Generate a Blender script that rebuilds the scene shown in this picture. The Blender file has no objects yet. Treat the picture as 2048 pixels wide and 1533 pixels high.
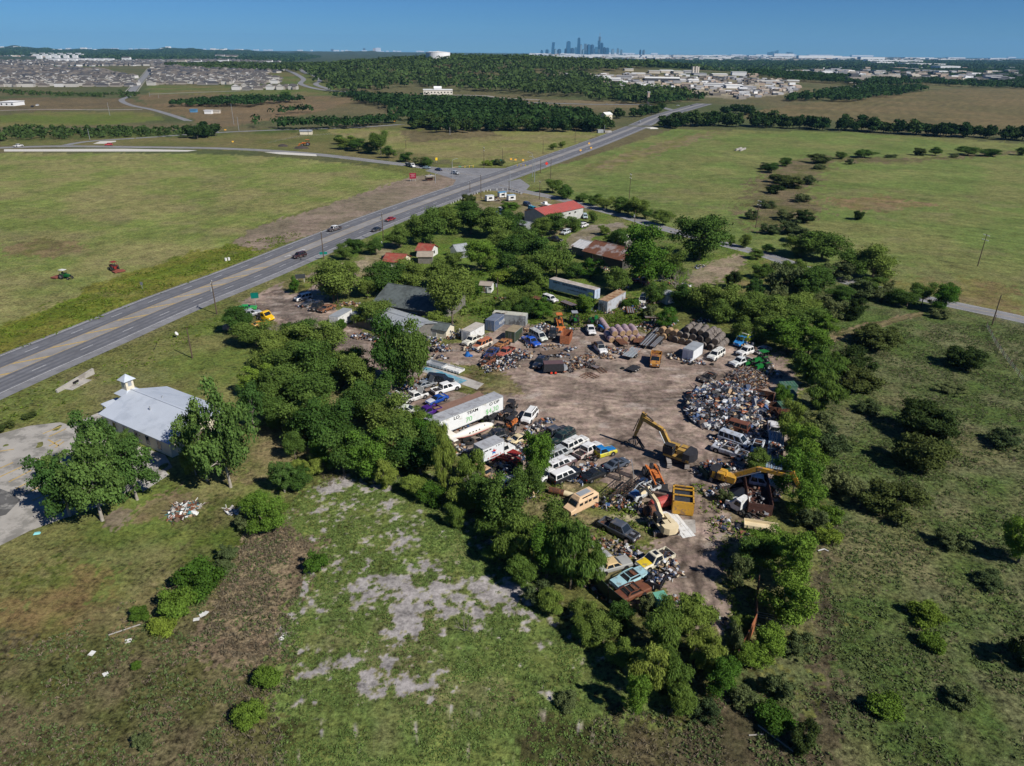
import bpy, math, random
import numpy as np
from mathutils import Vector, Matrix, noise as mnoise
R_ = math.radians
SC = bpy.context.scene
COL = SC.collection

# ---------------------------------------------------------------- camera
F_PX, HY, ROLL, CAMH = 1420.0, 102.0, R_(0.56), 62.0
_p = math.atan((766.5-HY)/F_PX)
FW = np.array([0, math.cos(_p), -math.sin(_p)]); _u0 = np.array([0, math.sin(_p), math.cos(_p)]); _r0 = np.array([1., 0, 0])
RT = math.cos(ROLL)*_r0+math.sin(ROLL)*_u0; UP = -math.sin(ROLL)*_r0+math.cos(ROLL)*_u0
cam = bpy.data.cameras.new('camera'); cam.sensor_width = 36; cam.lens = 36*F_PX/2048; cam.clip_start = 1; cam.clip_end = 90000
cam_ob = bpy.data.objects.new('camera', cam); COL.objects.link(cam_ob)
cam_ob.matrix_world = Matrix(((RT[0], UP[0], -FW[0], 0), (RT[1], UP[1], -FW[1], 0), (RT[2], UP[2], -FW[2], CAMH), (0, 0, 0, 1)))
SC.camera = cam_ob

# ---------------------------------------------------------------- sky, sun, exposure
SUN_AZ, SUN_EL = R_(128), R_(42)          # azimuth clockwise from +Y
w = bpy.data.worlds.new('World'); SC.world = w; w.use_nodes = True
nt = w.node_tree; nt.nodes.clear()
sky = nt.nodes.new('ShaderNodeTexSky'); sky.sky_type = 'NISHITA'; sky.sun_disc = False
sky.sun_elevation = SUN_EL; sky.sun_rotation = SUN_AZ; sky.air_density = 0.75; sky.dust_density = 0.0; sky.ozone_density = 5.0; sky.altitude = 300
bg = nt.nodes.new('ShaderNodeBackground'); bg.inputs[1].default_value = 0.07
wo = nt.nodes.new('ShaderNodeOutputWorld'); tn = nt.nodes.new('ShaderNodeMix'); tn.data_type = 'RGBA'; tn.blend_type = 'MULTIPLY'; tn.inputs[0].default_value = 1; tn.inputs[7].default_value = (.255, .475, .73, 1); nt.links.new(sky.outputs[0], tn.inputs[6]); nt.links.new(tn.outputs[2], bg.inputs[0]); nt.links.new(bg.outputs[0], wo.inputs[0])
sl = bpy.data.lights.new('sun', 'SUN'); sl.energy = 4.6; sl.angle = R_(0.5); sl.color = (1, .955, .88)
so = bpy.data.objects.new('sun', sl); COL.objects.link(so)
sd = Vector((math.sin(SUN_AZ)*math.cos(SUN_EL), math.cos(SUN_AZ)*math.cos(SUN_EL), math.sin(SUN_EL)))
so.rotation_euler = sd.to_track_quat('Z', 'Y').to_euler(); so.location = (0, 0, 300)
SC.view_settings.view_transform = 'Standard'; SC.view_settings.look = 'None'; SC.view_settings.exposure = 0.4; SC.view_settings.gamma = 1.0
SC.cycles.max_bounces = 5; SC.cycles.diffuse_bounces = 2; SC.cycles.glossy_bounces = 2; SC.cycles.transmission_bounces = 3
SC.cycles.volume_bounces = 0; SC.cycles.transparent_max_bounces = 6; SC.cycles.use_denoising = True

# ---------------------------------------------------------------- terrain height and pixel -> ground
def terr(x, y):
    x = np.asarray(x, float); y = np.asarray(y, float)
    z = 37*np.exp(-((x+120)/430)**2-((y-1900)/520)**2)
    z = z+18*np.exp(-((x-420)/420)**2-((y-1850)/420)**2)
    z = z+10*np.exp(-((x+1000)/500)**2-((y-2300)/700)**2)
    a = np.arctan2(x, y); r = np.hypot(x, y)
    far = np.clip((r-6500)/4500, 0, 1)
    amp = np.clip((.08-a)/.5, 0, 1)*52+14
    z = z+far*amp*(.62+.2*np.sin(a*31+1)+.13*np.sin(a*83+r*.0004)+.1*np.sin(a*211+2)+.06*np.sin(a*470+r*.001))*np.clip(1-(r-11500)/9000, .0, 1)
    return z
def ray(px, py):
    d = FW+(px-1024)/F_PX*RT-(py-766.5)/F_PX*UP
    return d
def G(px, py, dz=0.0):
    d = ray(px, py)
    if d[2] < -1e-4:
        t = -CAMH/d[2]
        x, y = d[0]*t, d[1]*t
        if y < 900: return Vector((x, y, dz))
    t = 900.0
    while t < 22000:
        if CAMH+d[2]*t <= terr(d[0]*t, d[1]*t): break
        t *= 1.01
    x, y = d[0]*t, d[1]*t
    return Vector((x, y, float(terr(x, y))+dz))
def P(px, py): g = G(px, py); return (g.x, g.y)
def scale_at(g):                       # photo pixels per metre around a ground point
    return F_PX/float(np.dot(np.array([g[0], g[1], g[2]-CAMH]), FW))
def hgt(base, ytop):                   # height above the ground point for the pixel row ytop
    g = G(*base); lo, hi = 0, 80
    for _ in range(30):
        m = (lo+hi)/2; d = np.array([g.x, g.y, g.z+m-CAMH]); yy = 766.5-F_PX*(d@UP)/(d@FW)
        if yy > ytop: lo = m
        else: hi = m
    return m

# ---------------------------------------------------------------- numpy value noise
def _h(ix, iy, s):
    n = (ix.astype(np.int64)*374761393+iy.astype(np.int64)*668265263+s*974711) & 0xffffffff
    n = ((n ^ (n >> 13))*1274126177) & 0xffffffff
    return ((n ^ (n >> 16)) & 0xffff)/65535.0
def vn(x, y, s=0):
    ix = np.floor(x); iy = np.floor(y); fx = x-ix; fy = y-iy; fx = fx*fx*(3-2*fx); fy = fy*fy*(3-2*fy)
    a = _h(ix, iy, s); b = _h(ix+1, iy, s); c = _h(ix, iy+1, s); d = _h(ix+1, iy+1, s)
    return (a*(1-fx)+b*fx)*(1-fy)+(c*(1-fx)+d*fx)*fy
def fbm(x, y, sc, o=4, s=0):
    v = 0; a = 1; t = 0; x = x/sc; y = y/sc
    for k in range(o): v = v+a*vn(x+k*17.3, y-k*9.1, s+k); t += a; a *= .55; x = x*2.03; y = y*2.03
    return v/t
def inside(poly, x, y):
    c = np.zeros(np.shape(x), bool); n = len(poly)
    for i in range(n):
        x1, y1 = poly[i]; x2, y2 = poly[(i+1) % n]
        if y1 == y2: continue
        m = ((y1 > y) != (y2 > y)) & (x < (x2-x1)*(y-y1)/(y2-y1)+x1)
        c ^= m
    return c

# ---------------------------------------------------------------- materials
_M = {}
def mat(name, c, rough=.7, metal=0.0, var=.12, sc=1.0, c2=None, mix=.0, sc2=.6, bump=0.0, spec=.3, emit=0):
    key = (name, tuple(c), rough, metal, var, sc, tuple(c2) if c2 else 0, mix, sc2, bump)
    if key in _M: return _M[key]
    m = bpy.data.materials.new(name); m.use_nodes = True; n = m.node_tree; b = n.nodes['Principled BSDF']
    b.inputs['Roughness'].default_value = rough; b.inputs['Metallic'].default_value = metal; b.inputs['Specular IOR Level'].default_value = spec
    if emit:
        b.inputs['Emission Color'].default_value = (*c, 1); b.inputs['Emission Strength'].default_value = emit
    tc = n.nodes.new('ShaderNodeTexCoord')
    nz = n.nodes.new('ShaderNodeTexNoise'); nz.inputs['Scale'].default_value = sc; nz.inputs['Detail'].default_value = 5
    n.links.new(tc.outputs['Object'], nz.inputs['Vector'])
    mr = n.nodes.new('ShaderNodeMapRange'); mr.inputs[1].default_value = .3; mr.inputs[2].default_value = .7
    mr.inputs[3].default_value = 1-var; mr.inputs[4].default_value = 1+var; n.links.new(nz.outputs[0], mr.inputs[0])
    hs = n.nodes.new('ShaderNodeHueSaturation'); n.links.new(mr.outputs[0], hs.inputs['Value'])
    if c2:
        n2 = n.nodes.new('ShaderNodeTexNoise'); n2.inputs['Scale'].default_value = sc2; n2.inputs['Detail'].default_value = 6; n2.inputs['Roughness'].default_value = .65
        n.links.new(tc.outputs['Object'], n2.inputs['Vector'])
        r = n.nodes.new('ShaderNodeMapRange'); e = .5+(.5-mix)*.42; r.inputs[1].default_value = e-.05; r.inputs[2].default_value = e+.05
        n.links.new(n2.outputs[0], r.inputs[0])
        mx = n.nodes.new('ShaderNodeMix'); mx.data_type = 'RGBA'; mx.inputs[6].default_value = (*c, 1); mx.inputs[7].default_value = (*c2, 1)
        n.links.new(r.outputs[0], mx.inputs[0]); n.links.new(mx.outputs[2], hs.inputs['Color'])
    else: hs.inputs['Color'].default_value = (*c, 1)
    n.links.new(hs.outputs[0], b.inputs['Base Color'])
    if bump:
        bp = n.nodes.new('ShaderNodeBump'); bp.inputs['Strength'].default_value = bump; bp.inputs['Distance'].default_value = .1
        n.links.new(nz.outputs[0], bp.inputs['Height']); n.links.new(bp.outputs[0], b.inputs['Normal'])
    _M[key] = m; return m
RUST = (.14, .055, .028); DUST = (.2, .165, .13)
def paint(c, dirt=.25, rust=0.0):
    if rust: return mat('rusted_paint', c, .55, 0, .16, 1.3, RUST, rust, 1.1)
    return mat('car_paint', c, .32, 0, .06, 1.2, tuple(.35*a+.65*b*.8 for a, b in zip(c, DUST)), dirt, 1.0, spec=.5)
GLASS = mat('window_glass', (.012, .016, .02), .08, 0, .1, .8, spec=.6)
TYRE = mat('tyre_rubber', (.018, .018, .018), .9); RIM = mat('rim_metal', (.35, .35, .36), .4, .6)
CHROME = mat('chrome', (.5, .5, .5), .3, .8); DARK = mat('dark_steel', (.03, .028, .027), .7, c2=RUST, mix=.3, sc2=2)
RUSTM = mat('rusty_steel', (.15, .06, .03), .85, 0, .25, 3, (.07, .035, .025), .5, 2)
HEADL = mat('headlight_lens', (.6, .6, .58), .15); TAILL = mat('taillight_lens', (.25, .01, .01), .3)
BLACKI = mat('black_interior', (.01, .01, .011), .9)
WHITE = mat('white_paint', (.62, .62, .6), .5, var=.08, c2=(.4, .38, .34), mix=.25, sc2=1.5)
GALV = mat('galvanised_metal', (.4, .42, .44), .42, .5, .1, 1.5)
WOOD = mat('weathered_wood', (.13, .09, .065), .9, var=.25, sc=4)
CONC = mat('concrete', (.36, .34, .31), .9, 0, .12, .8, (.22, .2, .18), .35, .5)

# ---------------------------------------------------------------- mesh builder
class MB:
    def __init__(s): s.v = []; s.f = []; s.mi = []; s.ms = []
    def _m(s, m):
        if m not in s.ms: s.ms.append(m)
        return s.ms.index(m)
    def add(s, vs, fs, m, T=None):
        o = len(s.v); k = s._m(m)
        for v in vs: s.v.append(tuple(T @ Vector(v)) if T is not None else tuple(v))
        for f in fs: s.f.append(tuple(i+o for i in f)); s.mi.append(k)
        return s
    def box(s, c, d, m, rz=0, T=None, top=1.0, topx=None, rx=0, ry=0):
        x, y, z = d[0]/2, d[1]/2, d[2]/2; t = top; tx = top if topx is None else topx
        vs = [(-x, -y, -z), (x, -y, -z), (x, y, -z), (-x, y, -z), (-x*tx, -y*t, z), (x*tx, -y*t, z), (x*tx, y*t, z), (-x*tx, y*t, z)]
        M = Matrix.Translation(c) @ Matrix.Rotation(rz, 4, 'Z') @ Matrix.Rotation(ry, 4, 'Y') @ Matrix.Rotation(rx, 4, 'X')
        if T is not None: M = T @ M
        return s.add(vs, [(0, 3, 2, 1), (4, 5, 6, 7), (0, 1, 5, 4), (1, 2, 6, 5), (2, 3, 7, 6), (3, 0, 4, 7)], m, M)
    def bar(s, a, b, w, h, m, T=None, w2=None, h2=None):     # rectangular bar from a to b
        a = Vector(a); b = Vector(b); d = (b-a).normalized(); u = Vector((0, 0, 1)) if abs(d.z) < .95 else Vector((1, 0, 0))
        sx = d.cross(u).normalized(); sy = sx.cross(d).normalized(); w2 = w2 or w; h2 = h2 or h
        vs = [a-sx*w/2-sy*h/2, a+sx*w/2-sy*h/2, a+sx*w/2+sy*h/2, a-sx*w/2+sy*h/2, b-sx*w2/2-sy*h2/2, b+sx*w2/2-sy*h2/2, b+sx*w2/2+sy*h2/2, b-sx*w2/2+sy*h2/2]
        return s.add(vs, [(0, 3, 2, 1), (4, 5, 6, 7), (0, 1, 5, 4), (1, 2, 6, 5), (2, 3, 7, 6), (3, 0, 4, 7)], m, T)
    def cyl(s, a, b, r0, m, r1=None, n=10, T=None, cap=True):
        a = Vector(a); b = Vector(b); d = (b-a).normalized(); u = Vector((0, 0, 1)) if abs(d.z) < .95 else Vector((1, 0, 0))
        sx = d.cross(u).normalized(); sy = sx.cross(d); r1 = r0 if r1 is None else r1
        vs = []; fs = []
        for k in range(n):
            c = math.cos(2*math.pi*k/n); q = math.sin(2*math.pi*k/n)
            vs.append(a+(sx*c+sy*q)*r0); vs.append(b+(sx*c+sy*q)*r1)
        for k in range(n): j = (k+1) % n; fs.append((2*k, 2*j, 2*j+1, 2*k+1))
        if cap: fs.append(tuple(range(2*n-2, -1, -2))); fs.append(tuple(range(1, 2*n, 2)))
        return s.add(vs, fs, m, T)
    def loft(s, rings, m, T=None, closed=True, cap=True):
        n = len(rings[0]); vs = [v for r in rings for v in r]; fs = []
        for i in range(len(rings)-1):
            for k in range(n if closed else n-1):
                j = (k+1) % n; fs.append((i*n+k, i*n+j, (i+1)*n+j, (i+1)*n+k))
        if cap: fs.append(tuple(range(n-1, -1, -1))); fs.append(tuple((len(rings)-1)*n+k for k in range(n)))
        return s.add(vs, fs, m, T)
    def tube(s, pts, r, m, n=5, r1=None, T=None):
        for i in range(len(pts)-1):
            ra = r+(r1-r)*i/(len(pts)-1) if r1 is not None else r; rb = r+(r1-r)*(i+1)/(len(pts)-1) if r1 is not None else r
            s.cyl(pts[i], pts[i+1], ra, m, rb, n, T)
        return s
    def gable(s, c, L, W, hw, hr, mroof, mwall, T=None, over=.4, th=.12):   # ridge along x
        x, y = L/2, W/2; cx, cy, cz = c
        def V(a): return [(p[0]+cx, p[1]+cy, p[2]+cz) for p in a]
        if mwall: s.add(V([(-x, -y, 0), (x, -y, 0), (x, y, 0), (-x, y, 0), (-x, -y, hw), (x, -y, hw), (x, y, hw), (-x, y, hw), (-x, 0, hr), (x, 0, hr)]),
              [(0, 1, 5, 4), (2, 3, 7, 6), (1, 2, 6, 9, 5), (3, 0, 4, 8, 7)], mwall, T)
        if mroof:
            X = x+over; k = (hr-hw)/y; Y = y+over; zb = hw-k*over
            for sg in (1, -1):
                s.add(V([(-X, sg*Y, zb), (X, sg*Y, zb), (X, 0, hr), (-X, 0, hr), (-X, sg*Y, zb+th), (X, sg*Y, zb+th), (X, 0, hr+th), (-X, 0, hr+th)]),
                  [(0, 1, 2, 3), (7, 6, 5, 4), (0, 4, 5, 1), (1, 5, 6, 2), (3, 7, 4, 0)], mroof, T)
        return s
    def build(s, name, parent=None, smooth=False, loc=None):
        me = bpy.data.meshes.new(name); me.from_pydata(s.v, [], s.f)
        for m in s.ms: me.materials.append(m)
        me.polygons.foreach_set('material_index', s.mi)
        if smooth: me.polygons.foreach_set('use_smooth', [True]*len(s.f))
        me.update(); o = bpy.data.objects.new(name, me); COL.objects.link(o)
        if parent: o.parent = parent
        if loc is not None: o.location = loc
        return o
def npmesh(name, v, f, mt, smooth=False, attrs=None):
    me = bpy.data.meshes.new(name); nv = len(v); nf = len(f); k = f.shape[1]
    me.vertices.add(nv); me.vertices.foreach_set('co', np.ascontiguousarray(v, np.float32).ravel())
    me.loops.add(nf*k); me.loops.foreach_set('vertex_index', np.ascontiguousarray(f, np.int32).ravel())
    me.polygons.add(nf); me.polygons.foreach_set('loop_start', np.arange(0, nf*k, k, dtype=np.int32)); me.polygons.foreach_set('loop_total', np.full(nf, k, np.int32))
    if smooth: me.polygons.foreach_set('use_smooth', np.ones(nf, bool))
    me.update(calc_edges=True)
    for a, (ty, dat) in (attrs or {}).items():
        at = me.attributes.new(a, ty, 'POINT'); at.data.foreach_set('color' if ty == 'FLOAT_COLOR' else 'value', np.ascontiguousarray(dat, np.float32).ravel())
    if mt: me.materials.append(mt)
    return me
def tag(o, label=None, cat=None, group=None, kind=None):
    if label: o['label'] = label
    if cat: o['category'] = cat
    if group: o['group'] = group
    if kind: o['kind'] = kind
    return o
def thing(name, label, cat, loc=(0, 0, 0), rz=0, group=None):
    o = bpy.data.objects.new(name, None); COL.objects.link(o); o.location = loc; o.rotation_euler = (0, 0, rz); o.empty_display_size = .5
    return tag(o, label, cat, group)
def struct(name, mb, **k): o = mb.build(name, **k); o['kind'] = 'structure'; return o
def dup(root, loc, rz=0, label=None, group=None, sc=None, cat=None):
    r = root.copy(); COL.objects.link(r); r.location = loc; r.rotation_euler = (0, 0, rz)
    if sc: r.scale = (sc,)*3 if not isinstance(sc, tuple) else sc
    if label: r['label'] = label
    if group: r['group'] = group
    if cat: r['category'] = cat
    for ch in root.children:
        c = ch.copy(); COL.objects.link(c); c.parent = r
        for g in ch.children: d = g.copy(); COL.objects.link(d); d.parent = c
    return r
ORD = ['first', 'second', 'third', 'fourth', 'fifth', 'sixth', 'seventh', 'eighth', 'ninth', 'tenth', 'eleventh', 'twelfth', 'thirteenth', 'fourteenth', 'fifteenth', 'sixteenth', 'seventeenth', 'eighteenth', 'nineteenth', 'twentieth']
def ordn(i):
    if i < 20: return ORD[i]
    t = ['twenty', 'thirty', 'forty', 'fifty', 'sixty', 'seventy', 'eighty', 'ninety'][(i+1)//10-2]; u = (i+1) % 10
    return (t[:-1]+'ieth') if u == 0 else t+'-'+ORD[u-1]
def text_mesh(body, size, m, parent, T, name='lettering', depth=.01, sx=1):
    cu = bpy.data.curves.new('t', 'FONT'); cu.body = body; cu.size = size; cu.extrude = depth; cu.align_x = 'LEFT'; cu.offset = size*(.022 if m.name.startswith('black') else 0)
    to = bpy.data.objects.new('t', cu); COL.objects.link(to); dg = bpy.context.evaluated_depsgraph_get()
    me = bpy.data.meshes.new_from_object(to.evaluated_get(dg)); bpy.data.objects.remove(to); bpy.data.curves.remove(cu)
    me.materials.clear(); me.materials.append(m); me.transform(T @ Matrix.Diagonal((sx, 1, 1, 1)))
    o = bpy.data.objects.new(name, me); COL.objects.link(o); o.parent = parent; return o
# ================================================================ GROUND
def pw(*a): return [P(a[i], a[i+1]) for i in range(0, len(a), 2)]
# (pixel outline of the real patch, colour, second colour, patch size m, edge roughness m, vegetation amount)
GRN = (.075, .115, .03); DRY = (.15, .125, .062); SCRUB = (.062, .07, .03); BARE = (.2, .155, .118)
ZONES = [
 # far land use
 ((-900,118, 2900,150, 2900,330, -900,330), (.06,.075,.035), (.10,.09,.055), 120, 20, .6),
 ((0,232, 80,224, 300,226, 330,240, 200,252, 0,256), (.085,.115,.028), (.12,.115,.05), 40, 3, .4),
 ((60,196, 260,197, 300,214, 130,222, 0,224, 0,205), (.12,.095,.06), (.09,.075,.05), 60, 6, .6),
 ((270,190, 520,192, 700,196, 740,210, 560,235, 420,262, 380,236, 300,218), (.135,.10,.066), (.10,.085,.05), 50, 6, .6),
 ((390,215, 480,205, 560,208, 700,212, 620,228, 500,248, 420,258), (.14,.105,.07), (.11,.088,.06), 30, 5, .6),
 ((290,171, 640,176, 700,192, 300,190), (.07,.10,.03), (.12,.11,.055), 50, 5, .5),
 ((860,196, 1230,203, 1330,214, 1220,226, 900,212), (.14,.115,.078), (.10,.09,.055), 50, 5, .5),
 ((540,155, 560,130, 600,140, 690,185, 620,186), (.075,.105,.032), (.11,.1,.05), 50, 5, .5),
 ((1090,148, 1560,160, 1600,185, 1480,200, 1300,185, 1180,175), (.26,.235,.2), (.15,.14,.11), 50, 8, .3),
 ((1600,185, 1860,166, 1960,172, 1780,188, 1620,196), (.12,.11,.065), (.08,.09,.04), 40, 5, .5),
 ((0,258, 420,262, 620,256, 760,256, 640,272, 420,274, 0,285), (.055,.08,.024), (.09,.088,.042), 20, 4, .8),
 ((0,283, 420,272, 660,262, 830,250, 900,268, 860,325, 700,318, 600,306, 300,296, 0,292), (.12,.11,.055), (.088,.1,.036), 25, 4, .6),
 # fields
 ((-300,308, 0,306, 400,308, 560,315, 700,328, 800,345, 840,356, 760,376, 640,415, 560,436, 470,480, 300,560, 0,680, -300,800), (.12,.155,.048), (.17,.168,.08), 18, 2, .5),
 ((-300,790, 0,650, 200,570, 330,520, 450,490, 560,462, 620,455, 600,472, 450,535, 200,635, 0,712, -300,860), (.085,.118,.016), (.125,.13,.03), 7, 3, .8),
 ((0,488, 90,478, 170,492, 130,512, 20,515), (.155,.125,.075), (.10,.105,.04), 5, 4, .4),
 ((640,255, 800,262, 1110,262, 1215,266, 1130,298, 1040,330, 960,334, 880,318, 800,300, 700,282), (.135,.15,.055), (.165,.15,.08), 20, 3, .4),
 ((800,262, 980,262, 1000,272, 820,285), (.125,.105,.066), (.09,.08,.045), 15, 3, .4),
 ((1030,362, 1120,332, 1240,295, 1345,259, 1700,265, 2048,288, 2500,320, 2500,760, 2048,628, 1880,598, 1740,555, 1620,528, 1530,505, 1400,470, 1250,430, 1150,400), (.1,.14,.045), (.13,.142,.06), 25, 2, .4),
 ((1180,330, 1350,275, 1440,262, 1400,280, 1200,345), (.15,.125,.085), (.115,.12,.045), 7, 6, .3),
 ((1640,400, 1760,392, 1880,412, 1760,422, 1660,412), (.165,.12,.08), (.12,.11,.05), 6, 5, .4),
 ((1800,560, 1920,552, 2048,580, 2048,640, 1900,600), (.135,.11,.06), (.12,.12,.045), 7, 5, .4),
 ((1480,405, 1540,330, 1640,312, 1800,318, 2048,300, 2048,308, 1800,326, 1660,326, 1620,370, 1640,430, 1560,470, 1490,455), (.12,.10,.07), (.08,.085,.035), 8, 5, .9),
 ((1495,225, 1600,210, 1860,181, 2048,178, 2500,182, 2500,290, 2048,264, 1700,243, 1480,238), (.098,.088,.048), (.125,.102,.06), 60, 4, .3),
 # roadside bare ground
 ((470,486, 500,462, 560,440, 640,418, 740,380, 830,352, 905,348, 940,362, 905,372, 820,404, 760,424, 600,480, 520,500), (.2,.155,.118), (.15,.125,.085), 9, 2.5, .15),
 # near right scrub meadow
 ((1440,500, 1620,540, 1760,575, 1900,605, 2048,645, 2600,800, 2600,1700, 1300,1700, 1400,1533, 1540,1400, 1640,1200, 1640,1000, 1620,760, 1560,620, 1300,560), (.058,.09,.028), (.09,.1,.055), 6, 4, 1),
 ((1340,520, 1540,515, 1620,600, 1640,680, 1560,640, 1400,600), (.07,.10,.024), (.12,.115,.05), 8, 3, .7),
 # lawn between trees by the road and round the church
 ((200,760, 330,700, 430,650, 520,680, 540,760, 480,800, 330,780), (.105,.14,.04), (.135,.145,.06), 8, 2, .4),
 ((-300,930, 0,800, 200,735, 420,635, 470,610, 520,690, 600,800, 640,900, 640,960, 560,1000, 420,1180, 300,1330, 0,1400, -300,1450), (.09,.122,.034), (.125,.128,.055), 9, 3, .6),
 ((-300,1380, 0,1300, 180,1220, 420,1100, 560,1020, 620,1000, 640,1180, 600,1700, -400,1700), (.108,.095,.06), (.072,.08,.03), 7, 5, 1),
 ((-60,1160, 150,1130, 330,1180, 260,1260, 60,1290, -60,1300), (.085,.105,.03), (.14,.11,.055), 6, 4, .6),
 ((380,1000, 520,1000, 600,960, 640,930, 560,1100, 430,1190, 300,1250, 330,1120), (.06,.085,.02), (.105,.1,.05), 5, 3, .9),
 ((450,1150, 500,1060, 560,1030, 620,1090, 610,1170, 575,1250, 555,1310, 470,1330, 400,1290, 430,1210), (.14,.112,.085), (.19,.155,.115), 4, 3, 1),
 ((450,880, 560,860, 640,900, 600,960, 480,965), (.165,.14,.085), (.1,.105,.045), 5, 3, .6),
 ((290,990, 360,975, 390,1005, 350,1040, 290,1030), (.17,.135,.1), (.12,.11,.06), 4, 2, .4),
 ((200,1035, 260,1010, 275,1030, 235,1060), (.2,.16,.12), (.13,.11,.07), 3, 1.5, .2),
 # wetland
 ((560,1040, 600,985, 680,950, 760,940, 880,950, 960,1030, 1040,1130, 1130,1210, 1230,1290, 1330,1380, 1260,1430, 1140,1560, 1100,1700, 480,1700, 555,1500, 590,1360, 550,1270, 600,1190, 622,1090), (.098,.142,.045), (.13,.168,.055), 6, 3, .9),
 ((1120,1470, 1240,1400, 1400,1370, 1560,1420, 1560,1700, 1080,1700), (.09,.078,.05), (.055,.06,.025), 6, 4, 1),
 # settlement greenery, yard, drives
 ((600,520, 700,470, 870,400, 960,370, 1050,378, 1250,440, 1440,495, 1540,520, 1560,620, 1330,620, 1200,560, 1080,640, 900,640, 700,560), (.07,.12,.022), (.095,.125,.034), 9, 4, 1),
 ((930,385, 1000,375, 1075,392, 1160,408, 1090,420, 960,410), (.12,.13,.04), (.17,.14,.085), 6, 2, .4),
 ((1060,388, 1180,415, 1130,470, 1010,455, 930,405), (.17,.145,.115), (.12,.115,.06), 6, 3, .3),
 ((1140,470, 1180,452, 1240,445, 1260,455, 1190,475, 1150,505, 1120,500), (.2,.17,.135), (.15,.13,.08), 5, 1.5, .2),
 ((1370,560, 1420,525, 1480,508, 1500,520, 1470,545, 1430,575, 1400,585), (.24,.185,.135), (.17,.15,.09), 5, 2, .2),
 ((1420,560, 1540,560, 1560,620, 1440,610), (.08,.1,.03), (.17,.13,.08), 7, 3, .5),
 ((1640,678, 1680,658, 1740,645, 1800,632, 1845,622, 1850,630, 1790,645, 1740,662, 1680,680, 1640,688), (.2,.155,.12), (.12,.11,.06), 4, .8, .3),
 ((690,540, 740,500, 790,480, 800,490, 760,520, 740,560, 700,570), (.22,.19,.155), (.15,.14,.08), 6, 2, .3),
 ((480,606, 540,574, 600,556, 640,540, 700,525, 720,560, 640,575, 660,612, 700,640, 760,690, 860,690, 960,680, 1010,640, 1100,650, 1200,650, 1300,672, 1480,690, 1560,700, 1600,760, 1590,960, 1520,1040, 1450,1090, 1440,1170, 1480,1240, 1460,1270, 1390,1260, 1340,1200, 1330,1120, 1290,1080, 1180,1030, 1090,980, 980,930, 880,880, 790,840, 750,800, 760,740, 700,725, 640,690, 560,655, 530,632), (.262,.2,.162), (.185,.14,.113), 7, 1.6, .15),
 ((980,735, 1200,745, 1380,770, 1400,850, 1300,900, 1150,850, 1010,790), (.285,.218,.175), (.21,.16,.13), 6, 3, .06),
 ((520,615, 560,585, 600,610, 660,650, 740,690, 740,712, 660,690, 590,650), (.19,.152,.127), (.145,.115,.097), 3, 1.5, .1),
 ((565,570, 590,552, 640,558, 620,580, 580,588), (.095,.12,.03), (.15,.13,.06), 3, 1, .6),
 ((1100,700, 1240,725, 1300,745, 1130,745, 1000,715), (.165,.132,.11), (.22,.172,.14), 5, 2, .1),
 ((830,720, 1000,738, 1050,790, 960,792, 840,770), (.10,.115,.038), (.17,.135,.09), 3, 1.5, .5),
 ((1080,935, 1180,960, 1290,1000, 1330,1060, 1300,1090, 1210,1100, 1120,1050, 1050,990), (.085,.105,.03), (.19,.155,.105), 2.5, 2, .9),
 ((1150,1100, 1290,1090, 1330,1140, 1300,1230, 1200,1200), (.10,.11,.035), (.18,.15,.11), 2.2, 2, .8),
 ((1380,960, 1440,990, 1500,1050, 1520,1110, 1440,1160, 1480,1060), (.15,.135,.09), (.19,.155,.12), 2, 1.5, .4),
 ((1620,1020, 1660,1100, 1665,1250, 1650,1400, 1700,1560, 1560,1560, 1610,1400, 1640,1250), (.085,.074,.052), (.05,.045,.032), 3, 2, .8),
 ((1340,1440, 1420,1400, 1560,1450, 1580,1560, 1380,1560), (.1,.082,.06), (.06,.055,.035), 3, 2, .8),
]
def mudmask(xx, yy):
    big = fbm(xx, yy, 4, 3, 77); fine = fbm(xx, yy, 1.9, 4, 78); f2 = fbm(xx, yy, .7, 3, 79); core = np.zeros(len(xx))
    for (cx, cy, rx, ry, s) in ((880,1190,210,48,.13), (800,1260,70,105,.11), (690,980,110,30,.1), (1000,1180,90,30,.08), (830,1370,120,22,.1), (700,1330,60,30,.07), (600,1260,50,60,.06), (650,1120,90,40,.04), (770,1060,60,40,.04), (620,1300,60,40,.05)):
        g = G(cx, cy); q = scale_at(g); gy = G(cx, cy-ry); core += s*np.exp(-((xx-g.x)/(rx/q))**2-((yy-g.y)/abs(gy.y-g.y))**2)
    n = .2*big+.42*fine+.38*f2; return np.clip((n-(.588-np.minimum(core, .16)*1.05))*13, 0, 1)
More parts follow.
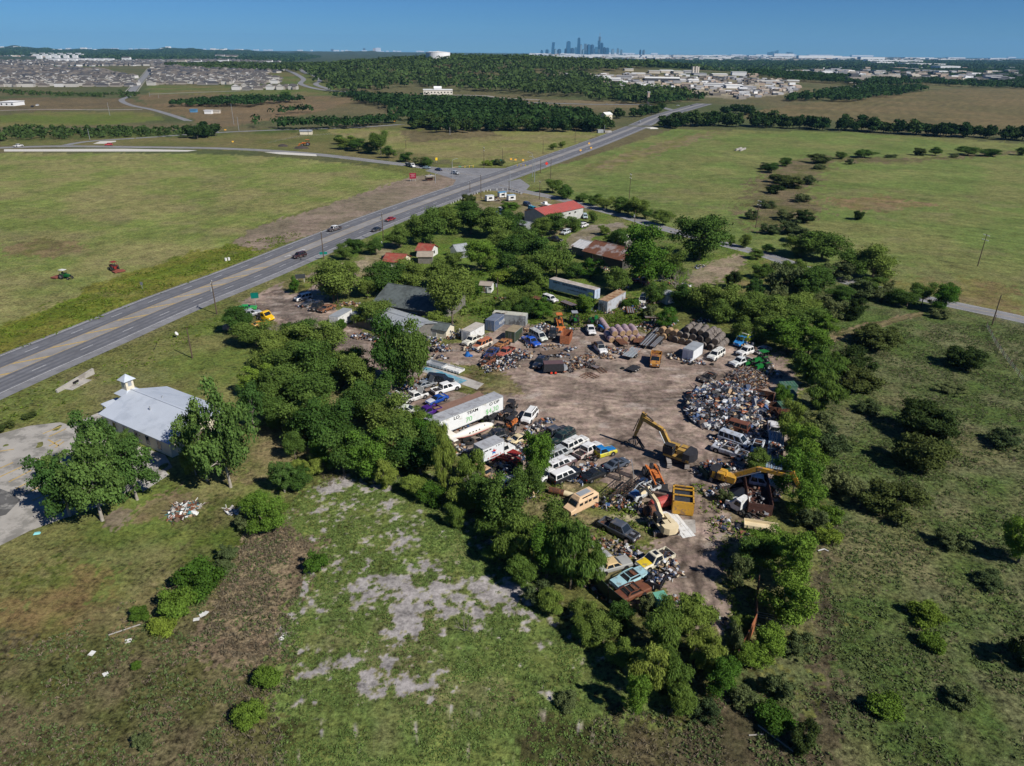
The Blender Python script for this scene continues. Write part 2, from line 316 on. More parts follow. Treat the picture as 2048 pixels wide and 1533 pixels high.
def ground_mesh():
    th = []
    a = 80.0
    while a > 4.0: th.append(a); a -= .085 if a < 50 else .6
    rs = [CAMH/math.tan(R_(t)) for t in th]
    while rs[-1] < 22500: rs.append(rs[-1]*1.022)
    rs = np.array(rs)
    an = np.concatenate([np.arange(-85, -46, 3.0), np.arange(-46, 46, .15), np.arange(46, 88, 3.0)])
    A, Rr = np.meshgrid(np.radians(an), rs); X = Rr*np.sin(A); Y = Rr*np.cos(A); Z = terr(X, Y)
    Z = np.where(Rr < 700, (fbm(X, Y, 3.0, 2, 5)-.5)*.04, Z)
    x = X.ravel(); y = Y.ravel()
    jx = (_h(np.floor(x*1.7), np.floor(y*1.7), 7)-.5); jy = (_h(np.floor(x*1.7), np.floor(y*1.7), 8)-.5)
    c = np.empty((len(x), 3)); base = fbm(x, y, 160, 4, 3)[:, None]
    c[:] = np.array((.028, .045, .022))*(1-base)+np.array((.05, .06, .03))*base
    nearb = (np.hypot(x, y) < 620)[:, None]; gn = fbm(x, y, 9, 4, 55)[:, None]; c = np.where(nearb, np.array((.075, .1, .028))*(1-gn)+np.array((.12, .12, .05))*gn, c)
    veg = np.full(len(x), .8)
    w1 = fbm(x, y, 6, 3, 11)-.5; w2 = fbm(x, y, 6, 3, 23)-.5; w0 = w1; dist = np.hypot(x, y)
    for poly, c1, c2, sc, wa, vg in ZONES:
        pl = pw(*poly); px = [p[0] for p in pl]; py = [p[1] for p in pl]
        m = (x > min(px)-wa*2) & (x < max(px)+wa*2) & (y > min(py)-wa*2) & (y < max(py)+wa*2)
        if wa > 3 and sc < 12 and vg > .35: wa *= 1.6
        idx = np.nonzero(m)[0]
        if not len(idx): continue
        k = inside(pl, x[idx]+w1[idx]*wa*2.6+jx[idx]*wa*.9, y[idx]+w2[idx]*wa*2.6+jy[idx]*wa*.9); idx = idx[k]
        n = fbm(x[idx], y[idx], sc, 5, int(sc*7)+len(poly)); n = np.clip((n-.5)*3.4+.5, 0, 1)[:, None]
        c[idx] = np.array(c1)*(1-n)+np.array(c2)*n; veg[idx] = vg
    # wetland mud showing through the weed, bare streaks in the yard, mower lines in the fields
    pl = pw(560,1040, 600,985, 680,950, 760,940, 880,950, 960,1030, 1040,1130, 1130,1210, 1230,1290, 1260,1400, 1140,1533, 1100,1700, 480,1700, 555,1500, 590,1360, 550,1270, 600,1190, 622,1090)
    k = np.nonzero(inside(pl, x, y))[0]; xx, yy = x[k], y[k]
    fine = fbm(xx, yy, 1.7, 4, 78); mud = mudmask(xx, yy)[:, None]
    c[k] = c[k]*(1-mud)+np.array((.27, .25, .24))*mud*(.85+.3*fine[:, None]); veg[k] = veg[k]*(1-mud[:, 0]*.8)
    dp = np.clip((fbm(xx, yy, 22, 2, 91)-.42)*5, 0, 1)[:, None]; c[k] = c[k]*(1-.22*dp*(1-mud))
    # mower lines in the hay fields, scrapes and oil in the yard, wheel ruts
    def hit(*q): return np.nonzero(inside(pw(*q), x, y))[0]
    for q, per, an_, am in (((-300,308, 400,308, 700,328, 840,356, 560,436, 300,560, 0,640, -300,760), 4.2, 17, .1), ((1040,362, 1345,259, 1700,265, 2048,288, 2500,330, 2500,740, 2048,620, 1740,548, 1400,465, 1150,395), 5, -62, .1), ((640,258, 1110,262, 1215,268, 1040,330, 880,318, 700,282), 5, 30, .09), ((1495,225, 1860,181, 2500,182, 2500,290, 1700,243), 9, 78, .13), ((0,650, 450,490, 620,455, 450,535, 0,712), 2.5, 17, .1)):
        k = hit(*q); a_ = math.radians(an_); d_ = x[k]*math.cos(a_)-y[k]*math.sin(a_)+(fbm(x[k], y[k], 30, 2, 5)-.5)*9
        c[k] *= (1+am*np.sin(d_*2*math.pi/per)*np.clip(fbm(x[k], y[k], 40, 3, 15)*2.4-.5, 0, 1.2)+.35*(fbm(d_*1.0, (x[k]*math.sin(a_)+y[k]*math.cos(a_))*.12, 2.6, 3, 66)-.5))[:, None]
    k = hit(480,606, 640,545, 760,690, 960,680, 1200,650, 1560,700, 1600,960, 1450,1090, 1460,1270, 1330,1120, 1090,980, 880,880, 750,800); xx, yy = x[k], y[k]
    st = fbm(xx*.35+yy*.2, yy*1.1-xx*.3, 1.6, 4, 31); c[k] *= (1+(st-.5)*1.1)[:, None]
    oil = np.clip((fbm(xx, yy, 3.4, 4, 35)-.63)*9, 0, 1)*.55; c[k] *= (1-oil)[:, None]
    pale = np.clip((fbm(xx*.5, yy, 2.2, 4, 37)-.64)*9, 0, 1)[:, None]*.6; c[k] = c[k]*(1-pale)+np.array((.36, .31, .27))*pale
    for q in ((480,625, 560,640, 640,680, 740,716, 900,735, 1060,770, 1240,800, 1380,800), (1450,900, 1430,960, 1420,1040, 1400,1120, 1420,1200), (1300,1060, 1330,1040, 1380,1000, 1420,960, 1400,900, 1300,850, 1200,830), (1385,930, 1398,960, 1405,1000), (1640,684, 1740,654, 1845,626), (1650,1010, 1668,1150, 1662,1300, 1690,1440)):
        pts_ = [P(q[i], q[i+1]) for i in range(0, len(q), 2)]; dd = np.full(len(x), 1e9); bb = (x > min(p_[0] for p_ in pts_)-6) & (x < max(p_[0] for p_ in pts_)+6) & (y > min(p_[1] for p_ in pts_)-6) & (y < max(p_[1] for p_ in pts_)+6); kk = np.nonzero(bb)[0]; xx = x[kk]+w0[kk]*2.4; yy = y[kk]+w0[kk]*1.5; best = np.full(len(kk), 1e9)
        for (ax, ay), (bx, by) in zip(pts_[:-1], pts_[1:]):
            L2 = (bx-ax)**2+(by-ay)**2; tt = np.clip(((xx-ax)*(bx-ax)+(yy-ay)*(by-ay))/L2, 0, 1); best = np.minimum(best, np.hypot(xx-ax-tt*(bx-ax), yy-ay-tt*(by-ay)))
        rut = np.exp(-((best-.85)/.28)**2)+.6*np.exp(-((best-2.6)/.25)**2); c[kk] *= (1-.38*rut)[:, None]
    # parched pale blotches over all near grass
    nr = np.nonzero((dist < 420) & (veg > .35))[0]; xx, yy = x[nr], y[nr]
    b1 = np.clip((fbm(xx, yy, 11, 4, 41)-.56)*6, 0, 1)[:, None]*.5; c[nr] = c[nr]*(1-b1)+np.array((.14, .128, .078))*b1
    b2 = np.clip((fbm(xx, yy, 4.5, 4, 43)-.55)*5, 0, 1)[:, None]*.4; c[nr] = c[nr]*(1-b2)+c[nr]*b2*.55
    c[veg > .28] *= np.array((1.1, 1.05, .86))
    v = np.stack([x, y, Z.ravel()], 1); nr_, nc = A.shape
    i = (np.arange(nr_-1)[:, None]*nc+np.arange(nc-1)[None]).ravel(); f = np.stack([i, i+1, i+nc+1, i+nc], 1)
    m = bpy.data.materials.new('ground'); m.use_nodes = True; n = m.node_tree; b = n.nodes['Principled BSDF']; L = n.links.new
    b.inputs['Roughness'].default_value = .95; b.inputs['Specular IOR Level'].default_value = .1
    at = n.nodes.new('ShaderNodeAttribute'); at.attribute_name = 'albedo'; av = n.nodes.new('ShaderNodeAttribute'); av.attribute_name = 'veg'
    tc = n.nodes.new('ShaderNodeTexCoord')
    def NZ(s, d, r=.6):
        q = n.nodes.new('ShaderNodeTexNoise'); q.inputs['Scale'].default_value = s; q.inputs['Detail'].default_value = d; q.inputs['Roughness'].default_value = r
        L(tc.outputs['Object'], q.inputs['Vector']); return q
    def MA(op, a, bb):
        q = n.nodes.new('ShaderNodeMath'); q.operation = op
        for i_, s in enumerate((a, bb)):
            if isinstance(s, (int, float)): q.inputs[i_].default_value = s
            else: L(s, q.inputs[i_])
        return q.outputs[0]
    n1 = NZ(1.6, 6, .75); n2 = NZ(.22, 5, .6); n3 = NZ(.03, 3)
    s = MA('ADD', MA('MULTIPLY', MA('SUBTRACT', n1.outputs[0], .5), MA('ADD', MA('MULTIPLY', av.outputs['Fac'], 4.6), 1.1)), MA('MULTIPLY', MA('SUBTRACT', n2.outputs[0], .5), 1.5))
    s = MA('ADD', s, MA('MULTIPLY', MA('SUBTRACT', n3.outputs[0], .5), .6)); s = MA('ADD', s, MA('MULTIPLY', MA('SUBTRACT', NZ(.75, 6, .8).outputs[0], .5), 2.4))
    val = MA('MAXIMUM', MA('ADD', s, 1.03), .2)
    hs = n.nodes.new('ShaderNodeHueSaturation'); L(at.outputs['Color'], hs.inputs['Color']); L(val, hs.inputs['Value'])
    h2 = MA('ADD', MA('MULTIPLY', MA('SUBTRACT', NZ(.5, 4).outputs[0], .5), .09), .5); L(h2, hs.inputs['Hue'])
    L(hs.outputs[0], b.inputs['Base Color'])
    bp = n.nodes.new('ShaderNodeBump'); bp.inputs['Distance'].default_value = .35; L(MA('ADD', MA('MULTIPLY', av.outputs['Fac'], .7), .12), bp.inputs['Strength'])
    L(n1.outputs[0], bp.inputs['Height']); L(bp.outputs[0], b.inputs['Normal'])
    me = npmesh('ground', v, f, m, True, {'albedo': ('FLOAT_COLOR', np.concatenate([c, np.ones((len(c), 1))], 1)), 'veg': ('FLOAT', veg)})
    o = bpy.data.objects.new('ground', me); COL.objects.link(o); o['kind'] = 'structure'; return o
ground_mesh()
# ================================================================ ROADS
def resample(pts, step):
    pts = [Vector((p[0], p[1], 0)) for p in pts]; out = [pts[0]]
    for i in range(len(pts)-1):
        p0 = pts[max(i-1, 0)]; p1 = pts[i]; p2 = pts[i+1]; p3 = pts[min(i+2, len(pts)-1)]
        n = max(1, int((p2-p1).length/step))
        for k in range(1, n+1):
            t = k/n; out.append(.5*((2*p1)+(p2-p0)*t+(2*p0-5*p1+4*p2-p3)*t*t+(3*p1-p0-3*p2+p3)*t**3))
    return out
def frames(pts):
    fr = []; s = 0
    for i, p in enumerate(pts):
        a = pts[max(i-1, 0)]; b = pts[min(i+1, len(pts)-1)]; d = (b-a).normalized()
        if i: s += (p-pts[i-1]).length
        fr.append((p, Vector((d.y, -d.x, 0)), s))
    return fr
def sheet(mb, fr, a, b, z, m, s0=-1e9, s1=1e9):              # strip between offsets a and b (metres right of the centre)
    f2 = [f for f in fr if s0 <= f[2] <= s1]
    if len(f2) < 2: return
    vs = []; fs = []
    for p, r, s in f2:
        for o in (a, b):
            q = p+r*o; zz = float(terr(q.x, q.y)) if q.y > 700 else 0; vs.append((q.x, q.y, zz+z+max(0, p.y-600)*.0006))
    for i in range(len(f2)-1): fs.append((2*i, 2*i+1, 2*i+3, 2*i+2))
    mb.add(vs, fs, m)
def at_s(fr, s):
    for i in range(len(fr)-1):
        if fr[i+1][2] >= s:
            t = (s-fr[i][2])/max(1e-6, fr[i+1][2]-fr[i][2]); return fr[i][0].lerp(fr[i+1][0], t), fr[i][1].lerp(fr[i+1][1], t).normalized()
    return fr[-1][0], fr[-1][1]
def roadmat(name, c, streak):
    m = mat(name, c, .85, 0, .15, .12, tuple(k*streak for k in c), .42, .5); return m
ASPH = roadmat('asphalt', (.19, .19, .198), .8); LANE = roadmat('worn_asphalt', (.14, .142, .154), .82); MEDI = roadmat('pale_asphalt', (.235, .226, .22), .88)
SMOOTH = roadmat('county_asphalt', (.2, .2, .205), .85)
WLINE = mat('white_line', (.5, .5, .5), .7, var=.2, sc=2, c2=(.25, .25, .26), mix=.3, sc2=3); YLINE = mat('yellow_line', (.42, .29, .09), .7, var=.2, sc=2, c2=(.25, .2, .12), mix=.3, sc2=3)
TRACK = mat('tyre_track_asphalt', (.104, .106, .118), .8, var=.15, sc=.4)
Lp = pw(-220,795, 0,708, 281,598, 469,525, 640,466, 727,435, 854,389, 915,366, 981,346, 1071,316, 1120,300, 1178,278, 1279,243, 1345,219, 1406,205, 1508,195, 1590,182, 1700,166)
Rp = pw(-220,892, 0,800, 156,731, 281,675, 406,616, 469,594, 600,541, 684,498, 778,455, 836,427, 928,395, 1016,364, 1120,327, 1228,286, 1297,256, 1345,234, 1406,220, 1508,202, 1590,187, 1700,170)
def xof(pl, y): return float(np.interp(y, [p[1] for p in pl], [p[0] for p in pl]))
ys = [118, 135, 155, 180, 210, 245, 290, 340, 400, 470, 560, 680, 820, 1000]
HWC = [((xof(Lp, y)+xof(Rp, y))/2, y) for y in ys]
HWY = frames(resample(HWC, 4)); HL = HWY[-1][2]
HW = 10.3
mb = MB(); sheet(mb, HWY, -HW, HW, .02, ASPH); struct('highway', mb)
mb = MB(); sheet(mb, HWY, -9.4, -3.3, .024, LANE); sheet(mb, HWY, .9, 7.4, .024, LANE); struct('travel_lane', mb)
mb = MB(); sheet(mb, HWY, -3.3, .9, .024, MEDI); struct('road_median', mb)
mb = MB()
for o in (-8.6, -5.4, -4.1, 1.7, 3.4, 5.0, 6.6): sheet(mb, HWY, o-.38, o+.38, .028, TRACK)
struct('tyre_tracks', mb)
mb = MB()
for a, m in ((-9.5, WLINE), (7.5, WLINE)): sheet(mb, HWY, a, a+.14, .03, m, 0, HL)
for a in (-3.4, .85): sheet(mb, HWY, a, a+.16, .03, YLINE, 0, 168); sheet(mb, HWY, a, a+.12, .03, YLINE, 168, 400)
def dash(mb, fr, off, s, ln, w, m, z=.032):
    p, r = at_s(fr, s); q, r2 = at_s(fr, s+ln); a = p+r*off; b = q+r2*off
    mb.add([(a+r*w/2).to_tuple()[:2]+(z,), (a-r*w/2).to_tuple()[:2]+(z,), (b-r2*w/2).to_tuple()[:2]+(z,), (b+r2*w/2).to_tuple()[:2]+(z,)], [(0, 1, 2, 3)], m)
s = 3
while s < 620:
    dash(mb, HWY, -6.35, s, 3.4, .16, WLINE); dash(mb, HWY, 4.15, s+5, 3.4, .16, WLINE); s += 12.2
s = 2
while s < 100:                       # yellow hatch bars across the painted median
    p, r = at_s(HWY, s); q, r2 = at_s(HWY, s+5.6); a = p-r*3.1; b = q+r2*.75; d = (q-p).normalized()*1.1
    mb.add([(a.x, a.y, .033), (b.x, b.y, .033), (b.x+d.x, b.y+d.y, .033), (a.x+d.x, a.y+d.y, .033)], [(0, 1, 2, 3)], YLINE); s += 9.6
for s in (116, 124):                 # worn turn arrows
    p, r = at_s(HWY, s); q, _ = at_s(HWY, s+2.4); d = (q-p)
    c = p-r*1.2; mb.add([tuple((c+r*x+d*y))[:2]+(.033,) for x, y in ((-.15, 0), (.15, 0), (.15, .8), (.9, .8), (0.9, 1.1), (-.15, 1.1))], [(0, 1, 2, 3, 4, 5)], WLINE)
struct('road_marking', mb)
def road(name, px, width, m=SMOOTH, z=.014, centre=True, edge=None):
    fr = frames(resample(pw(*px), 4)); mb = MB(); sheet(mb, fr, -width/2, width/2, z, m); struct(name, mb)
    mk = MB()
    if centre: sheet(mk, fr, -.08, .08, z+.006, YLINE)
    if edge:
        for a in (-width/2+.5, width/2-.6): sheet(mk, fr, a, a+.12, z+.006, WLINE)
    if mk.v: struct('road_marking', mk)
    return fr
CR = road('side_road', (-300,312, -120,301, 0,296, 120,293, 300,295, 430,297, 540,302, 640,310, 760,324, 850,335, 920,347, 985,357), 9, edge=True)
CL = road('county_road', (985,366, 1030,379, 1110,396, 1190,417, 1250,433, 1330,458, 1450,489, 1530,510, 1620,541, 1740,575, 1850,598, 1950,619, 2048,640, 2300,700), 6.6, edge=True)
road('feeder_road', (130,291, 180,283, 300,275, 430,266, 540,261, 700,256, 830,247, 900,240), 6, z=.01, centre=False)
road('lane', (430,265, 375,242, 310,222, 262,212, 244,205, 258,194, 263,186), 7, z=.012, centre=False)
BV = road('boulevard', (262,186, 280,164, 292,152, 302,138), 12, z=.02, centre=False)
mb = MB()
for a in (-8.4, 7.4): sheet(mb, BV, a, a+1.2, .1, CONC)
struct('boulevard_kerb', mb)
road('parkway', (545,132, 570,140, 592,150, 607,160, 602,169, 640,180, 700,186, 800,194, 900,201, 1050,206, 1180,211, 1290,214, 1345,222), 9, z=.02, centre=False)
road('parkway', (572,129, 600,140, 625,150, 640,162, 632,170, 660,180), 9, z=.018, centre=False)
road('service_road', (0,222, 100,220, 200,221, 285,220), 5, m=CONC, z=.016, centre=False)
road('access_road', (500,183, 400,186, 300,190), 6, m=CONC, z=.016, centre=False)
road('access_road', (860,192, 960,193, 1000,197, 1080,201), 6, m=CONC, z=.016, centre=False)
# corner apron where the side road meets the highway, flared shoulders
mb = MB()
def patch(mb, px, z, m): mb.add([(p[0], p[1], z) for p in pw(*px)], [tuple(range(len(px)//2))[::-1]], m)
patch(mb, (880,336, 1010,337, 990,352, 960,361, 905,372, 912,360, 880,350, 850,342), .017, ASPH)
patch(mb, (965,380, 1000,368, 1040,358, 1060,372, 1045,388, 1000,383), .0165, ASPH)
struct('junction_apron', mb)
# church car park, slab in the yard, concrete drive
mb = MB(); PARK = mat('cracked_concrete', (.33, .31, .28), .9, 0, .12, .35, (.2, .19, .17), .42, .28)
patch(mb, (-260,930, -40,884, 0,868, 60,852, 120,845, 200,868, 250,884, 330,910, 345,935, 300,960, 210,1010, 120,1040, 60,1062, 0,1092, -100,1140, -260,1210), .012, PARK)
patch(mb, (125,858, 205,822, 215,830, 170,880), .016, CONC); patch(mb, (275,962, 330,942, 338,950, 285,985), .016, CONC); patch(mb, (-60,985, 0,978, 20,985, 42,1000, 30,1012, 12,1030, -60,1050), .02, mat('dark_worn_asphalt', (.09, .088, .085), .9, 0, .25, .5, (.26, .25, .23), .4, .3)); struct('car_park', mb)
mb = MB()
for i in range(6):
    a = P(0-30+i*4, 908+i*15-(i*1)); 
for (x0, y0, x1, y1) in ((-40,955, 26,925.6), (-30,968, 44,934), (17,965, 63,941), (32,978, 79,954), (51,989, 95,966), (66,1002, 112,978), (0,903, 28,899), (86,868, 122,853), (98,874, 132,858), (96,880, 118,892), (98,893, 122,880), (110,896, 128,884), (70,917, 84,922)):
    a = P(x0, y0); b = P(x1, y1); mb.bar((a[0], a[1], .026), (b[0], b[1], .026), .26, .01, YLINE)
struct('parking_line', mb)
mb = MB(); patch(mb, (847,733, 870,736, 968,768, 954,780, 900,762, 833,741), .05, CONC)
PBL = mat('turquoise_painted_concrete', (.10, .27, .36), .8, 0, .25, .7, (.26, .3, .3), .42, .35)
patch(mb, (850,735, 868,738, 934,762, 921,768, 842,741), .062, PBL); struct('concrete_slab', mb)
mb = MB(); patch(mb, (1308,1035, 1345,1040, 1390,1040, 1392,1066, 1360,1072, 1330,1068), .02, CONC); struct('concrete_pad', mb)
# drainage channels beside the side road
mb = MB()
CH = mat('pale_concrete', (.5, .48, .43), .9)
patch(mb, (8,299, 250,298, 395,301, 375,303.5, 8,303.5), .03, CH); patch(mb, (528,305, 570,305, 632,309, 634,313, 560,309), .03, CH); patch(mb, (186,288, 200,283, 232,282, 232,284, 208,288), .03, CH)
patch(mb, (215,224, 228,224, 228,234, 220,234), .03, CH); patch(mb, (202,236, 214,235, 220,240, 210,240), .03, CH); struct('drainage_channel', mb)
mb = MB(); WAT = mat('pond_water', (.05, .1, .22), .25, spec=.6)
patch(mb, (30,247, 50,244, 100,243, 104,247, 90,251, 40,253), .05, WAT); struct('pond', mb)
# ================================================================ VEHICLES
_wc = {}
def wheel_meshes(r, w):
    k = (round(r, 2), round(w, 2))
    if k not in _wc:
        a = MB(); a.cyl((0, -w/2, 0), (0, w/2, 0), r, TYRE, n=14); t = a.build('wheel'); b = MB()
        for s in (1, -1): b.cyl((0, s*(w/2-.02), 0), (0, s*(w/2+.015), 0), r*.6, RIM, r*.5, n=10); b.cyl((0, s*(w/2), 0), (0, s*(w/2+.03), 0), r*.18, DARK, n=6)
        m = b.build('rim'); _wc[k] = (t.data, m.data); bpy.data.objects.remove(t); bpy.data.objects.remove(m)
    return _wc[k]
def add_wheel(par, x, y, r, w):
    t, m = wheel_meshes(r, w); o = bpy.data.objects.new('wheel', t); COL.objects.link(o); o.parent = par; o.location = (x, y, r)
    q = bpy.data.objects.new('rim', m); COL.objects.link(q); q.parent = o; return o
def wheels(par, xs, y, r, w=.22):
    for x in xs:
        for s in (1, -1): add_wheel(par, x, s*y, r, w)
def inset(c, a, b, off):
    """quad c (4 corners bl,br,tr,tl) -> pane between fractions a..b across, pushed out"""
    c = [Vector(v) for v in c]; n = (c[1]-c[0]).cross(c[3]-c[0]).normalized()*off
    def at(u, v): return (c[0].lerp(c[1], u)).lerp(c[3].lerp(c[2], u), v)+n
    return [at(a, .1), at(b, .1), at(b, .9), at(a, .9)]
def pane(mb, q, m=GLASS):
    q = [Vector(v) for v in q]; n = (q[1]-q[0]).cross(q[3]-q[0]).normalized()*.012
    mb.add(q+[v-n for v in q], [(0, 1, 2, 3), (0, 4, 5, 1), (1, 5, 6, 2), (2, 6, 7, 3), (3, 7, 4, 0)], m)
# kind: length, width, lower profile [(x, top z, half width factor)], cabin (x0 base, x1 base, x0 top, x1 top, belt z, roof z), side panes, wheel x, wheel r, bed start
K = {
 'sedan': dict(L=4.9, W=1.85, pf=[(-2.45, .78, .86), (-2.3, .98, .95), (-1.5, 1.02, 1), (1.2, .98, 1), (2.2, .82, .95), (2.45, .62, .84)], cab=(-1.75, 1.3, -1.0, .35, .98, 1.46), side=[(.08, .47), (.53, .93)], wx=(1.45, -1.4), wr=.34),
 'coupe': dict(L=4.8, W=1.85, pf=[(-2.4, .8, .86), (-2.2, .96, .95), (-1.4, 1.0, 1), (.9, .94, 1), (2.25, .8, .95), (2.4, .58, .84)], cab=(-1.85, .95, -.85, .15, .95, 1.32), side=[(.3, .9)], wx=(1.5, -1.4), wr=.34),
 'classic': dict(L=5.5, W=2.0, pf=[(-2.75, .75, .92), (-2.65, .98, .97), (-1.2, 1.03, 1), (1.1, 1.02, 1), (2.65, .98, .96), (2.75, .6, .92)], cab=(-1.35, 1.15, -1.0, .55, 1.0, 1.45), side=[(.06, .48), (.54, .94)], wx=(1.7, -1.45), wr=.34),
 'suv': dict(L=4.9, W=1.95, pf=[(-2.45, .9, .92), (-2.4, 1.1, .98), (-1, 1.12, 1), (1.25, 1.12, 1), (2.3, 1.0, .94), (2.45, .68, .86)], cab=(-2.4, 1.3, -2.15, .6, 1.1, 1.82), side=[(.04, .29), (.34, .6), (.65, .92)], wx=(1.5, -1.45), wr=.38),
 'suburban': dict(L=5.6, W=2.0, pf=[(-2.8, .9, .94), (-2.75, 1.15, .98), (-1, 1.17, 1), (1.5, 1.16, 1), (2.65, 1.08, .94), (2.8, .7, .9)], cab=(-2.75, 1.5, -2.6, .85, 1.15, 1.9), side=[(.04, .33), (.38, .62), (.67, .92)], wx=(1.75, -1.6), wr=.39),
 'van': dict(L=5.6, W=2.0, pf=[(-2.8, .9, .96), (-2.78, 1.2, .98), (-1, 1.22, 1), (1.9, 1.2, 1), (2.65, 1.0, .94), (2.8, .7, .9)], cab=(-2.78, 2.0, -2.68, 1.1, 1.2, 2.1), side=[(.04, .22), (.26, .44), (.48, .66), (.72, .93)], wx=(1.8, -1.6), wr=.37),
 'pickup': dict(L=5.7, W=1.98, pf=[(-2.85, .9, .96), (-2.84, 1.08, .97), (-.8, 1.1, 1), (1.2, 1.1, 1), (2.7, 1.04, .94), (2.85, .7, .9)], cab=(-.75, 1.25, -.6, .55, 1.08, 1.82), side=[(.08, .9)], wx=(1.85, -1.75), wr=.39, bed=-.8),
 'crew': dict(L=6.1, W=2.02, pf=[(-3.05, .95, .96), (-3.04, 1.12, .97), (-1.2, 1.15, 1), (1.5, 1.15, 1), (2.9, 1.08, .94), (3.05, .75, .9)], cab=(-1.2, 1.5, -1.05, .8, 1.12, 1.92), side=[(.06, .46), (.53, .92)], wx=(2.05, -1.9), wr=.42, bed=-1.25),
}
def body_ring(x, z, w, zb=.32):
    return [(x, -w*.93, zb), (x, -w, zb+.16), (x, -w, z-.16), (x, -w*.9, z), (x, w*.9, z), (x, w, z-.16), (x, w, zb+.16), (x, w*.93, zb)]
def place(rear, front, L=None):
    q = scale_at(G(*rear))*.42; a = G(rear[0], rear[1]+q); b = G(front[0], front[1]+q); c = (a+b)/2; c.z = 0; return c, math.atan2(b.y-a.y, b.x-a.x)
def car(kind, rear, front, col, label, roofc=None, hoodc=None, dirt=.38, rust=0, name=None, cat=None, group=None, opt='', lowc=None, glass=GLASS):
    k = K[kind]; c, rz = place(rear, front); L, Wd = k['L'], k['W']; hw = Wd/2; pm = paint(col, dirt, rust)
    nm = name or {'sedan': 'sedan', 'coupe': 'coupe', 'classic': 'classic_car', 'suv': 'suv', 'suburban': 'suv', 'van': 'van', 'pickup': 'pickup_truck', 'crew': 'pickup_truck'}[kind]
    t = thing(nm, label, cat or {'sedan': 'car', 'coupe': 'car', 'classic': 'car', 'suv': 'suv', 'suburban': 'suv', 'van': 'van', 'pickup': 'pickup truck', 'crew': 'pickup truck'}[kind], c, rz, group)
    pf = k['pf']; bed = k.get('bed'); mb = MB(); rm = paint(roofc, dirt, rust) if roofc else pm; hm = paint(hoodc, dirt, rust) if hoodc else pm; lm = paint(lowc, dirt, rust) if lowc else pm
    if bed is None: mb.loft([body_ring(x, z, hw*f) for x, z, f in pf], lm)
    else:
        zt = pf[2][1]; mb.loft([body_ring(x, z, hw*f) for x, z, f in [(bed, zt, 1)]+pf[3:]], lm); x0 = pf[0][0]; bx = (x0+bed)/2; bl = bed-x0-.03
        if 'nobed' in opt:
            for s in (1, -1): mb.box((bx, s*.4, .62), (bl, .1, .16), DARK)
        elif 'flat' in opt: mb.box((bx, 0, .98), (bl, Wd+.15, .1), WOOD); mb.box((bx, 0, .75), (bl, .9, .3), DARK); mb.box((bed-.1, 0, 1.4), (.08, Wd, .8), DARK)
        else:
            bm = paint(hoodc, dirt, rust) if 'bedc' in opt else lm
            for s in (1, -1): mb.box((bx, s*(hw-.05), .83), (bl, .1, .56), bm); mb.box((bx, s*(hw-.3), .86), (bl*.35, .4, .2), DARK)
            mb.box((bx, 0, .66), (bl, Wd-.1, .12), DARK); mb.box((x0+.05, 0, .83), (.09, Wd-.2, .54), bm); mb.box((bed-.05, 0, .83), (.08, Wd-.2, .54), bm)
            mb.box((bx, 0, .48), (bl, Wd*.8, .26), DARK)
    for x in k['wx']:
        for s in (1, -1): mb.cyl((x, s*(hw-.24), k['wr']+.03), (x, s*(hw+.012), k['wr']+.03), k['wr']*1.22, BLACKI, n=12)
    mb.build('body', t)
    hx0, hx1 = k['cab'][1]-.05, pf[-2][0]-.02
    if 'nohood' in opt:
        h = MB(); h.box(((hx0+hx1)/2+.1, 0, pf[-2][1]-.02), (hx1-hx0-.1, Wd*.72, .14), BLACKI); h.box(((hx0+hx1)/2+.1, 0, pf[-2][1]+.04), (.6, .5, .16), RIM); h.build('engine', t)
    elif 'hoodup' in opt:
        h = MB(); h.box((hx0+.25, 0, pf[-2][1]+.75), (1.3, Wd*.86, .06), hm, ry=-1.1); h.build('hood', t); e = MB(); e.box(((hx0+hx1)/2+.1, 0, pf[-2][1]-.02), (hx1-hx0-.2, Wd*.7, .14), BLACKI); e.build('engine', t)
    else:
        h = MB(); za, zb = pf[-3][1], pf[-2][1]; w_ = hw*.8
        h.add([(hx0, -w_, za+.012), (hx1, -w_*.93, zb+.012), (hx1, w_*.93, zb+.012), (hx0, w_, za+.012), (hx0, -w_*.3, za+.05), (hx1, -w_*.25, zb+.04), (hx1, w_*.25, zb+.04), (hx0, w_*.3, za+.05)], [(0, 1, 5, 4), (4, 5, 6, 7), (7, 6, 2, 3), (1, 2, 6, 5), (0, 4, 7, 3)], hm); h.build('hood', t)
    x0, x1, t0, t1, zb, zr = k['cab']; wb = hw*.93; wt = hw*.74; cabm = MB()
    B = [(x0, -wb, zb-.05), (x1, -wb, zb-.05), (x1, wb, zb-.05), (x0, wb, zb-.05)]; T = [(t0, -wt, zr-.04), (t1, -wt, zr-.04), (t1, wt, zr-.04), (t0, wt, zr-.04)]
    if 'gutted' in opt:                      # only the pillars and the roof frame are left
        for a, b in zip(B, T): cabm.bar(a, b, .13, .12, rm)
        for i in range(4): cabm.bar(T[i], T[(i+1) % 4], .1, .08, rm)
        if 'roofed' in opt: cabm.box(((t0+t1)/2, 0, zr), (t1-t0, wt*2, .05), rm)
        cabm.box(((x0+x1)/2, 0, zb+.05), (x1-x0-.3, wb*1.72, .1), BLACKI); cabm.box((x0*.5+.1, 0, zb+.17), (.5, wb*1.3, .16), RUSTM)
        cabm.build('roof_frame', t)
    else:
        cabm.add(B+T, [(0, 1, 5, 4), (1, 2, 6, 5), (2, 3, 7, 6), (3, 0, 4, 7), (4, 5, 6, 7)], rm)
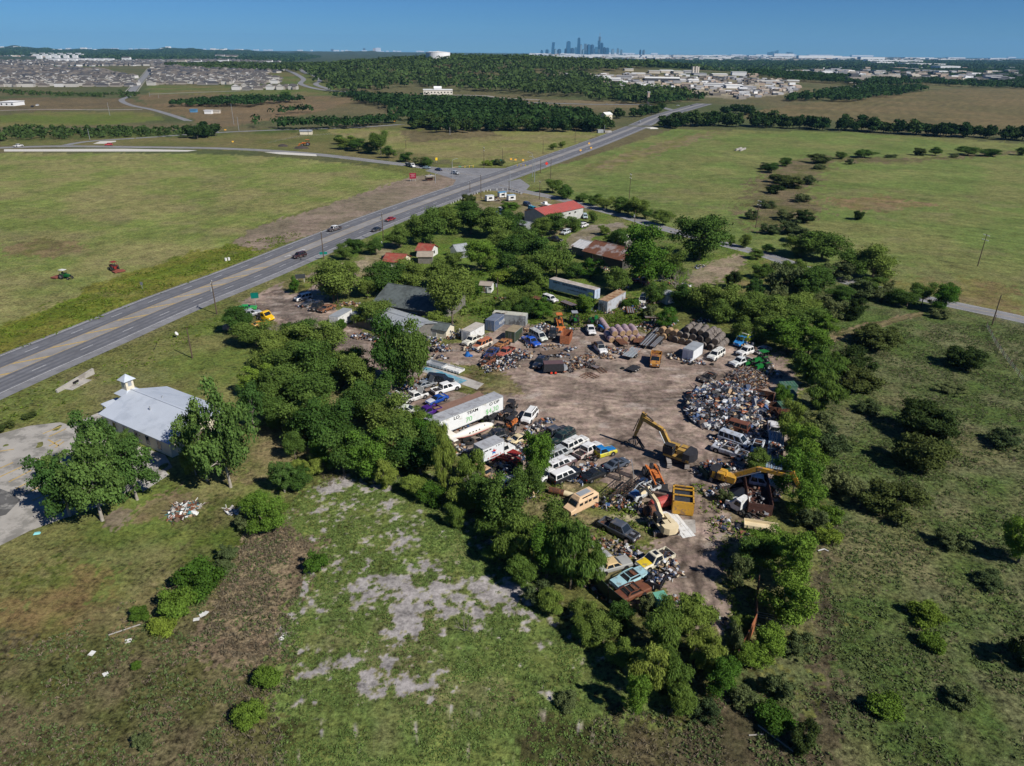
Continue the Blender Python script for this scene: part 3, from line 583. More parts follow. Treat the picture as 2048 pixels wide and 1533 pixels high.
        cabm.add([(t0-.03, -wt-.02, zr-.04), (t1+.03, -wt-.02, zr-.04), (t1+.03, wt+.02, zr-.04), (t0-.03, wt+.02, zr-.04), (t0+.08, -wt+.12, zr+.03), (t1-.1, -wt+.12, zr+.03), (t1-.1, wt-.12, zr+.03), (t0+.08, wt-.12, zr+.03)], [(0, 1, 5, 4), (1, 2, 6, 5), (2, 3, 7, 6), (3, 0, 4, 7), (4, 5, 6, 7)], rm)
        if 'rack' in opt:
            for s in (1, -1): cabm.bar((t0+.3, s*wt*.8, zr+.09), (t1-.3, s*wt*.8, zr+.09), .05, .05, DARK)
        if 'sunroof' in opt: cabm.box((t1-.55, 0, zr+.035), (.6, .8, .02), GLASS)
        cabm.build('roof', t)
        ws = MB(); pane(ws, inset([B[1], B[2], T[2], T[1]], .06, .94, .012), glass); ws.build('windshield', t)
        rw = MB(); pane(rw, inset([B[3], B[0], T[0], T[3]], .08, .92, .012), glass); rw.build('rear_window', t)
        for s in (0, 1):
            q = [B[0], B[1], T[1], T[0]] if s == 0 else [B[2], B[3], T[3], T[2]]; sw = MB()
            for a, b in k['side']: pane(sw, inset(q, a, b, .012) if s == 0 else inset(q, 1-b, 1-a, .012), glass)
            sw.build('side_window', t)
    if 'nowheels' not in opt: wheels(t, k['wx'], hw-.11, k['wr'])
    for s in (1, -1):
        h = MB(); h.box((pf[-1][0]-.06, s*hw*.62, pf[-1][1]-.0), (.16, hw*.32, .15), HEADL); h.build('headlight', t)
        h = MB(); h.box((pf[0][0]+.02, s*hw*.74, pf[0][1]+.0), (.1, hw*.25, .16), TAILL); h.build('taillight', t)
    g = MB(); g.box((pf[-1][0]+.02, 0, .5), (.12, Wd*.9, .2), CHROME if 'chrome' in opt else DARK); g.box((pf[-1][0]+.0, 0, pf[-1][1]-.02), (.05, hw*.78, .16), BLACKI); g.build('front_bumper', t)
    g = MB(); g.box((pf[0][0]-.03, 0, .5), (.12, Wd*.9, .2), CHROME if 'chrome' in opt else DARK); g.build('rear_bumper', t)
    return t
def junk_load(par_c, rz, L, Wd, z, seed, label, name='scrap_load', cols=None, n=60, hmax=.6, g=None):
    """loose scrap lying in or on something: one heap"""
    rnd = random.Random(seed); mb = MB(); cols = cols or SCRAP
    for _ in range(n):
        x, y = rnd.uniform(-L/2, L/2), rnd.uniform(-Wd/2, Wd/2); zz = z+rnd.uniform(0, hmax)*(1-abs(2*x/L)**2*.6)
        m = rnd.choice(cols); k = rnd.random()
        if k < .45: mb.box((x, y, zz), (rnd.uniform(.15, .8), rnd.uniform(.1, .6), rnd.uniform(.03, .3)), m, rnd.uniform(0, 6), rx=rnd.uniform(-.6, .6), ry=rnd.uniform(-.6, .6))
        elif k < .8: mb.bar((x, y, zz), (x+rnd.uniform(-.9, .9), y+rnd.uniform(-.6, .6), zz+rnd.uniform(-.2, .4)), .06, .06, m)
        else: mb.cyl((x, y, zz), (x+rnd.uniform(-.3, .3), y+rnd.uniform(-.3, .3), zz+.25), rnd.uniform(.1, .3), m, n=8)
    o = mb.build(name, loc=par_c); o.rotation_euler = (0, 0, rz); return tag(o, label, 'scrap heap', g)
def sm(n, c, **k): return mat('scrap_'+n, c, .6, **k)
SCRAP = [sm('rust', (.16, .06, .03), c2=(.07, .035, .025), mix=.4), sm('rust', (.16, .06, .03), c2=(.07, .035, .025), mix=.4), sm('grey', (.25, .25, .26)), sm('dark', (.03, .03, .035)), sm('dark', (.03, .03, .035)), sm('white', (.5, .5, .48)), sm('navy', (.03, .045, .09)), sm('blue', (.04, .08, .18)), sm('brown', (.12, .09, .075)), sm('tan', (.35, .24, .14)), sm('silver', (.45, .46, .48)), sm('black', (.012, .012, .014)), sm('orange', (.3, .1, .045))]
WH = (.66, .66, .65); BK = (.012, .013, .016); NAVY = (.012, .02, .04); SIL = (.32, .34, .37); BLU = (.012, .07, .3); RD = (.3, .02, .018); CREAM = (.6, .5, .3); DGRN = (.015, .04, .03)
# --- on the highway and side road
car('suv', (617,508), (581,518), (.03,.008,.01), 'dark maroon crossover driving in the near lane past the turn arrows')
car('sedan', (791,437), (770,443), (.22,.01,.015), 'red car on the highway beyond the dark sedan', rust=0)
car('sedan', (763,457), (742,464), (.02,.025,.035), 'dark blue-grey sedan on the highway beside the tree line')
car('crew', (682,456), (656,463), (.06,.05,.055), 'grey and white pickup in the far highway lane', roofc=WH)
car('suv', (1283,243), (1275,247), SIL, 'small silver suv on the highway near the distant bridge')
car('crew', (28,294), (46,292), WH, 'white pickup on the side road at the left edge')
car('suv', (228,290), (207,291), (.4,.012,.012), 'bright red suv towing past the concrete channel')
car('sedan', (846,336), (862,337), (.25,.35,.4), 'pale blue car queueing behind the dark blue car')
car('sedan', (868,339), (887,342), (.012,.03,.11), 'dark blue car queueing on the side road')
car('suv', (902,346), (920,349), (.42,.45,.48), 'silver car waiting at the highway stop line')
# --- entrance
car('suv', (622,594), (592,601), WH, 'white crossover beneath the big entrance tree')
car('sedan', (632,604), (605,612), (.03,.035,.05), 'dark sedan parked behind the white crossover')
car('suv', (642,610), (625,621), BK, 'black suv in the shade of the entrance tree')
car('classic', (668,612), (640,624), (.2,.1,.055), 'rust and dark faded old pickup-like car by the entrance tree', hoodc=(.035,.04,.045), rust=.45)
car('sedan', (679,637), (655,648), BK, 'black car parked against the white corrugated trailer', opt='sunroof')
car('classic', (474,619), (511,617), (.02,.28,.045), 'bright green old car at the yard entrance', lowc=(.02,.3,.05))
car('crew', (484,634), (516,627), SIL, 'silver crew cab pickup beside the yellow truck cab', opt='flat')
car('coupe', (505,654), (538,646), (.62,.27,.015), 'orange-yellow coupe half hidden under bushes')
# --- north row of the yard
car('pickup', (960,676), (929,690), (.62,.6,.52), 'old white pickup beside the white box body', opt='chrome')
car('suburban', (981,684), (947,700), (.6,.52,.42), 'white and orange rusty two-tone suburban', roofc=(.4,.13,.05), hoodc=(.38,.12,.05))
car('classic', (1018,681), (993,696), (.33,.16,.06), 'orange-brown rusted car shell in the north row', rust=.5, opt='nowheels')
car('classic', (992,698), (973,717), (.014,.035,.12), 'deep blue rounded old car in the north row', opt='gutted', dirt=.4)
car('pickup', (1022,700), (1000,714), (.36,.1,.07), 'salmon red rusted pickup shell', rust=.4, opt='nowheels')
car('pickup', (989,716), (970,728), (.12,.05,.03), 'rusty stripped pickup frame at the front of the north row', rust=.6, opt='nobed nohood gutted')
car('pickup', (1051,679), (1074,692), (.012,.08,.42), 'bright blue old pickup in the north row', opt='')
car('van', (1063,668), (1090,683), (.5,.53,.47), 'pale green and white camper van beside the blue pickup', roofc=(.45,.46,.44))
car('pickup', (1112,652), (1100,686), (.02,.022,.025), 'black flatbed truck next to the rusty tank wagon', opt='flat')
car('crew', (1091,716), (1072,737), NAVY, 'dark blue pickup beside the black utility trailer', opt='')
car('pickup', (1174,650), (1187,674), WH, 'white flatbed pickup by the purple-wrapped bales', opt='flat')
car('crew', (1187,685), (1211,712), WH, 'white pickup with a long rusty flatbed', opt='flat', roofc=(.03,.03,.035))
car('suv', (1090,597), (1110,604), WH, 'white suv half buried in weeds near the long trailer')
car('suburban', (1446,703), (1416,722), (.66,.66,.62), 'white suburban standing alone near the white box body', opt='rack')
car('crew', (1516,697), (1470,713), WH, 'white pickup with scrap piled on its flatbed', opt='flat')
car('pickup', (1500,719), (1459,733), (.58,.6,.6), 'white pickup carrying orange machine parts')
car('sedan', (1540,697), (1508,707), SIL, 'silver car in the shade of the eastern trees', opt='nohood')
car('sedan', (1430,748), (1400,764), BK, 'burnt black car wreck standing alone before the scrap heap', opt='gutted nowheels', dirt=.5)
car('van', (1290,594), (1281,611), (.55,.54,.5), 'white cab-over van front among the weeds')
car('pickup', (1252,552), (1280,566), (.42,.02,.015), 'bright red truck under the big tree', opt='flat')
car('pickup', (1272,557), (1298,572), (.35,.03,.02), 'dull red truck behind the bright red truck', opt='')
# --- west row
car('suburban', (862,760), (899,765), (.015,.018,.025), 'black suv beside the painted concrete slab', dirt=.1)
car('crew', (868,786), (915,772), WH, 'white service truck with tool body by the slab', opt='', dirt=.08)
car('sedan', (833,776), (868,766), (.2,.22,.24), 'grey sedan with its hood raised', opt='hoodup')
car('pickup', (806,804), (852,788), (.62,.62,.6), 'white pickup with its hood standing open', opt='hoodup')
car('coupe', (893,793), (855,808), (.008,.05,.26), 'metallic blue coupe with white stripes', hoodc=(.5,.52,.55), dirt=.05)
car('pickup', (879,817), (829,836), (.05,.012,.16), 'purple pickup beside the blue coupe', dirt=.05)
car('sedan', (795,820), (832,822), (.5,.53,.46), 'pale sedan under the edge of the trees')
car('suv', (1069,822), (1048,848), WH, 'white suv parked south of the yard lane', opt='rack', dirt=.05)
car('crew', (1012,869), (977,879), (.012,.016,.024), 'dark blue pickup behind the star-marked box truck')
car('coupe', (1050,874), (1018,887), CREAM, 'cream coupe with a smashed front', opt='nohood')
car('crew', (1083,877), (1131,860), (.022,.02,.024), 'black crew cab pickup, northernmost of the middle row', roofc=(.05,.06,.08))
car('suburban', (1140,869), (1109,888), (.014,.032,.03), 'dark green suv beside the black crew cab pickup')
car('suburban', (1131,899), (1168,880), (.62,.62,.6), 'white suburban behind the rusty-bed pickup', opt='')
car('crew', (1150,917), (1201,889), WH, 'white pickup with a rust-brown bed', hoodc=(.58,.57,.55), lowc=(.5,.42,.38), dirt=.3, opt='')
car('pickup', (1180,914), (1222,902), (.55,.5,.03), 'yellow and blue pickup with only its cab painted blue', roofc=(.01,.16,.42), hoodc=(.01,.16,.42), opt='nobed')
car('van', (1094,922), (1137,902), (.33,.35,.36), 'grey passenger van with a row of side windows')
car('suburban', (1100,940), (1144,921), (.62,.62,.62), 'white-roofed dark suv next to the grey van', lowc=(.1,.06,.065))
car('suburban', (1108,962), (1152,943), (.012,.015,.02), 'black suv with white doors and white roof', roofc=WH, dirt=.05)
car('sedan', (1110,943), (1082,957), WH, 'white car nose showing beneath the leafy tree')
car('sedan', (1212,939), (1253,921), (.06,.075,.1), 'blue-grey sedan parked between the black sedan and the excavator', opt='sunroof', dirt=.1)
car('sedan', (1166,961), (1211,941), (.012,.013,.015), 'black sedan with red rear lights by the steel trusses', dirt=.06)
car('pickup', (1310,973), (1264,996), (.48,.5,.5), 'stripped white pickup shell behind the yellow digger arm', opt='gutted nowheels', hoodc=(.03,.1,.25))
car('classic', (955,938), (985,955), (.45,.3,.17), 'tan and rust wreck at the tree edge', rust=.35)
car('sedan', (1023,962), (994,976), (.5,.52,.54), 'white and blue sedan between trees and orange skip', hoodc=(.02,.03,.06))
car('classic', (1058,985), (1020,1004), (.5,.36,.2), 'tan old car beside the orange skip', rust=.2)
car('crew', (1205,1046), (1270,1078), (.06,.07,.09), 'slate blue pickup missing its hood in the weeds', opt='nohood', dirt=.35)
car('classic', (1186,1142), (1258,1122), (.3,.3,.28), 'grey classic sedan with a tan roof', roofc=(.55,.4,.2), opt='chrome nowheels', dirt=.15)
car('classic', (1290,1143), (1226,1174), (.3,.48,.52), 'pale turquoise car with no glass', opt='gutted nowheels', dirt=.35)
car('classic', (1292,1172), (1226,1202), (.13,.045,.03), 'rust-red car shell beside the green sheet fence', rust=.6, opt='gutted nowheels')
car('pickup', (1334,1110), (1283,1134), (.62,.58,.45), 'white and yellow old pickup with open bed', hoodc=(.62,.45,.02), opt='sunroof')
# --- east side
car('suburban', (1494,862), (1440,846), (.13,.05,.035), 'rust brown old car on the scrap heap edge', rust=.5, opt='nowheels')
car('van', (1440,874), (1496,894), (.4,.44,.5), 'crushed silver van lying against the scrap heap', opt='nohood nowheels')
car('crew', (1493,915), (1424,893), (.42,.44,.48), 'silver pickup wreck full of white sheets', opt='gutted')
car('sedan', (1520,880), (1508,910), (.5,.54,.58), 'white and blue wreck standing in the shade', opt='gutted')
car('crew', (1548,880), (1544,846), (.6,.6,.6), 'white pickup at the north end of the loaded flatbed', opt='')
car('crew', (1490,962), (1536,970), (.58,.6,.62), 'white truck cab beneath the long digger boom', opt='nobed')
for (rr, ff, c, lb) in [((1000,421),(1010,424),WH,'white car behind the boat'), ((983,428),(1002,431),(.2,.3,.4),'pale blue car in the north corner lot'), ((1047,408),(1063,413),(.03,.05,.1),'navy car left of the tilted boat'), ((1030,440),(1050,436),(.12,.02,.03),'dark red car at the west corner of the red-roofed shop'), ((985,437),(1010,440),(.15,.06,.05),'rust red car below the pale blue one'), ((1158,455),(1176,450),WH,'white car on the drive east of the shop'), ((1140,463),(1122,470),(.5,.54,.58),'silver car under the shop tree'), ((1150,452),(1165,446),(.02,.03,.05),'dark car behind the white drive car'), ((1100,479),(1118,482),BK,'black pickup on the drive below the shop'), ((1168,430),(1172,440),(.4,.5,.52),'pale green car behind the shop gable'), ((1060,418),(1072,421),(.02,.25,.35),'teal car beside the tilted boat'), ((780,520),(770,516),BK,'black car under the round red roof')]:
    car('suv' if 'pickup' not in lb else 'crew', rr, ff, c, lb, name='parked_car', cat='car')
for i, (a, b, c, lb) in enumerate([((1126,205),(1133,206),BK,'tiny dark car'), ((1210,208),(1217,209),WH,'tiny white van'), ((1385,213),(1379,214),BK,'dark car leading on the distant highway'), ((1487,201),(1480,202),BK,'dark car furthest on the distant highway'), ((1518,194),(1525,193),WH,'white car beyond the highway bend'), ((1352,215),(1359,214),SIL,'silver car at the distant junction'), ((595,170),(600,171),BK,'dark car on the curving parkway'), ((632,176),(640,177),(.1,.1,.12),'grey car at the parkway foot'), ((608,162),(611,160),BK,'dark car in the parkway bend'), ((262,176),(266,172),BK,'dark car going up the boulevard'), ((68,214),(62,215),BK,'black car beside the far white building'), ((78,211),(72,212),WH,'white car beside the far white building')]):
    c_, rz = place(a, b); t = thing('distant_car', lb+' far beyond the junction', 'car', (c_.x, c_.y, .05), rz, 'distant cars')
    m = MB(); m.loft([body_ring(x, z*1.1, .98) for x, z in ((-2.4, .9), (-1, 1.1), (1.2, 1.1), (2.4, .8))], paint(c, .1)); m.build('body', t)
    m = MB(); m.box((-.4, 0, 1.45), (2.9, 1.7, .6), GLASS, top=.85); m.box((-.4, 0, 1.77), (2.4, 1.45, .06), paint(c, .1)); m.build('cabin', t)
# ================================================================ TREES
def leafmat(name, c, var=.35, transl=.25):
    m = bpy.data.materials.new(name); m.use_nodes = True; n = m.node_tree; n.nodes.clear(); L = n.links.new
    o = n.nodes.new('ShaderNodeOutputMaterial'); d = n.nodes.new('ShaderNodeBsdfDiffuse'); t = n.nodes.new('ShaderNodeBsdfTranslucent'); mx = n.nodes.new('ShaderNodeMixShader')
    at = n.nodes.new('ShaderNodeAttribute'); at.attribute_name = 'lv'; oi = n.nodes.new('ShaderNodeObjectInfo'); hs = n.nodes.new('ShaderNodeHueSaturation')
    a = n.nodes.new('ShaderNodeMapRange'); a.inputs[3].default_value = 1-var; a.inputs[4].default_value = 1+var*1.3; L(at.outputs['Fac'], a.inputs[0])
    b = n.nodes.new('ShaderNodeMapRange'); b.inputs[3].default_value = .72; b.inputs[4].default_value = 1.42; L(oi.outputs['Random'], b.inputs[0])
    k = n.nodes.new('ShaderNodeMath'); k.operation = 'MULTIPLY'; L(a.outputs[0], k.inputs[0]); L(b.outputs[0], k.inputs[1])
    h = n.nodes.new('ShaderNodeMapRange'); h.inputs[3].default_value = .52; h.inputs[4].default_value = .465; L(oi.outputs['Random'], h.inputs[0])
    hs.inputs['Color'].default_value = (*c, 1); L(k.outputs[0], hs.inputs['Value']); L(h.outputs[0], hs.inputs['Hue'])
    mx.inputs[0].default_value = transl; L(hs.outputs[0], d.inputs[0]); L(hs.outputs[0], t.inputs[0]); L(d.outputs[0], mx.inputs[1]); L(t.outputs[0], mx.inputs[2]); L(mx.outputs[0], o.inputs[0]); return m
LM = {'oak': leafmat('broadleaf_foliage', (.08, .138, .03)), 'elm': leafmat('open_foliage', (.088, .155, .038)), 'lime': leafmat('bright_foliage', (.09, .172, .026)),
      'willow': leafmat('feathery_foliage', (.118, .18, .036)), 'juniper': leafmat('juniper_foliage', (.04, .062, .018), .35, .1),
      'shrub': leafmat('shrub_foliage', (.09, .155, .024)), 'sage': leafmat('grey_green_foliage', (.085, .115, .045)), 'far': leafmat('distant_foliage', (.03, .06, .018), .5)}
BARK = mat('bark', (.13, .105, .08), .95, var=.3, sc=3); PALEBARK = mat('pale_bark', (.3, .27, .23), .95, var=.25, sc=3); TWIG = mat('dead_twigs', (.2, .175, .15), .95)
def leaf_quads(rs, pos, nrm, size, asp=1.0, tang=None):
    n = len(pos); nrm = nrm/np.linalg.norm(nrm, axis=1)[:, None]
    t = tang if tang is not None else rs.normal(size=(n, 3)); t = t-nrm*(t*nrm).sum(1)[:, None]; t /= np.linalg.norm(t, axis=1)[:, None]+1e-9
    b = np.cross(nrm, t); s = (size*rs.uniform(.6, 1.4, n))[:, None]
    t = t*s*.5*asp; b = b*s*.5
    v = np.stack([pos-t, pos-b*.9, pos+t, pos+b*.9], 1).reshape(-1, 3); f = np.arange(n*4).reshape(-1, 4); return v, f
def crown_mesh(name, sp, seed, R, zc, rz, ncl, cr, n, leaf, hollow=.55, style=''):
    rs = np.random.RandomState(seed)
    d = rs.normal(size=(ncl, 3)); d /= np.linalg.norm(d, axis=1)[:, None]; rr = hollow+(1-hollow)*rs.uniform(0, 1, ncl)**.6
    lump = 1+.3*np.sin(np.arctan2(d[:, 1], d[:, 0])*rs.randint(2, 5)+rs.uniform(0, 6))
    c = d*rr[:, None]*np.array([R, R, rz])*lump[:, None]*.8; c[:, 2] += zc
    if style == 'low': c[:, 2] = np.abs(c[:, 2]-zc*.2)*.9+.3
    cz = cr*rs.uniform(.45, 1.5, ncl)*R*.3
    k = rs.choice(ncl, n, p=cz**2/np.sum(cz**2)); q = rs.normal(size=(n, 3)); q /= np.linalg.norm(q, axis=1)[:, None]; q[:, 2] = np.where(rs.uniform(size=n) < .5, np.abs(q[:, 2]), q[:, 2])
    pos = c[k]+q*(cz[k]*np.where(rs.uniform(size=n) < .2, rs.uniform(.95, 1.45, n), rs.uniform(.5, 1.05, n)))[:, None]*np.array([1, 1, .82])
    pos[:, 2] = np.maximum(pos[:, 2], .12); nr = q*.9+rs.normal(size=(n, 3))*.55
    tang = None; asp = 1.1
    if style == 'droop': tang = np.stack([q[:, 0]*.5, q[:, 1]*.5, -np.ones(n)], 1)+rs.normal(size=(n, 3))*.22; asp = 3.6; leaf *= .5
    if style == 'up': tang = np.stack([q[:, 0]*.7, q[:, 1]*.7, np.ones(n)*.9], 1)+rs.normal(size=(n, 3))*.3; asp = 2.0; leaf *= .75
    v, f = leaf_quads(rs, pos, nr, leaf, asp, tang)
    lv = np.clip(rs.uniform(0, 1, n)*.55+rs.uniform(0, 1, ncl)[k]*.45, 0, 1); me = npmesh(name, v, f, LM[sp], False, {'lv': ('FLOAT', np.repeat(lv, 4))}); return me, c
def trunk_mesh(seed, cl, h0, r, m=BARK, limbs=9):
    rnd = random.Random(seed); mb = MB(); top = Vector((rnd.uniform(-.3, .3), rnd.uniform(-.3, .3), h0))
    mb.cyl((0, 0, -.3), top*.5, r*1.25, m, r*.8, 8); mb.cyl(top*.5, top, r*.8, m, r*.6, 8)
    cs = [Vector(c) for c in cl]; rnd.shuffle(cs)
    for c in cs[:limbs]:
        a = top*rnd.uniform(.6, 1.0); mid = a.lerp(c, .5)+Vector((0, 0, .35)); mb.tube([a, mid, c], r*.45, m, 5, r*.1)
    me = mb.build('trunk').data; o = [o for o in COL.objects if o.data == me][0]; bpy.data.objects.remove(o); return me
SPEC = {}
def mkspec(key, sp, nv, **k):
    L = []; bark = k.pop('bark', BARK); limbs = k.pop('limbs', 9); tr = k.pop('tr', .22); h0 = k.pop('h0', 3.6)
    for i in range(nv):
        me, c = crown_mesh('crown', sp, hash(key) % 1 + sum(map(ord, key))*7+i*13, **k); L.append((me, trunk_mesh(i+len(key), c, h0, tr, bark, limbs)))
    SPEC[key] = (L, k['R'])
mkspec('oak', 'oak', 8, R=4.3, zc=5.4, rz=4.6, ncl=34, cr=1.0, n=15000, leaf=.3)
mkspec('elm', 'elm', 4, R=4.8, zc=5.0, rz=4.8, ncl=64, cr=.56, n=10500, leaf=.3, hollow=.3, bark=PALEBARK, limbs=26)
mkspec('lime', 'lime', 4, R=4.0, zc=5.4, rz=4.5, ncl=40, cr=.85, n=15000, leaf=.26)
mkspec('willow', 'willow', 4, R=4.0, zc=5.2, rz=4.8, ncl=42, cr=.85, n=15000, leaf=.34, style='droop', limbs=14)
mkspec('juniper', 'juniper', 4, R=5.0, zc=4.6, rz=4.6, ncl=46, cr=.8, n=14000, leaf=.38, style='up', h0=2)
mkspec('shrub', 'shrub', 4, R=5.2, zc=4.2, rz=4.6, ncl=26, cr=1.0, n=9000, leaf=.52, style='low', h0=1.5, tr=.15)
mkspec('sage', 'sage', 3, R=5.2, zc=4.2, rz=4.6, ncl=30, cr=.8, n=6000, leaf=.5, style='up', h0=1.5, tr=.15)
mkspec('far', 'far', 6, R=4.8, zc=5.4, rz=4.6, ncl=13, cr=1.25, n=900, leaf=1.15, limbs=3)
def bare_mesh(seed):
    rnd = random.Random(seed); mb = MB()
    def grow(p, d, l, r, k):
        q = p+d*l; mb.cyl(p, q, r, TWIG, r*.7, 5, cap=False)
        if k == 0: return
        for _ in range(3 if k > 1 else 4):
            e = (d+Vector((rnd.uniform(-1, 1), rnd.uniform(-1, 1), rnd.uniform(-.2, .7)))*.85).normalized(); grow(q, e, l*rnd.uniform(.6, .85), r*.62, k-1)
    for a in range(4): grow(Vector((0, 0, 0)), Vector((math.cos(a*1.6+seed), math.sin(a*1.6+seed), .9)).normalized(), 2.3, .13, 3)
    o = mb.build('branches'); me = o.data; bpy.data.objects.remove(o); return me
BARE_ME = [bare_mesh(i) for i in range(3)]
def nname(sp): return {'far': 'hedgerow_tree', 'juniper': 'juniper_bush', 'shrub': 'shrub', 'sage': 'shrub', 'willow': 'feathery_tree'}.get(sp, 'tree')
_tr = random.Random(5)
def tree(sp, g, h, wd, label, group=None, cat=None):
    if sp == 'bare':
        o = bpy.data.objects.new('bare_tree', _tr.choice(BARE_ME)); COL.objects.link(o); o.location = g; o.rotation_euler = (0, 0, _tr.uniform(0, 6.3)); o.scale = (wd/7.5, wd/7.5, h/6.5)
        return tag(o, label, cat or 'bare tree', group)
    L, R = SPEC[sp]; cm, tm = _tr.choice(L)
    r = thing(nname(sp), label, cat or ('shrub' if sp in ('shrub', 'sage', 'juniper') else 'tree'), g, _tr.uniform(0, 6.3), group); r.scale = (wd/(2*R), wd/(2*R), h/10)
    for nm, me in (('trunk', tm), ('crown', cm)):
        o = bpy.data.objects.new(nm, me); COL.objects.link(o); o.parent = r
    return r
LOOK = {'oak': 'leafy dark green tree', 'elm': 'open crowned pale barked tree', 'lime': 'bright green bushy tree', 'willow': 'feathery yellow green tree', 'juniper': 'dark olive rounded juniper', 'shrub': 'bright low leafy shrub', 'sage': 'sparse grey green shrub', 'bare': 'bare grey branched tree', 'far': 'dark green tree'}
def grove(place, group, rows, defsp='oak'):
    rows = sorted([(r if len(r) == 5 else r+(defsp,)) for r in rows], key=lambda r: r[0]); cnt = {}
    tot = {}
    for r in rows: tot[r[4]] = tot.get(r[4], 0)+1
    for x, yb, yt, wp, sp in rows:
        g = G(x, yb); wd = wp/scale_at(g)*(.86 if 'homestead' in place else 1.0)
        if sp not in ('elm', 'bare'): dv = Vector((g.x, g.y, 0)).normalized()*wd*.27; g = g+dv; yb = yb-(dv.length*scale_at(g)*CAMH/math.sqrt(g.x*g.x+g.y*g.y+CAMH*CAMH))
        h = max(.8, hgt((x, yb), yt))*1.04; i = cnt.get(sp, 0); cnt[sp] = i+1
        o = '' if tot[sp] == 1 else ('leftmost ' if i == 0 else 'rightmost ' if i == tot[sp]-1 else ordn(i)+' from left, ')
        lb = (LOOK[sp]+' '+place) if not o else (o+LOOK[sp]+' '+place if not o.endswith(', ') else LOOK[sp]+', '+ordn(i)+' from left '+place)
        tree(sp, (g.x, g.y, 0 if g.y < 900 else g.z), h, wd, lb, group)
W = 'willow'; J = 'juniper'; S = 'shrub'; Q = 'sage'; E_ = 'elm'; Li = 'lime'; O = 'oak'
grove('beside the white-roofed church', 'trees beside the church', [(140,1032,905,120,E_), (205,1042,875,135,E_), (210,965,826,100,E_), (275,1000,878,115,E_), (415,962,800,95,E_), (462,975,772,120,E_), (508,862,768,75,E_), (392,950,880,60,E_), (255,905,862,50,E_), (112,965,905,60,E_)])
grove('in the belt west of the scrapyard', 'trees in the belt west of the yard',
 [(478,672,618,62), (515,700,645,75), (560,715,655,75), (600,705,645,80), (640,720,648,90), (545,748,690,75), (590,768,690,95), (640,785,690,95), (692,772,700,80), (722,800,712,75), (520,800,735,70,Li), (575,818,738,95), (632,842,745,105), (742,850,768,85), (557,862,800,65), (610,892,798,95), (660,912,808,105), (782,892,800,95), (825,872,815,60,W), (690,962,862,90), (740,968,868,100,Li), (792,952,850,105), (842,962,868,95), (872,935,850,70,W), (888,985,855,44,W), (640,935,885,50,Li), (850,900,835,60,Li), (548,690,640,50,'bare'), (560,790,735,55,'bare'), (783,797,645,80), (828,792,646,74), (806,780,670,60), (770,985,925,50,W), (830,1000,955,60,W), (865,1010,965,50,S)])
grove('on the rough grass near the wetland', 'bushes near the wetland',
 [(598,985,935,60), (570,985,925,60,E_), (520,1045,985,60,Li), (538,1078,1005,75,Li), (592,925,868,42), (500,1065,1030,45,Q), (410,1190,1122,78,S), (357,1242,1180,78,S), (330,1270,1232,52,S), (282,1242,1212,34,S), (632,1148,1105,48,S), (535,1382,1335,58,S), (505,1457,1408,62,S), (292,1500,1470,42,Q), (620,960,915,50,W), (20,858,843,24,J), (60,840,825,24,J), (0,868,850,26,J), (455,1130,1095,50,Q), (440,1160,1130,55,Q), (930,1262,1236,34,'bare'), (1130,1420,1390,50,Q), (275,1340,1322,20,S), (140,1345,1325,20,Q)])
grove('in the thicket along the wetland edge', 'thicket along the wetland edge',
 [(930,1025,958,72,W), (968,1045,955,80), (1010,1085,965,92), (1068,985,862,72,Li), (1055,1015,930,60), (1040,1145,1040,92,W), (1092,1170,1050,80,Li), (1140,1195,1050,95,W), (1172,1180,1085,70,W), (1102,1105,1008,80), (985,1085,1030,70,W), (1042,1185,1118,72,W), (1100,1235,1185,60,W), (1170,1295,1245,60,W), (1240,1345,1288,70,W), (945,985,905,60,W), (1165,1255,1205,50), (1000,1130,1085,60,W), (1080,1220,1170,60,Q), (960,1000,925,60,'bare'), (1040,1100,1040,70,'bare'), (1205,1300,1240,70), (910,1060,1010,40,W)])
grove('at the southern tip of the yard', 'trees at the southern tip of the yard',
 [(1372,1280,1198,95,W), (1322,1325,1215,85,W), (1402,1350,1268,75,W), (1342,1395,1310,70,W), (1300,1405,1300,85,W), (1265,1442,1350,58,Li), (1440,1405,1318,65,Li), (1240,1268,1205,60), (1525,1135,1062,90,Li), (1570,1185,1065,95,Li), (1496,1150,1085,75), (1562,1265,1158,105,Li), (1530,1335,1255,75,Li), (1500,1350,1290,62,Li), (1470,1180,1110,50,Q), (1360,1440,1380,70,W), (1400,1450,1400,60,Q), (1290,1230,1190,40,Q), (1480,1420,1380,60,Q), (1540,1460,1415,70,S), (1555,1400,1350,60,Q), (1460,1330,1250,40,Q), (1600,1510,1450,60,J), (1480,1270,1235,40,W), (1590,1320,1270,60,Q)])
grove('in the belt east of the yard', 'trees in the belt east of the yard',
 [(1480,652,590,72), (1520,652,588,82), (1560,662,598,92), (1600,672,612,92), (1640,678,628,55,Li), (1530,692,630,72), (1570,712,640,92,Li), (1612,722,650,82,Li), (1622,782,698,92,W), (1650,760,700,60,W), (1640,828,750,72,W), (1580,905,830,62,W), (1602,955,858,82,Li), (1582,1005,900,82,Li), (1605,1045,960,70,Li), (1480,690,640,50), (1440,650,600,60), (1620,880,820,70,Q), (1650,920,860,80,Q), (1640,980,920,80,Q), (1580,860,800,50,W), (1560,820,770,35,Li), (1620,1060,1010,60,Q), (1510,950,905,50), (1685,1000,950,70,Q), (1450,1010,975,35,Q), (1655,1050,1010,50,S)])
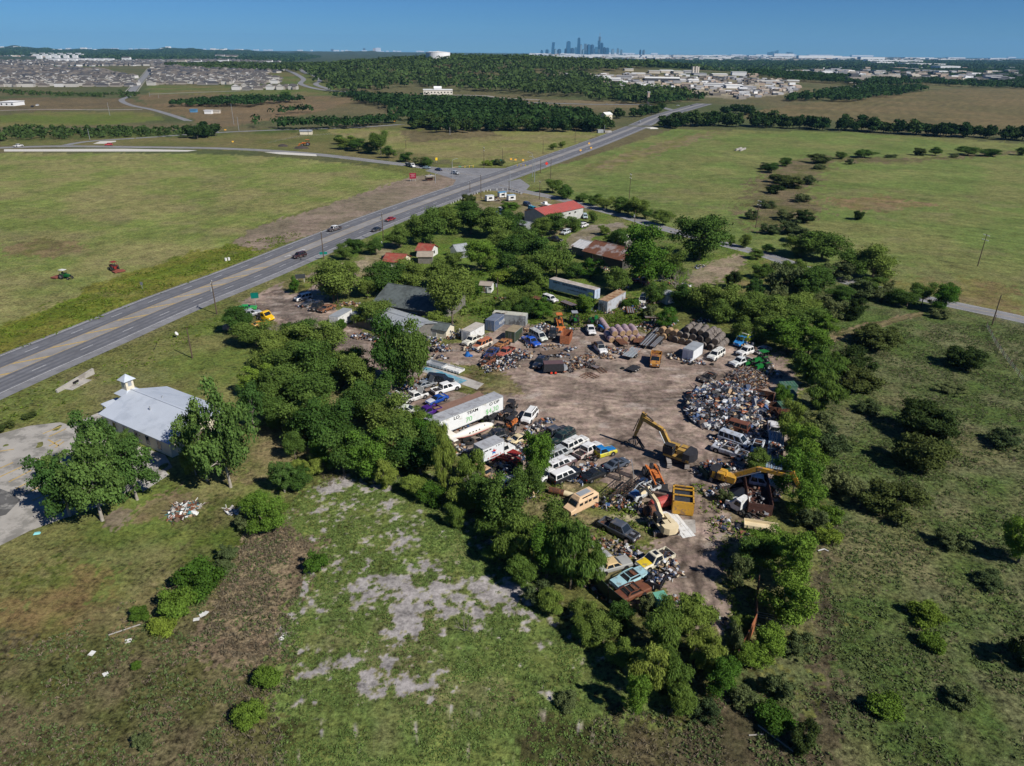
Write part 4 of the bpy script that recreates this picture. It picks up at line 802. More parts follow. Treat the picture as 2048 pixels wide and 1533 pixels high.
grove('on the eastern meadow', 'bushes on the eastern meadow',
 [(1755,702,650,108,J), (1700,752,693,80,J), (1706,788,733,82,J), (1926,742,690,82,J), (1845,888,808,112,J), (1832,948,870,118,J), (1776,1038,968,112,J), (2050,1345,1268,75,J), (2032,1135,1038,75,Li), (1850,1248,1210,60,S), (1862,1302,1265,50,S), (1762,1435,1390,70,S), (1830,1010,975,50,Q), (1900,1100,1060,60,Q), (2010,900,860,70,Q), (1880,640,620,40,Q), (1900,790,770,60,Q), (1760,560,530,40,Q), (1730,830,800,50,Q), (1980,1180,1150,60,Q), (1650,1090,1050,50,S), (1920,1420,1385,60,Q)])
grove('around the homestead', 'trees around the homestead',
 [(668,614,528,115), (712,508,478,52), (690,522,490,42), (770,592,528,95), (818,584,526,80), (736,600,560,46), (745,660,603,92), (870,664,625,62,W), (905,657,540,95), (925,612,545,70), (880,582,522,70), (800,500,455,60), (836,492,432,62), (862,492,425,82), (902,472,415,82), (942,472,408,82), (982,482,420,82), (962,548,478,70,Li), (1016,543,474,72), (1002,505,456,70), (1056,512,458,70), (1082,542,480,82), (1112,562,490,82), (1066,578,510,92), (1142,560,522,50), (1110,474,430,70), (1084,478,438,55), (1146,466,436,40), (1232,592,540,62), (1016,432,403,50,Li), (938,414,386,30,J), (1290,585,457,130,Li), (1396,528,431,122), (1342,562,500,62), (1352,577,530,62,'bare'), (1310,612,568,48), (1085,642,600,50,Li), (1052,640,596,50), (1030,622,585,52), (1170,632,588,48,Li), (1362,622,575,62), (1402,632,568,82), (1452,642,578,82), (1330,662,618,48,Li), (1186,448,424,22), (1235,502,458,45), (1208,472,452,30), (590,588,555,28,Li), (683,660,635,26,S), (1020,470,425,60), (752,512,480,44), (1010,632,606,36), (1260,620,590,40,S), (1300,640,610,40,Q), (905,545,505,50), (1010,570,535,60,S), (950,590,560,50,S), (1060,600,568,44), (930,440,405,50), (1180,560,520,60,Li), (1220,490,470,30), (700,560,525,50), (1465,580,540,34,J), (1503,604,556,42,E_), (840,640,620,40,S)])
grove('along the county road', 'trees along the county road',
 [(1105,388,358,34), (1130,400,372,38), (1165,405,388,28), (1190,413,390,32), (1213,422,394,36), (1240,428,396,36), (1272,438,396,48), (1325,452,418,42), (1255,432,408,30), (1462,492,471,16), (1490,497,470,24), (1535,508,490,26), (1642,524,460,90), (1600,518,472,65), (1742,565,496,75), (1700,560,502,72), (1665,565,520,62,Q), (1560,594,528,82,Q), (1622,602,540,85), (1582,562,522,45), (1720,602,560,62,Q), (1762,606,575,52,Q), (1812,618,578,52), (1842,614,565,45), (1884,628,566,58,Li), (1702,642,595,52,J), (1665,642,600,56,Q), (1602,642,590,72), (1540,620,575,50,Q), (1640,560,530,60,E_), (1520,560,530,40), (1790,612,585,45), (1680,606,575,50), (1640,630,590,50,Q), (1740,590,555,50), (1510,520,500,30), (1295,440,420,24), (1775,590,562,30,Q), (1600,580,540,60)])
grove('in the gully across the right field', 'bushes in the gully', [(1543,347,328,32), (1570,334,316,24), (1635,328,307,40,J), (1556,368,346,42,J), (1578,378,350,52,J), (1550,389,369,36,J), (1728,317,299,38), (1680,319,304,22), (1838,312,295,24,J), (1870,312,296,26), (1935,312,292,42), (1980,314,299,38), (2044,312,294,24), (1607,447,420,40,J), (1716,441,420,24,J), (1572,442,418,40,Q), (1540,470,445,40,Q), (1530,340,326,30,Q), (1500,440,418,30,Q), (1600,405,385,40,Q), (1580,470,440,50,Q), (1600,488,455,50,Q), (1640,340,328,30,Q), (1530,418,400,36,Q), (1620,370,350,30,Q), (1700,330,318,20,Q), (1780,316,308,26,Q), (1910,316,308,20,Q)])
grove('by the side road junction', 'bushes by the junction', [(695,300,274,44), (718,304,280,40), (740,308,282,38), (762,311,262,36), (778,318,294,30), (812,325,306,28), (840,332,312,34,Q), (855,335,316,26), (680,290,272,26), (975,332,318,22,S), (1000,332,316,24,Q), (990,330,318,20,S), (1107,300,288,18), (1125,296,284,16), (572,208,180,30,E_)], 'oak')
# tree lines further off: every tree is its own object, nothing tells them apart
def line(pts, n, hpx, place, group, depth=6, seed=1):
    rnd = random.Random(seed); wp = [G(*p) for p in pts]; ln = [(wp[i+1]-wp[i]).length for i in range(len(wp)-1)]; tot = sum(ln)
    for i in range(n):
        s = (i+rnd.random())/n*tot; k = 0
        while k < len(ln)-1 and s > ln[k]: s -= ln[k]; k += 1
        p = wp[k].lerp(wp[k+1], s/ln[k])+Vector((rnd.uniform(-1, 1)*depth, rnd.uniform(-1, 1.5)*depth, 0)); p.z = float(terr(p.x, p.y)) if p.y > 700 else 0
        h = hpx/scale_at(p)*rnd.uniform(.75, 1.15); tree('far', p, h, h*rnd.uniform(.85, 1.25), 'dark green tree in the tree line '+place, group)
line([(1322,256), (1420,252), (1560,256), (1700,263), (1860,272), (2100,284)], 88, 26, 'behind the big right-hand field', 'tree line behind the right field', 9, 2)
line([(1450,230), (1480,228), (1500,232)], 9, 18, 'beside the dark ploughed field', 'short tree line by the ploughed field', 5, 3)
line([(840,256), (900,264), (1000,262), (1100,262), (1160,264), (1215,258)], 64, 24, 'behind the middle field', 'tree line behind the middle field', 10, 5)
line([(1215,240), (1270,236), (1330,226)], 12, 18, 'left of the highway rise', 'trees left of the highway rise', 6, 15)
line([(372,280), (400,276), (428,272)], 14, 24, 'at the bend of the feeder road', 'clump at the feeder road bend', 10, 6)
# far-off woods that read as one mass
def wood(name, label, polys, seed, dens, hh=(6, 11), nq=16, leaf=3.2):
    rs = np.random.RandomState(seed); P_ = []
    for poly, mult in polys:
        pl = pw(*poly) if not isinstance(poly, list) else poly; xs = [p[0] for p in pl]; ys = [p[1] for p in pl]; area = abs(sum(pl[i][0]*pl[(i+1) % len(pl)][1]-pl[(i+1) % len(pl)][0]*pl[i][1] for i in range(len(pl))))/2
        box = (max(xs)-min(xs))*(max(ys)-min(ys)); n = int(min(26000, area/dens*mult)*box/area)
        x = rs.uniform(min(xs), max(xs), n); y = rs.uniform(min(ys), max(ys), n)
        k = inside(pl, x+(fbm(x, y, 60, 3, 4)-.5)*60, y+(fbm(x, y, 60, 3, 9)-.5)*60) & (fbm(x, y, 45, 3, 6) > .36); P_.append(np.stack([x[k], y[k]], 1))
    p = np.concatenate(P_); n = len(p); z = terr(p[:, 0], p[:, 1]); h = rs.uniform(*hh, n)*(1+.35*(fbm(p[:, 0], p[:, 1], 80, 2, 8)-.5)*2)
    q = rs.normal(size=(n, nq, 3)); q /= np.linalg.norm(q, axis=2)[:, :, None]; q[:, :, 2] = np.abs(q[:, :, 2])
    pos = np.stack([p[:, 0], p[:, 1], z+h*.5], 1)[:, None, :]+q*(h[:, None, None]*np.array([.55, .55, .5]))*rs.uniform(.75, 1.05, (n, nq, 1))
    v, f = leaf_quads(rs, pos.reshape(-1, 3), (q+rs.normal(size=q.shape)*.25).reshape(-1, 3), leaf, 1.0)
    lv = np.clip(rs.uniform(0, 1, n)[:, None]*.7+rs.uniform(0, .3, (n, nq)), 0, 1)
    me = npmesh(name, v, f, LM['far'], False, {'lv': ('FLOAT', np.repeat(lv.ravel(), 4))}); o = bpy.data.objects.new(name, me); COL.objects.link(o); tag(o, label, 'woodland', None, 'stuff'); return o
wood('woodland', 'dense green woodland covering the low hill', [(pw(600,146, 640,166, 690,186, 760,186, 840,174, 900,182, 1000,188, 1130,200, 1250,209, 1330,206, 1420,198, 1330,190, 1240,175, 1190,165, 1125,152, 1250,141)+[(1100, 2900), (500, 2700), (-1000, 2700), (-1050, 2300)], 1.0)], 3, 120, (8, 14), 16, 4.2)
wood('woodland', 'dark woods between the highway and the fields behind', [((720,205, 820,200, 880,208, 960,216, 1090,226, 1160,236, 1215,250, 1160,258, 1000,256, 850,250, 800,232), 1), ((1230,198, 1330,196, 1400,200, 1330,212, 1240,208), 1), ((1560,205, 1600,192, 1720,181, 1842,178, 1850,184, 1780,196, 1700,204), 1), ((1760,176, 1500,158, 1500,146, 1700,142, 2150,140, 2150,182, 1960,178, 1850,170), .8)], 4, 48, (7, 12))
wood('tree_belts', 'narrow green tree belts across the brown pastures on the left', [((500,264, 600,262, 700,258, 812,252, 812,246, 700,250, 600,254, 500,257), 1.4), ((345,217, 420,215, 500,217, 612,213, 612,207, 500,210, 420,208, 345,211), 1.3), ((95,206, 235,207, 235,202, 95,200), 1.2), ((660,197, 720,202, 740,197, 700,190), .8), ((520,232, 640,228, 640,224, 560,226), .6)], 15, 30, (5, 9), 20, 2.2)
wood('creek_thicket', 'green thicket along the creek left of the feeder road', [((-60,262, 0,262, 100,262, 300,256, 420,264, 400,272, 200,280, 0,287, -60,288), 1), ((250,185, 262,196, 270,200, 272,192), 1), ((640,186, 740,196, 760,210, 700,205), 1), ((265,180, 240,190, 100,188, 0,182, 0,194, 240,196), .8)], 5, 26, (2, 4.5), 16, 1.7)
wood('far_woodland', 'band of dark woodland beneath the far hills', [((-150,100, 300,103, 600,107, 640,116, 580,126, 450,120, 250,122, 60,112, -150,118), .8), ((1000,118, 1400,124, 2150,122, 2150,138, 1700,138, 1300,138), .6)], 6, 420, (9, 15), 8, 11)
# ================================================================ BUILDINGS
def U(px, py, z):
    d = ray(px, py); t = (z-CAMH)/d[2]; return Vector((d[0]*t, d[1]*t, z))
def eave(A, B, ze, W):
    a = U(*A, ze); b = U(*B, ze); d = b-a; L = d.length; d.normalize(); n = Vector((-d.y, d.x, 0))
    if n.y < 0: n = -n
    c = (a+b)/2+n*W/2; c.z = 0
    X = d if (d.x*n.y-d.y*n.x) > 0 else -d                # local +x = X, local +y = n (away from the camera)
    return c, math.atan2(X.y, X.x), L
def metal(name, c, rust=0.0, sc2=.35): return mat(name, c, .55, .15, .08, .6, (.16, .07, .04) if rust else tuple(k*.72 for k in c), rust or .3, sc2)
def ribs(mb, L, W, hw, hr, m, step=1.2, over=.4, th=.14):   # standing seams on both slopes
    y = W/2; k = (hr-hw)/y; n = int(L/step)
    for i in range(n+1):
        x = -L/2+i*L/n
        for s in (1, -1): mb.bar((x, s*(y+over), hw-k*over+th), (x, 0, hr+th), .05, .05, m)
def openings(t, L, W, spec, y0=None, z0=0, dark=GLASS):
    """spec: (face, along, z bottom, width, height, kind)"""
    for face, u, z, w, h, kd in spec:
        m = MB(); fr = MB(); T = {'f': Matrix.Translation((u, -W/2-.03, z+h/2)), 'b': Matrix.Translation((u, W/2+.03, z+h/2)), 'r': Matrix.Translation((L/2+.03, u, z+h/2)) @ Matrix.Rotation(math.pi/2, 4, 'Z'), 'l': Matrix.Translation((-L/2-.03, u, z+h/2)) @ Matrix.Rotation(math.pi/2, 4, 'Z')}[face]
        gm = dark if kd == 'window' else (GALV if kd == 'garage_door' else WOOD)
        m.box((0, 0, 0), (w, .05, h), gm, T=T); o = m.build(kd, t)
        for a, b, c_, d_ in ((0, h/2, w+.16, .08), (0, -h/2, w+.16, .08), (-w/2, 0, .08, h), (w/2, 0, .08, h)): fr.box((a, 0, b), (c_, .1, d_), WHITE, T=T)
        q = fr.build('frame', o)
def building(name, label, cat, A, B, ze, W, zr, roof, wall, spec=(), seams=None, over=.4, Lx=None, group=None):
    c, rz, L = eave(A, B, ze, W); L = Lx or L; t = thing(name, label, cat, c, rz, group)
    m = MB(); m.gable((0, 0, 0), L-over*2, W-over*2, ze, zr, None, wall); m.build('wall', t)
    r = MB(); r.gable((0, 0, 0), L-over*2, W-over*2, ze, zr, roof, None, over=over); r.bar((-L/2, 0, zr+.16), (L/2, 0, zr+.16), .3, .06, roof); ro = r.build('roof', t)
    if seams: s = MB(); ribs(s, L-over*2, W-over*2, ze, zr, roof, seams, over); s.build('roof_seams', ro)
    if spec: openings(t, L-over*2, W-over*2, spec)
    return t, L
CW = mat('cream_siding', (.62, .56, .43), .8, var=.06, sc=.8, c2=(.48, .43, .33), mix=.25, sc2=.7)
WROOF = mat('white_metal_roof', (.46, .5, .56), .5, .1, .04, .5, (.4, .44, .5), .35, .3)
t, L = building('church', 'white metal-roofed church with a small steeple by the highway', 'church', (337,889), (196,828), 2.9, 13.6, 4.9, WROOF, CW,
   [('f', x, .6, 1.1, 1.7, 'window') for x in (-6.2, -3, .2, 3.4, 6.6)]+[('l', -3.5, 0, 1.1, 2.2, 'door'), ('l', 2.2, 1.2, 1.2, 1.2, 'window'), ('r', 0, 0, 1.8, 2.3, 'door')])
st = MB(); sx = L/2+.9 if t.matrix_world else 0
# steeple stands at the ridge end nearest the highway
end = 1 if (t.location+Vector((math.cos(t.rotation_euler.z), math.sin(t.rotation_euler.z), 0))*5).x < t.location.x else -1
X0 = end*(L/2+.9); tower = MB(); tower.box((X0, 0, 2.1), (2.5, 2.5, 4.2), CW); tw = tower.build('steeple', t)
sk = MB(); sk.loft([[(X0-1.9, -1.9, 4.2), (X0+1.9, -1.9, 4.2), (X0+1.9, 1.9, 4.2), (X0-1.9, 1.9, 4.2)], [(X0-.8, -.8, 4.95), (X0+.8, -.8, 4.95), (X0+.8, .8, 4.95), (X0-.8, .8, 4.95)]], WROOF); sk.build('skirt_roof', tw)
bf = MB(); bf.box((X0, 0, 5.95), (1.5, 1.5, 2.1), CW)
for s in (1, -1): bf.box((X0, s*.77, 6.1), (.7, .04, .9), GALV); bf.box((X0+s*.77, 0, 6.1), (.04, .7, .9), GALV)
bf.build('belfry', tw)
sp = MB(); sp.add([(X0-1.15, -1.15, 6.8), (X0+1.15, -1.15, 6.8), (X0+1.15, 1.15, 6.8), (X0-1.15, 1.15, 6.8), (X0, 0, 7.9)], [(0, 3, 2, 1), (0, 1, 4), (1, 2, 4), (2, 3, 4), (3, 0, 4)], WROOF); sp.build('steeple_roof', tw)
pr = MB(); pr.box((end*(L/2+2.2), -2.5, 2.35), (3.4, 3.2, .12), WROOF, ry=.15); pr.box((end*(L/2+3.6), -1.1, 1.1), (.12, .12, 2.2), WHITE); pr.box((end*(L/2+3.6), -3.9, 1.1), (.12, .12, 2.2), WHITE); pr.build('porch_roof', t)
vt = MB()
for x, y in ((-3, 1.4), (3.2, 2.2), (-1, -2.4)): vt.cyl((x, y, 4.2), (x, y, 4.95), .12, GALV, n=8)
vt.build('roof_vent', t)
SHG = mat('grey_green_shingles', (.085, .1, .098), .9, var=.2, sc=1.2, c2=(.06, .07, .068), mix=.4, sc2=.5); DWALL = mat('dark_weathered_wall', (.14, .13, .115), .9, var=.2, sc=1.5)
building('workshop', 'large grey-green shingled building behind the light metal roof', 'building', (762,610), (852,624), 3.4, 17, 6.2, SHG, DWALL, [('f', -3, .2, 2.2, 2.2, 'window'), ('f', 2.5, .2, 2.2, 2.2, 'window'), ('f', 6, 0, 1, 2.1, 'door')], Lx=19)
LG = metal('light_grey_roof', (.3, .32, .34)); TANW = mat('tan_wall', (.3, .25, .18), .9)
building('open_shed', 'long light grey metal roof in front of the shingled building', 'shed', (700,628), (822,668), 2.9, 9.5, 4.0, LG, DWALL, [('f', 3, .1, 3, 2.3, 'garage_door')], seams=1.0)
building('small_shed', 'small cream shed with a dark gable roof beside the white box body', 'shed', (862,658), (885,662), 2.1, 4.5, 3.1, SHG, CW, [('f', -.9, 0, 1.3, 1.7, 'garage_door'), ('r', 0, 1, .6, .6, 'window')], over=.25, Lx=5.2)
building('hut', 'small white shed with doors standing open in the tall weeds', 'shed', (957,571), (983,573), 2.1, 3.6, 2.7, metal('dull_tin', (.35, .3, .25), .2), WHITE, [('f', -.4, .1, 1.1, 1.8, 'door'), ('f', 1.5, 1, .8, .6, 'window')], over=.2)
REDR = mat('red_metal_roof', (.36, .085, .07), .5, 0, .06, .5, (.3, .1, .085), .3, .4); SW = mat('pale_block_wall', (.4, .4, .38), .85)
building('repair_shop', 'large shop with a red metal roof beside the county road', 'building', (1098,430), (1163,416), 4.3, 12, 6.0, REDR, SW, [('f', 3, 2.6, 1.2, .8, 'window'), ('f', 6.5, 2.6, 1.2, .8, 'window'), ('r', 0, 0, 3, 3, 'garage_door'), ('f', -4, 0, 3.2, 3, 'garage_door')], seams=1.2, Lx=24)
building('lean_to', 'small blue-grey metal roofed shed below the red shop', 'shed', (1018,446), (1052,452), 2.6, 6, 3.4, LG, GALV, [], over=.3)
RR2 = mat('faded_red_roof', (.25, .055, .038), .7, 0, .15, .8, (.25, .09, .06), .4, .6)
building('small_house', 'small house with a bright red gable roof among trees', 'house', (829,501), (862,504), 2.3, 7, 3.8, RR2, WHITE, [('f', 1, .8, 1, 1.1, 'window'), ('r', 0, .8, 1, 1.1, 'window')])
building('cottage', 'low cottage with a rounded red roof near the driveway', 'house', (763,523), (806,526), 2.4, 8, 4.0, RR2, CW, [('f', -1, .8, 1, 1.1, 'window'), ('f', 2, 0, .9, 2, 'door')])
building('outbuilding', 'tan-roofed outbuilding between the two red-roofed houses', 'shed', (833,514), (866,514), 2.4, 6, 3.3, mat('tan_roof', (.28, .24, .19), .9), DWALL)
building('tin_shed', 'blue-grey tin roofed shed right of the red gable house', 'shed', (914,504), (942,500), 2.5, 6, 4.0, LG, GALV, seams=1)
building('barn', 'rusty patched metal roof barn in front of the big tree', 'barn', (1176,505), (1232,519), 3.0, 13, 5.4, metal('patched_rusty_roof', (.3, .26, .25), .55, .22), mat('dark_barn_wall', (.06, .055, .05), .9), [('f', -2, .2, 4, 2.5, 'door')], seams=1.4, Lx=17)
building('barn_annex', 'white and grey metal roof annex left of the rusty barn', 'barn', (1140,492), (1180,502), 2.6, 10, 4.0, metal('whitewashed_tin', (.5, .5, .5), .15), DWALL, seams=1.2)
building('carport', 'white metal roofed open shed behind the rusty barn', 'shed', (1221,477), (1252,487), 2.6, 9, 3.8, metal('cream_metal', (.62, .6, .52)), DWALL)
building('portable_shed', 'tall narrow white shed among trees east of the long trailer', 'shed', (1321,587), (1333,591), 2.6, 4, 3.0, LG, WHITE, over=.1, Lx=3)
building('stable', 'long low tin-roofed stable by the fence north of the side road', 'shed', (598,263), (624,263), 2.6, 5, 3.4, metal('stable_roof', (.25, .27, .3), .1), CW)
building('hay_hut', 'light-roofed hut almost hidden in trees by the feeder road', 'hut', (840,250), (864,250), 2.6, 6, 3.4, metal('pale_tin', (.4, .42, .4)), DWALL)
building('roadside_house', 'cream two-storey roadside house left of the highway rise', 'house', (1212,230), (1226,229), 5, 8, 7, WHITE, CW, [('f', 0, 3, 1.2, 1.2, 'window')])
building('tiny_cottage', 'tiny white cottage with a tan roof in the dark woods', 'house', (972,217), (983,217), 3, 7, 5, mat('tan_roof', (.28, .24, .19), .9), WHITE)
for i, (x, y, c, lb) in enumerate([(979,399,(.5,.52,.55),'small white-blue concession trailer, leftmost of three'), (1004,392,(.1,.3,.5),'blue-roofed white concession trailer in the middle of three'), (1022,398,(.35,.45,.55),'white concession trailer with orange trim, rightmost of three')]):
    g = G(x, y+4); t = thing('concession_trailer', lb+' in the corner lot', 'trailer', g, .5, 'concession trailers'); m = MB(); m.box((0, 0, 1.5), (3.6, 2.2, 2.1), WHITE); m.build('body', t)
    m = MB(); m.box((0, 0, 2.6), (3.8, 2.4, .15), mat('trailer_roof', c, .5)); m.build('roof', t); m = MB(); m.box((0, -1.12, 1.6), (1.6, .06, .8), BLACKI); m.build('serving_hatch', t); wheels(t, (.0,), 1.0, .3, .18)
# sheet metal fence along the yard's south-west side, culvert headwall, stock fence
def fence_run(name, label, pts, h, m, post=None, step=2.4, th=.06, cat='fence'):
    w = [G(*p) for p in pts]; t = thing(name, label, cat, w[0]); b = MB(); pm = MB(); o = w[0]
    for a, c in zip(w[:-1], w[1:]):
        d = (c-a); n = max(1, int(d.length/step)); u = d.normalized(); s = Vector((u.y, -u.x, 0))
        for k in range(n):
            p = a.lerp(c, k/n)-o; q = a.lerp(c, (k+1)/n)-o; off = s*(.03 if k % 2 else -.03)
            if m: b.bar(p+off+Vector((0, 0, h/2)), q+off+Vector((0, 0, h/2)), th, h, m)
            else:
                for z in (.35, .7, 1.05): b.bar(p+Vector((0, 0, z)), q+Vector((0, 0, z)), .03, .03, GALV)
            pm.box(p+Vector((0, 0, h/2)), (.12, .12, h+.15), post or DARK)
    b.build('panel' if m else 'wire', t); pm.build('post', t); return t
GS = mat('dark_green_sheet', (.018, .04, .034), .5, .2, .15, .8, (.03, .045, .04), .4, .7)
fence_run('sheet_fence', 'dark green sheet metal fence beside the turquoise car', [(1181,1170), (1215,1205), (1252,1236)], 2.4, GS)
fence_run('sheet_fence', 'dark green sheet metal panel at the southern tip of the yard', [(1386,1330), (1420,1352), (1452,1376)], 2.4, GS)
fence_run('rusty_fence', 'rusty sheet fence running north from the steel pen', [(1509,1255), (1512,1205), (1514,1180)], 2.4, RUSTM)
fence_run('rusty_fence', 'tall rusty leaning sheet fence in front of the steel pen', [(1471,1338), (1490,1300), (1508,1262)], 2.6, mat('orange_rust', (.3, .11, .05), .8, var=.3, sc=3))
fence_run('pen', 'rusty pipe-framed cattle pen behind the leaning fence', [(1508,1262), (1549,1274), (1549,1245), (1514,1238)], 2.2, None, RUSTM, cat='pen')
fence_run('stock_fence', 'grey post and wire fence at the right edge below the county road', [(1972,655), (1990,690), (2012,722), (2045,765)], 1.4, None, WOOD, 3)
fence_run('wire_fence', 'thin wire fence running right from the roadside pole', [(1990,640), (2048,655), (2110,670)], 1.2, None, WOOD, 4)
fence_run('paddock_fence', 'dark rail fence below the long stable', [(535,288), (600,274), (660,270), (760,285)], 1.2, None, WOOD, 6)
t = thing('culvert_headwall', 'weathered concrete culvert headwall beside the highway', 'culvert', G(150,768)); a = G(114,786)-t.location; b = G(188,748)-t.location; m = MB()
m.bar(a+Vector((0, 0, .3)), b+Vector((0, 0, .6)), .4, .7, CONC, h2=1.3); d = (b-a); mid = a.lerp(b, .55); m.box(mid+Vector((.6, -1.2, .02)), (5, 2.2, .2), CONC, rz=math.atan2(d.y, d.x)); m.build('wall', t)
m = MB(); m.box(a.lerp(b, .5)+Vector((.12, -.22, .35)), (1.5, .1, .55), BLACKI, rz=math.atan2(d.y, d.x)); m.build('opening', t)
# guard rail round the junction corner
pts = [(1042,389), (1024,383), (1006,381), (981,382), (955,388), (928,398), (899,410)]; w = [G(*p) for p in pts]
t = thing('guardrail', 'steel guardrail on pale posts curving round the junction corner', 'guardrail', w[0]); m = MB(); pm = MB()
rr = resample([(p.x, p.y) for p in w], 2.5)
for a, b in zip(rr[:-1], rr[1:]): m.bar(a-w[0]+Vector((0, 0, .6)), b-w[0]+Vector((0, 0, .6)), .06, .32, mat('dull_rail', (.1, .1, .1), .6)); pm.box(a-w[0]+Vector((0, 0, .4)), (.3, .3, .85), WHITE)
m.build('rail', t); pm.build('post', t)
# utility poles, signals, signs
PM = mat('pole_wood', (.09, .065, .045), .9, var=.2, sc=2)
def pole(x, yb, yt, label, arms=1, tr=False, m=PM, h=None):
    g = G(x, yb); h = h or hgt((x, yb), yt); t = thing('utility_pole', label, 'utility pole', g, R_(105)+_tr_(x)); b = MB(); b.cyl((0, 0, -.5), (0, 0, h), .17, m, .11, 8); b.build('pole', t)
    for k in range(arms):
        c = MB(); z = h-.35-k*1.5; c.box((0, 0, z), (2.6, .12, .14), WHITE if arms > 1 else m)
        for i in (-1.15, -.6, .6, 1.15): c.cyl((i, 0, z+.06), (i, 0, z+.28), .06, WHITE, n=6)
        c.build('crossarm', t)
    if tr: c = MB(); c.cyl((.0, .38, h-2.6), (0, .38, h-1.7), .27, GALV, n=10); c.build('transformer', t)
def _tr_(x): return ((x*7919) % 17-8)*.01
pole(434,629,563,'wooden power pole with crossarm beside the highway lane edge',1,True); pole(385,717,657,'leaning bare dark pole on the lawn near the church',0); pole(649,532,461,'tall power pole beside the dark maroon crossover',1); pole(767,483,425,'power pole beside the red highway car',1,True)
pole(1258,400,348,'double-armed pole in the right field, nearest the county road trees',2); pole(1511,457,401,'double-armed pole beside the gully',2); pole(1955,533,469,'double-armed pole at the right edge of the field',2); pole(1984,650,590,'bare roadside pole at the right edge by the wire fence',0)
pole(1268,461,421,'service pole with transformer on the county road verge',0,True); pole(940,384,362,'short pole left of the guardrail',1); pole(962,396,350,'leaning pole behind the guardrail end',1); pole(1018,398,363,'dark pole beside the concession trailers',0); pole(1079,400,363,'lamp pole beside the rusty fence of the corner lot',1); pole(968,337,295,'double-armed pole north-west of the junction',2); pole(1005,332,297,'thin pole north of the junction',0); pole(1081,347,318,'thin dark pole right of the junction',0); pole(1101,361,318,'tall pole behind the red warning sign',0); pole(812,298,280,'pole in the middle field',1); pole(1150,285,258,'lone pole left of the highway beyond the junction',0); pole(1086,309,280,'lone pole left of the highway nearest the junction',0); pole(694,256,236,'pole behind the long stable, left one',1); pole(617,272,250,'pole standing in front of the stable',1); pole(676,608,572,'plain post in front of the corrugated trailer',0); pole(995,592,556,'pole beside the hut in tall weeds',0,True); pole(1220,180,150,'tall thin distant pole near the woods',0)
for x, yb, yt in ((180,280,258), (478,262,234), (468,250,208), (220,232,205), (300,194,184), (318,198,190), (900,270,255), (860,178,165)): pole(x, yb, yt, 'thin distant utility pole, the one at roughly '+{180:'the creek thicket', 478:'the feeder road bend', 468:'the brown pasture edge', 220:'the concrete channel', 300:'the boulevard mouth', 318:'the boulevard verge', 900:'the middle field hedge', 860:'the white clinic'}[x], 0, m=GALV)
def mastarm(x, yb, yt, lab, az, L, heads, lamp=True):
    g = G(x, yb); h = hgt((x, yb), yt); t = thing('traffic_signal', lab, 'traffic light', g, az); b = MB(); b.cyl((0, 0, 0), (0, 0, h*.82), .16, GALV, .11, 8); b.build('pole', t)
    if lamp: b = MB(); b.tube([(0, 0, h*.82), (.4, 0, h*.95), (2.2, 0, h)], .06, GALV); b.box((2.6, 0, h), (.9, .25, .12), GALV); b.build('lamp_arm', t)
    if L:
        b = MB(); b.cyl((0, 0, 5.6), (L, 0, 6.2), .11, mat('pale_orange_arm', (.5, .38, .25), .6), .06, 8); b.build('mast_arm', t)
        for u in heads: b = MB(); b.box((u, 0, 5.75), (.35, .3, 1.0), mat('signal_housing', (.5, .36, .02), .5)); b.cyl((u, -.18, 5.75), (u, -.14, 5.75), .1, BLACKI); b.build('signal_head', t)
        b = MB(); b.box((L*.35, -.05, 5.9), (1.6, .05, .5), mat('street_sign_green', (.0, .2, .13), .5)); b.build('street_sign', t)
mastarm(905,357,318,'signal pole with long mast arm and lamp at the side road mouth', .35, 12, (7, 9.5, 11.6)); mastarm(871,366,347,'short signal pole beside the shed on the bare ground', 1.2, 0, ()); mastarm(1020,379,337,'curved lamp pole at the county road corner', 2.0, 0, ()); mastarm(1065,354,305,'tall galvanised signal pole, left of the pair east of the junction', 2.9, 9, (4, 6.5, 8.6)); mastarm(1069,365,313,'tall galvanised pole with lamp, right of the pair east of the junction', 3.3, 0, ())
def sign(x, yb, zt, w, h, c, label, name='road_sign', legs=1, rot=0, diamond=False, rz=.3):
    g = G(x, yb); t = thing(name, label, 'sign', g, rz); b = MB()
    for i in range(legs): b.box(((i-(legs-1)/2)*w*.7/max(1, legs-1) if legs > 1 else 0, 0, zt/2), (.09, .09, zt), WHITE if legs > 1 else GALV)
    b.build('post', t); b = MB(); b.box((0, -.07, zt-h/2), (w, .05, h), mat('sign_face', c, .5), ry=R_(45) if diamond else 0); b.build('panel', t); return t
t = sign(826,363,4.2,3.4,2.9,(.22,.012,.03),'dark red real estate board on white posts on bare ground','billboard',3)
m = MB(); [m.box((0, -.11, z), (w_, .02, .22), mat('pale_red_print', (.4, .2, .22), .6)) for z, w_ in ((3.5, 2.4), (2.9, 1.6), (2.3, 2.1))]; m.build('lettering', t)
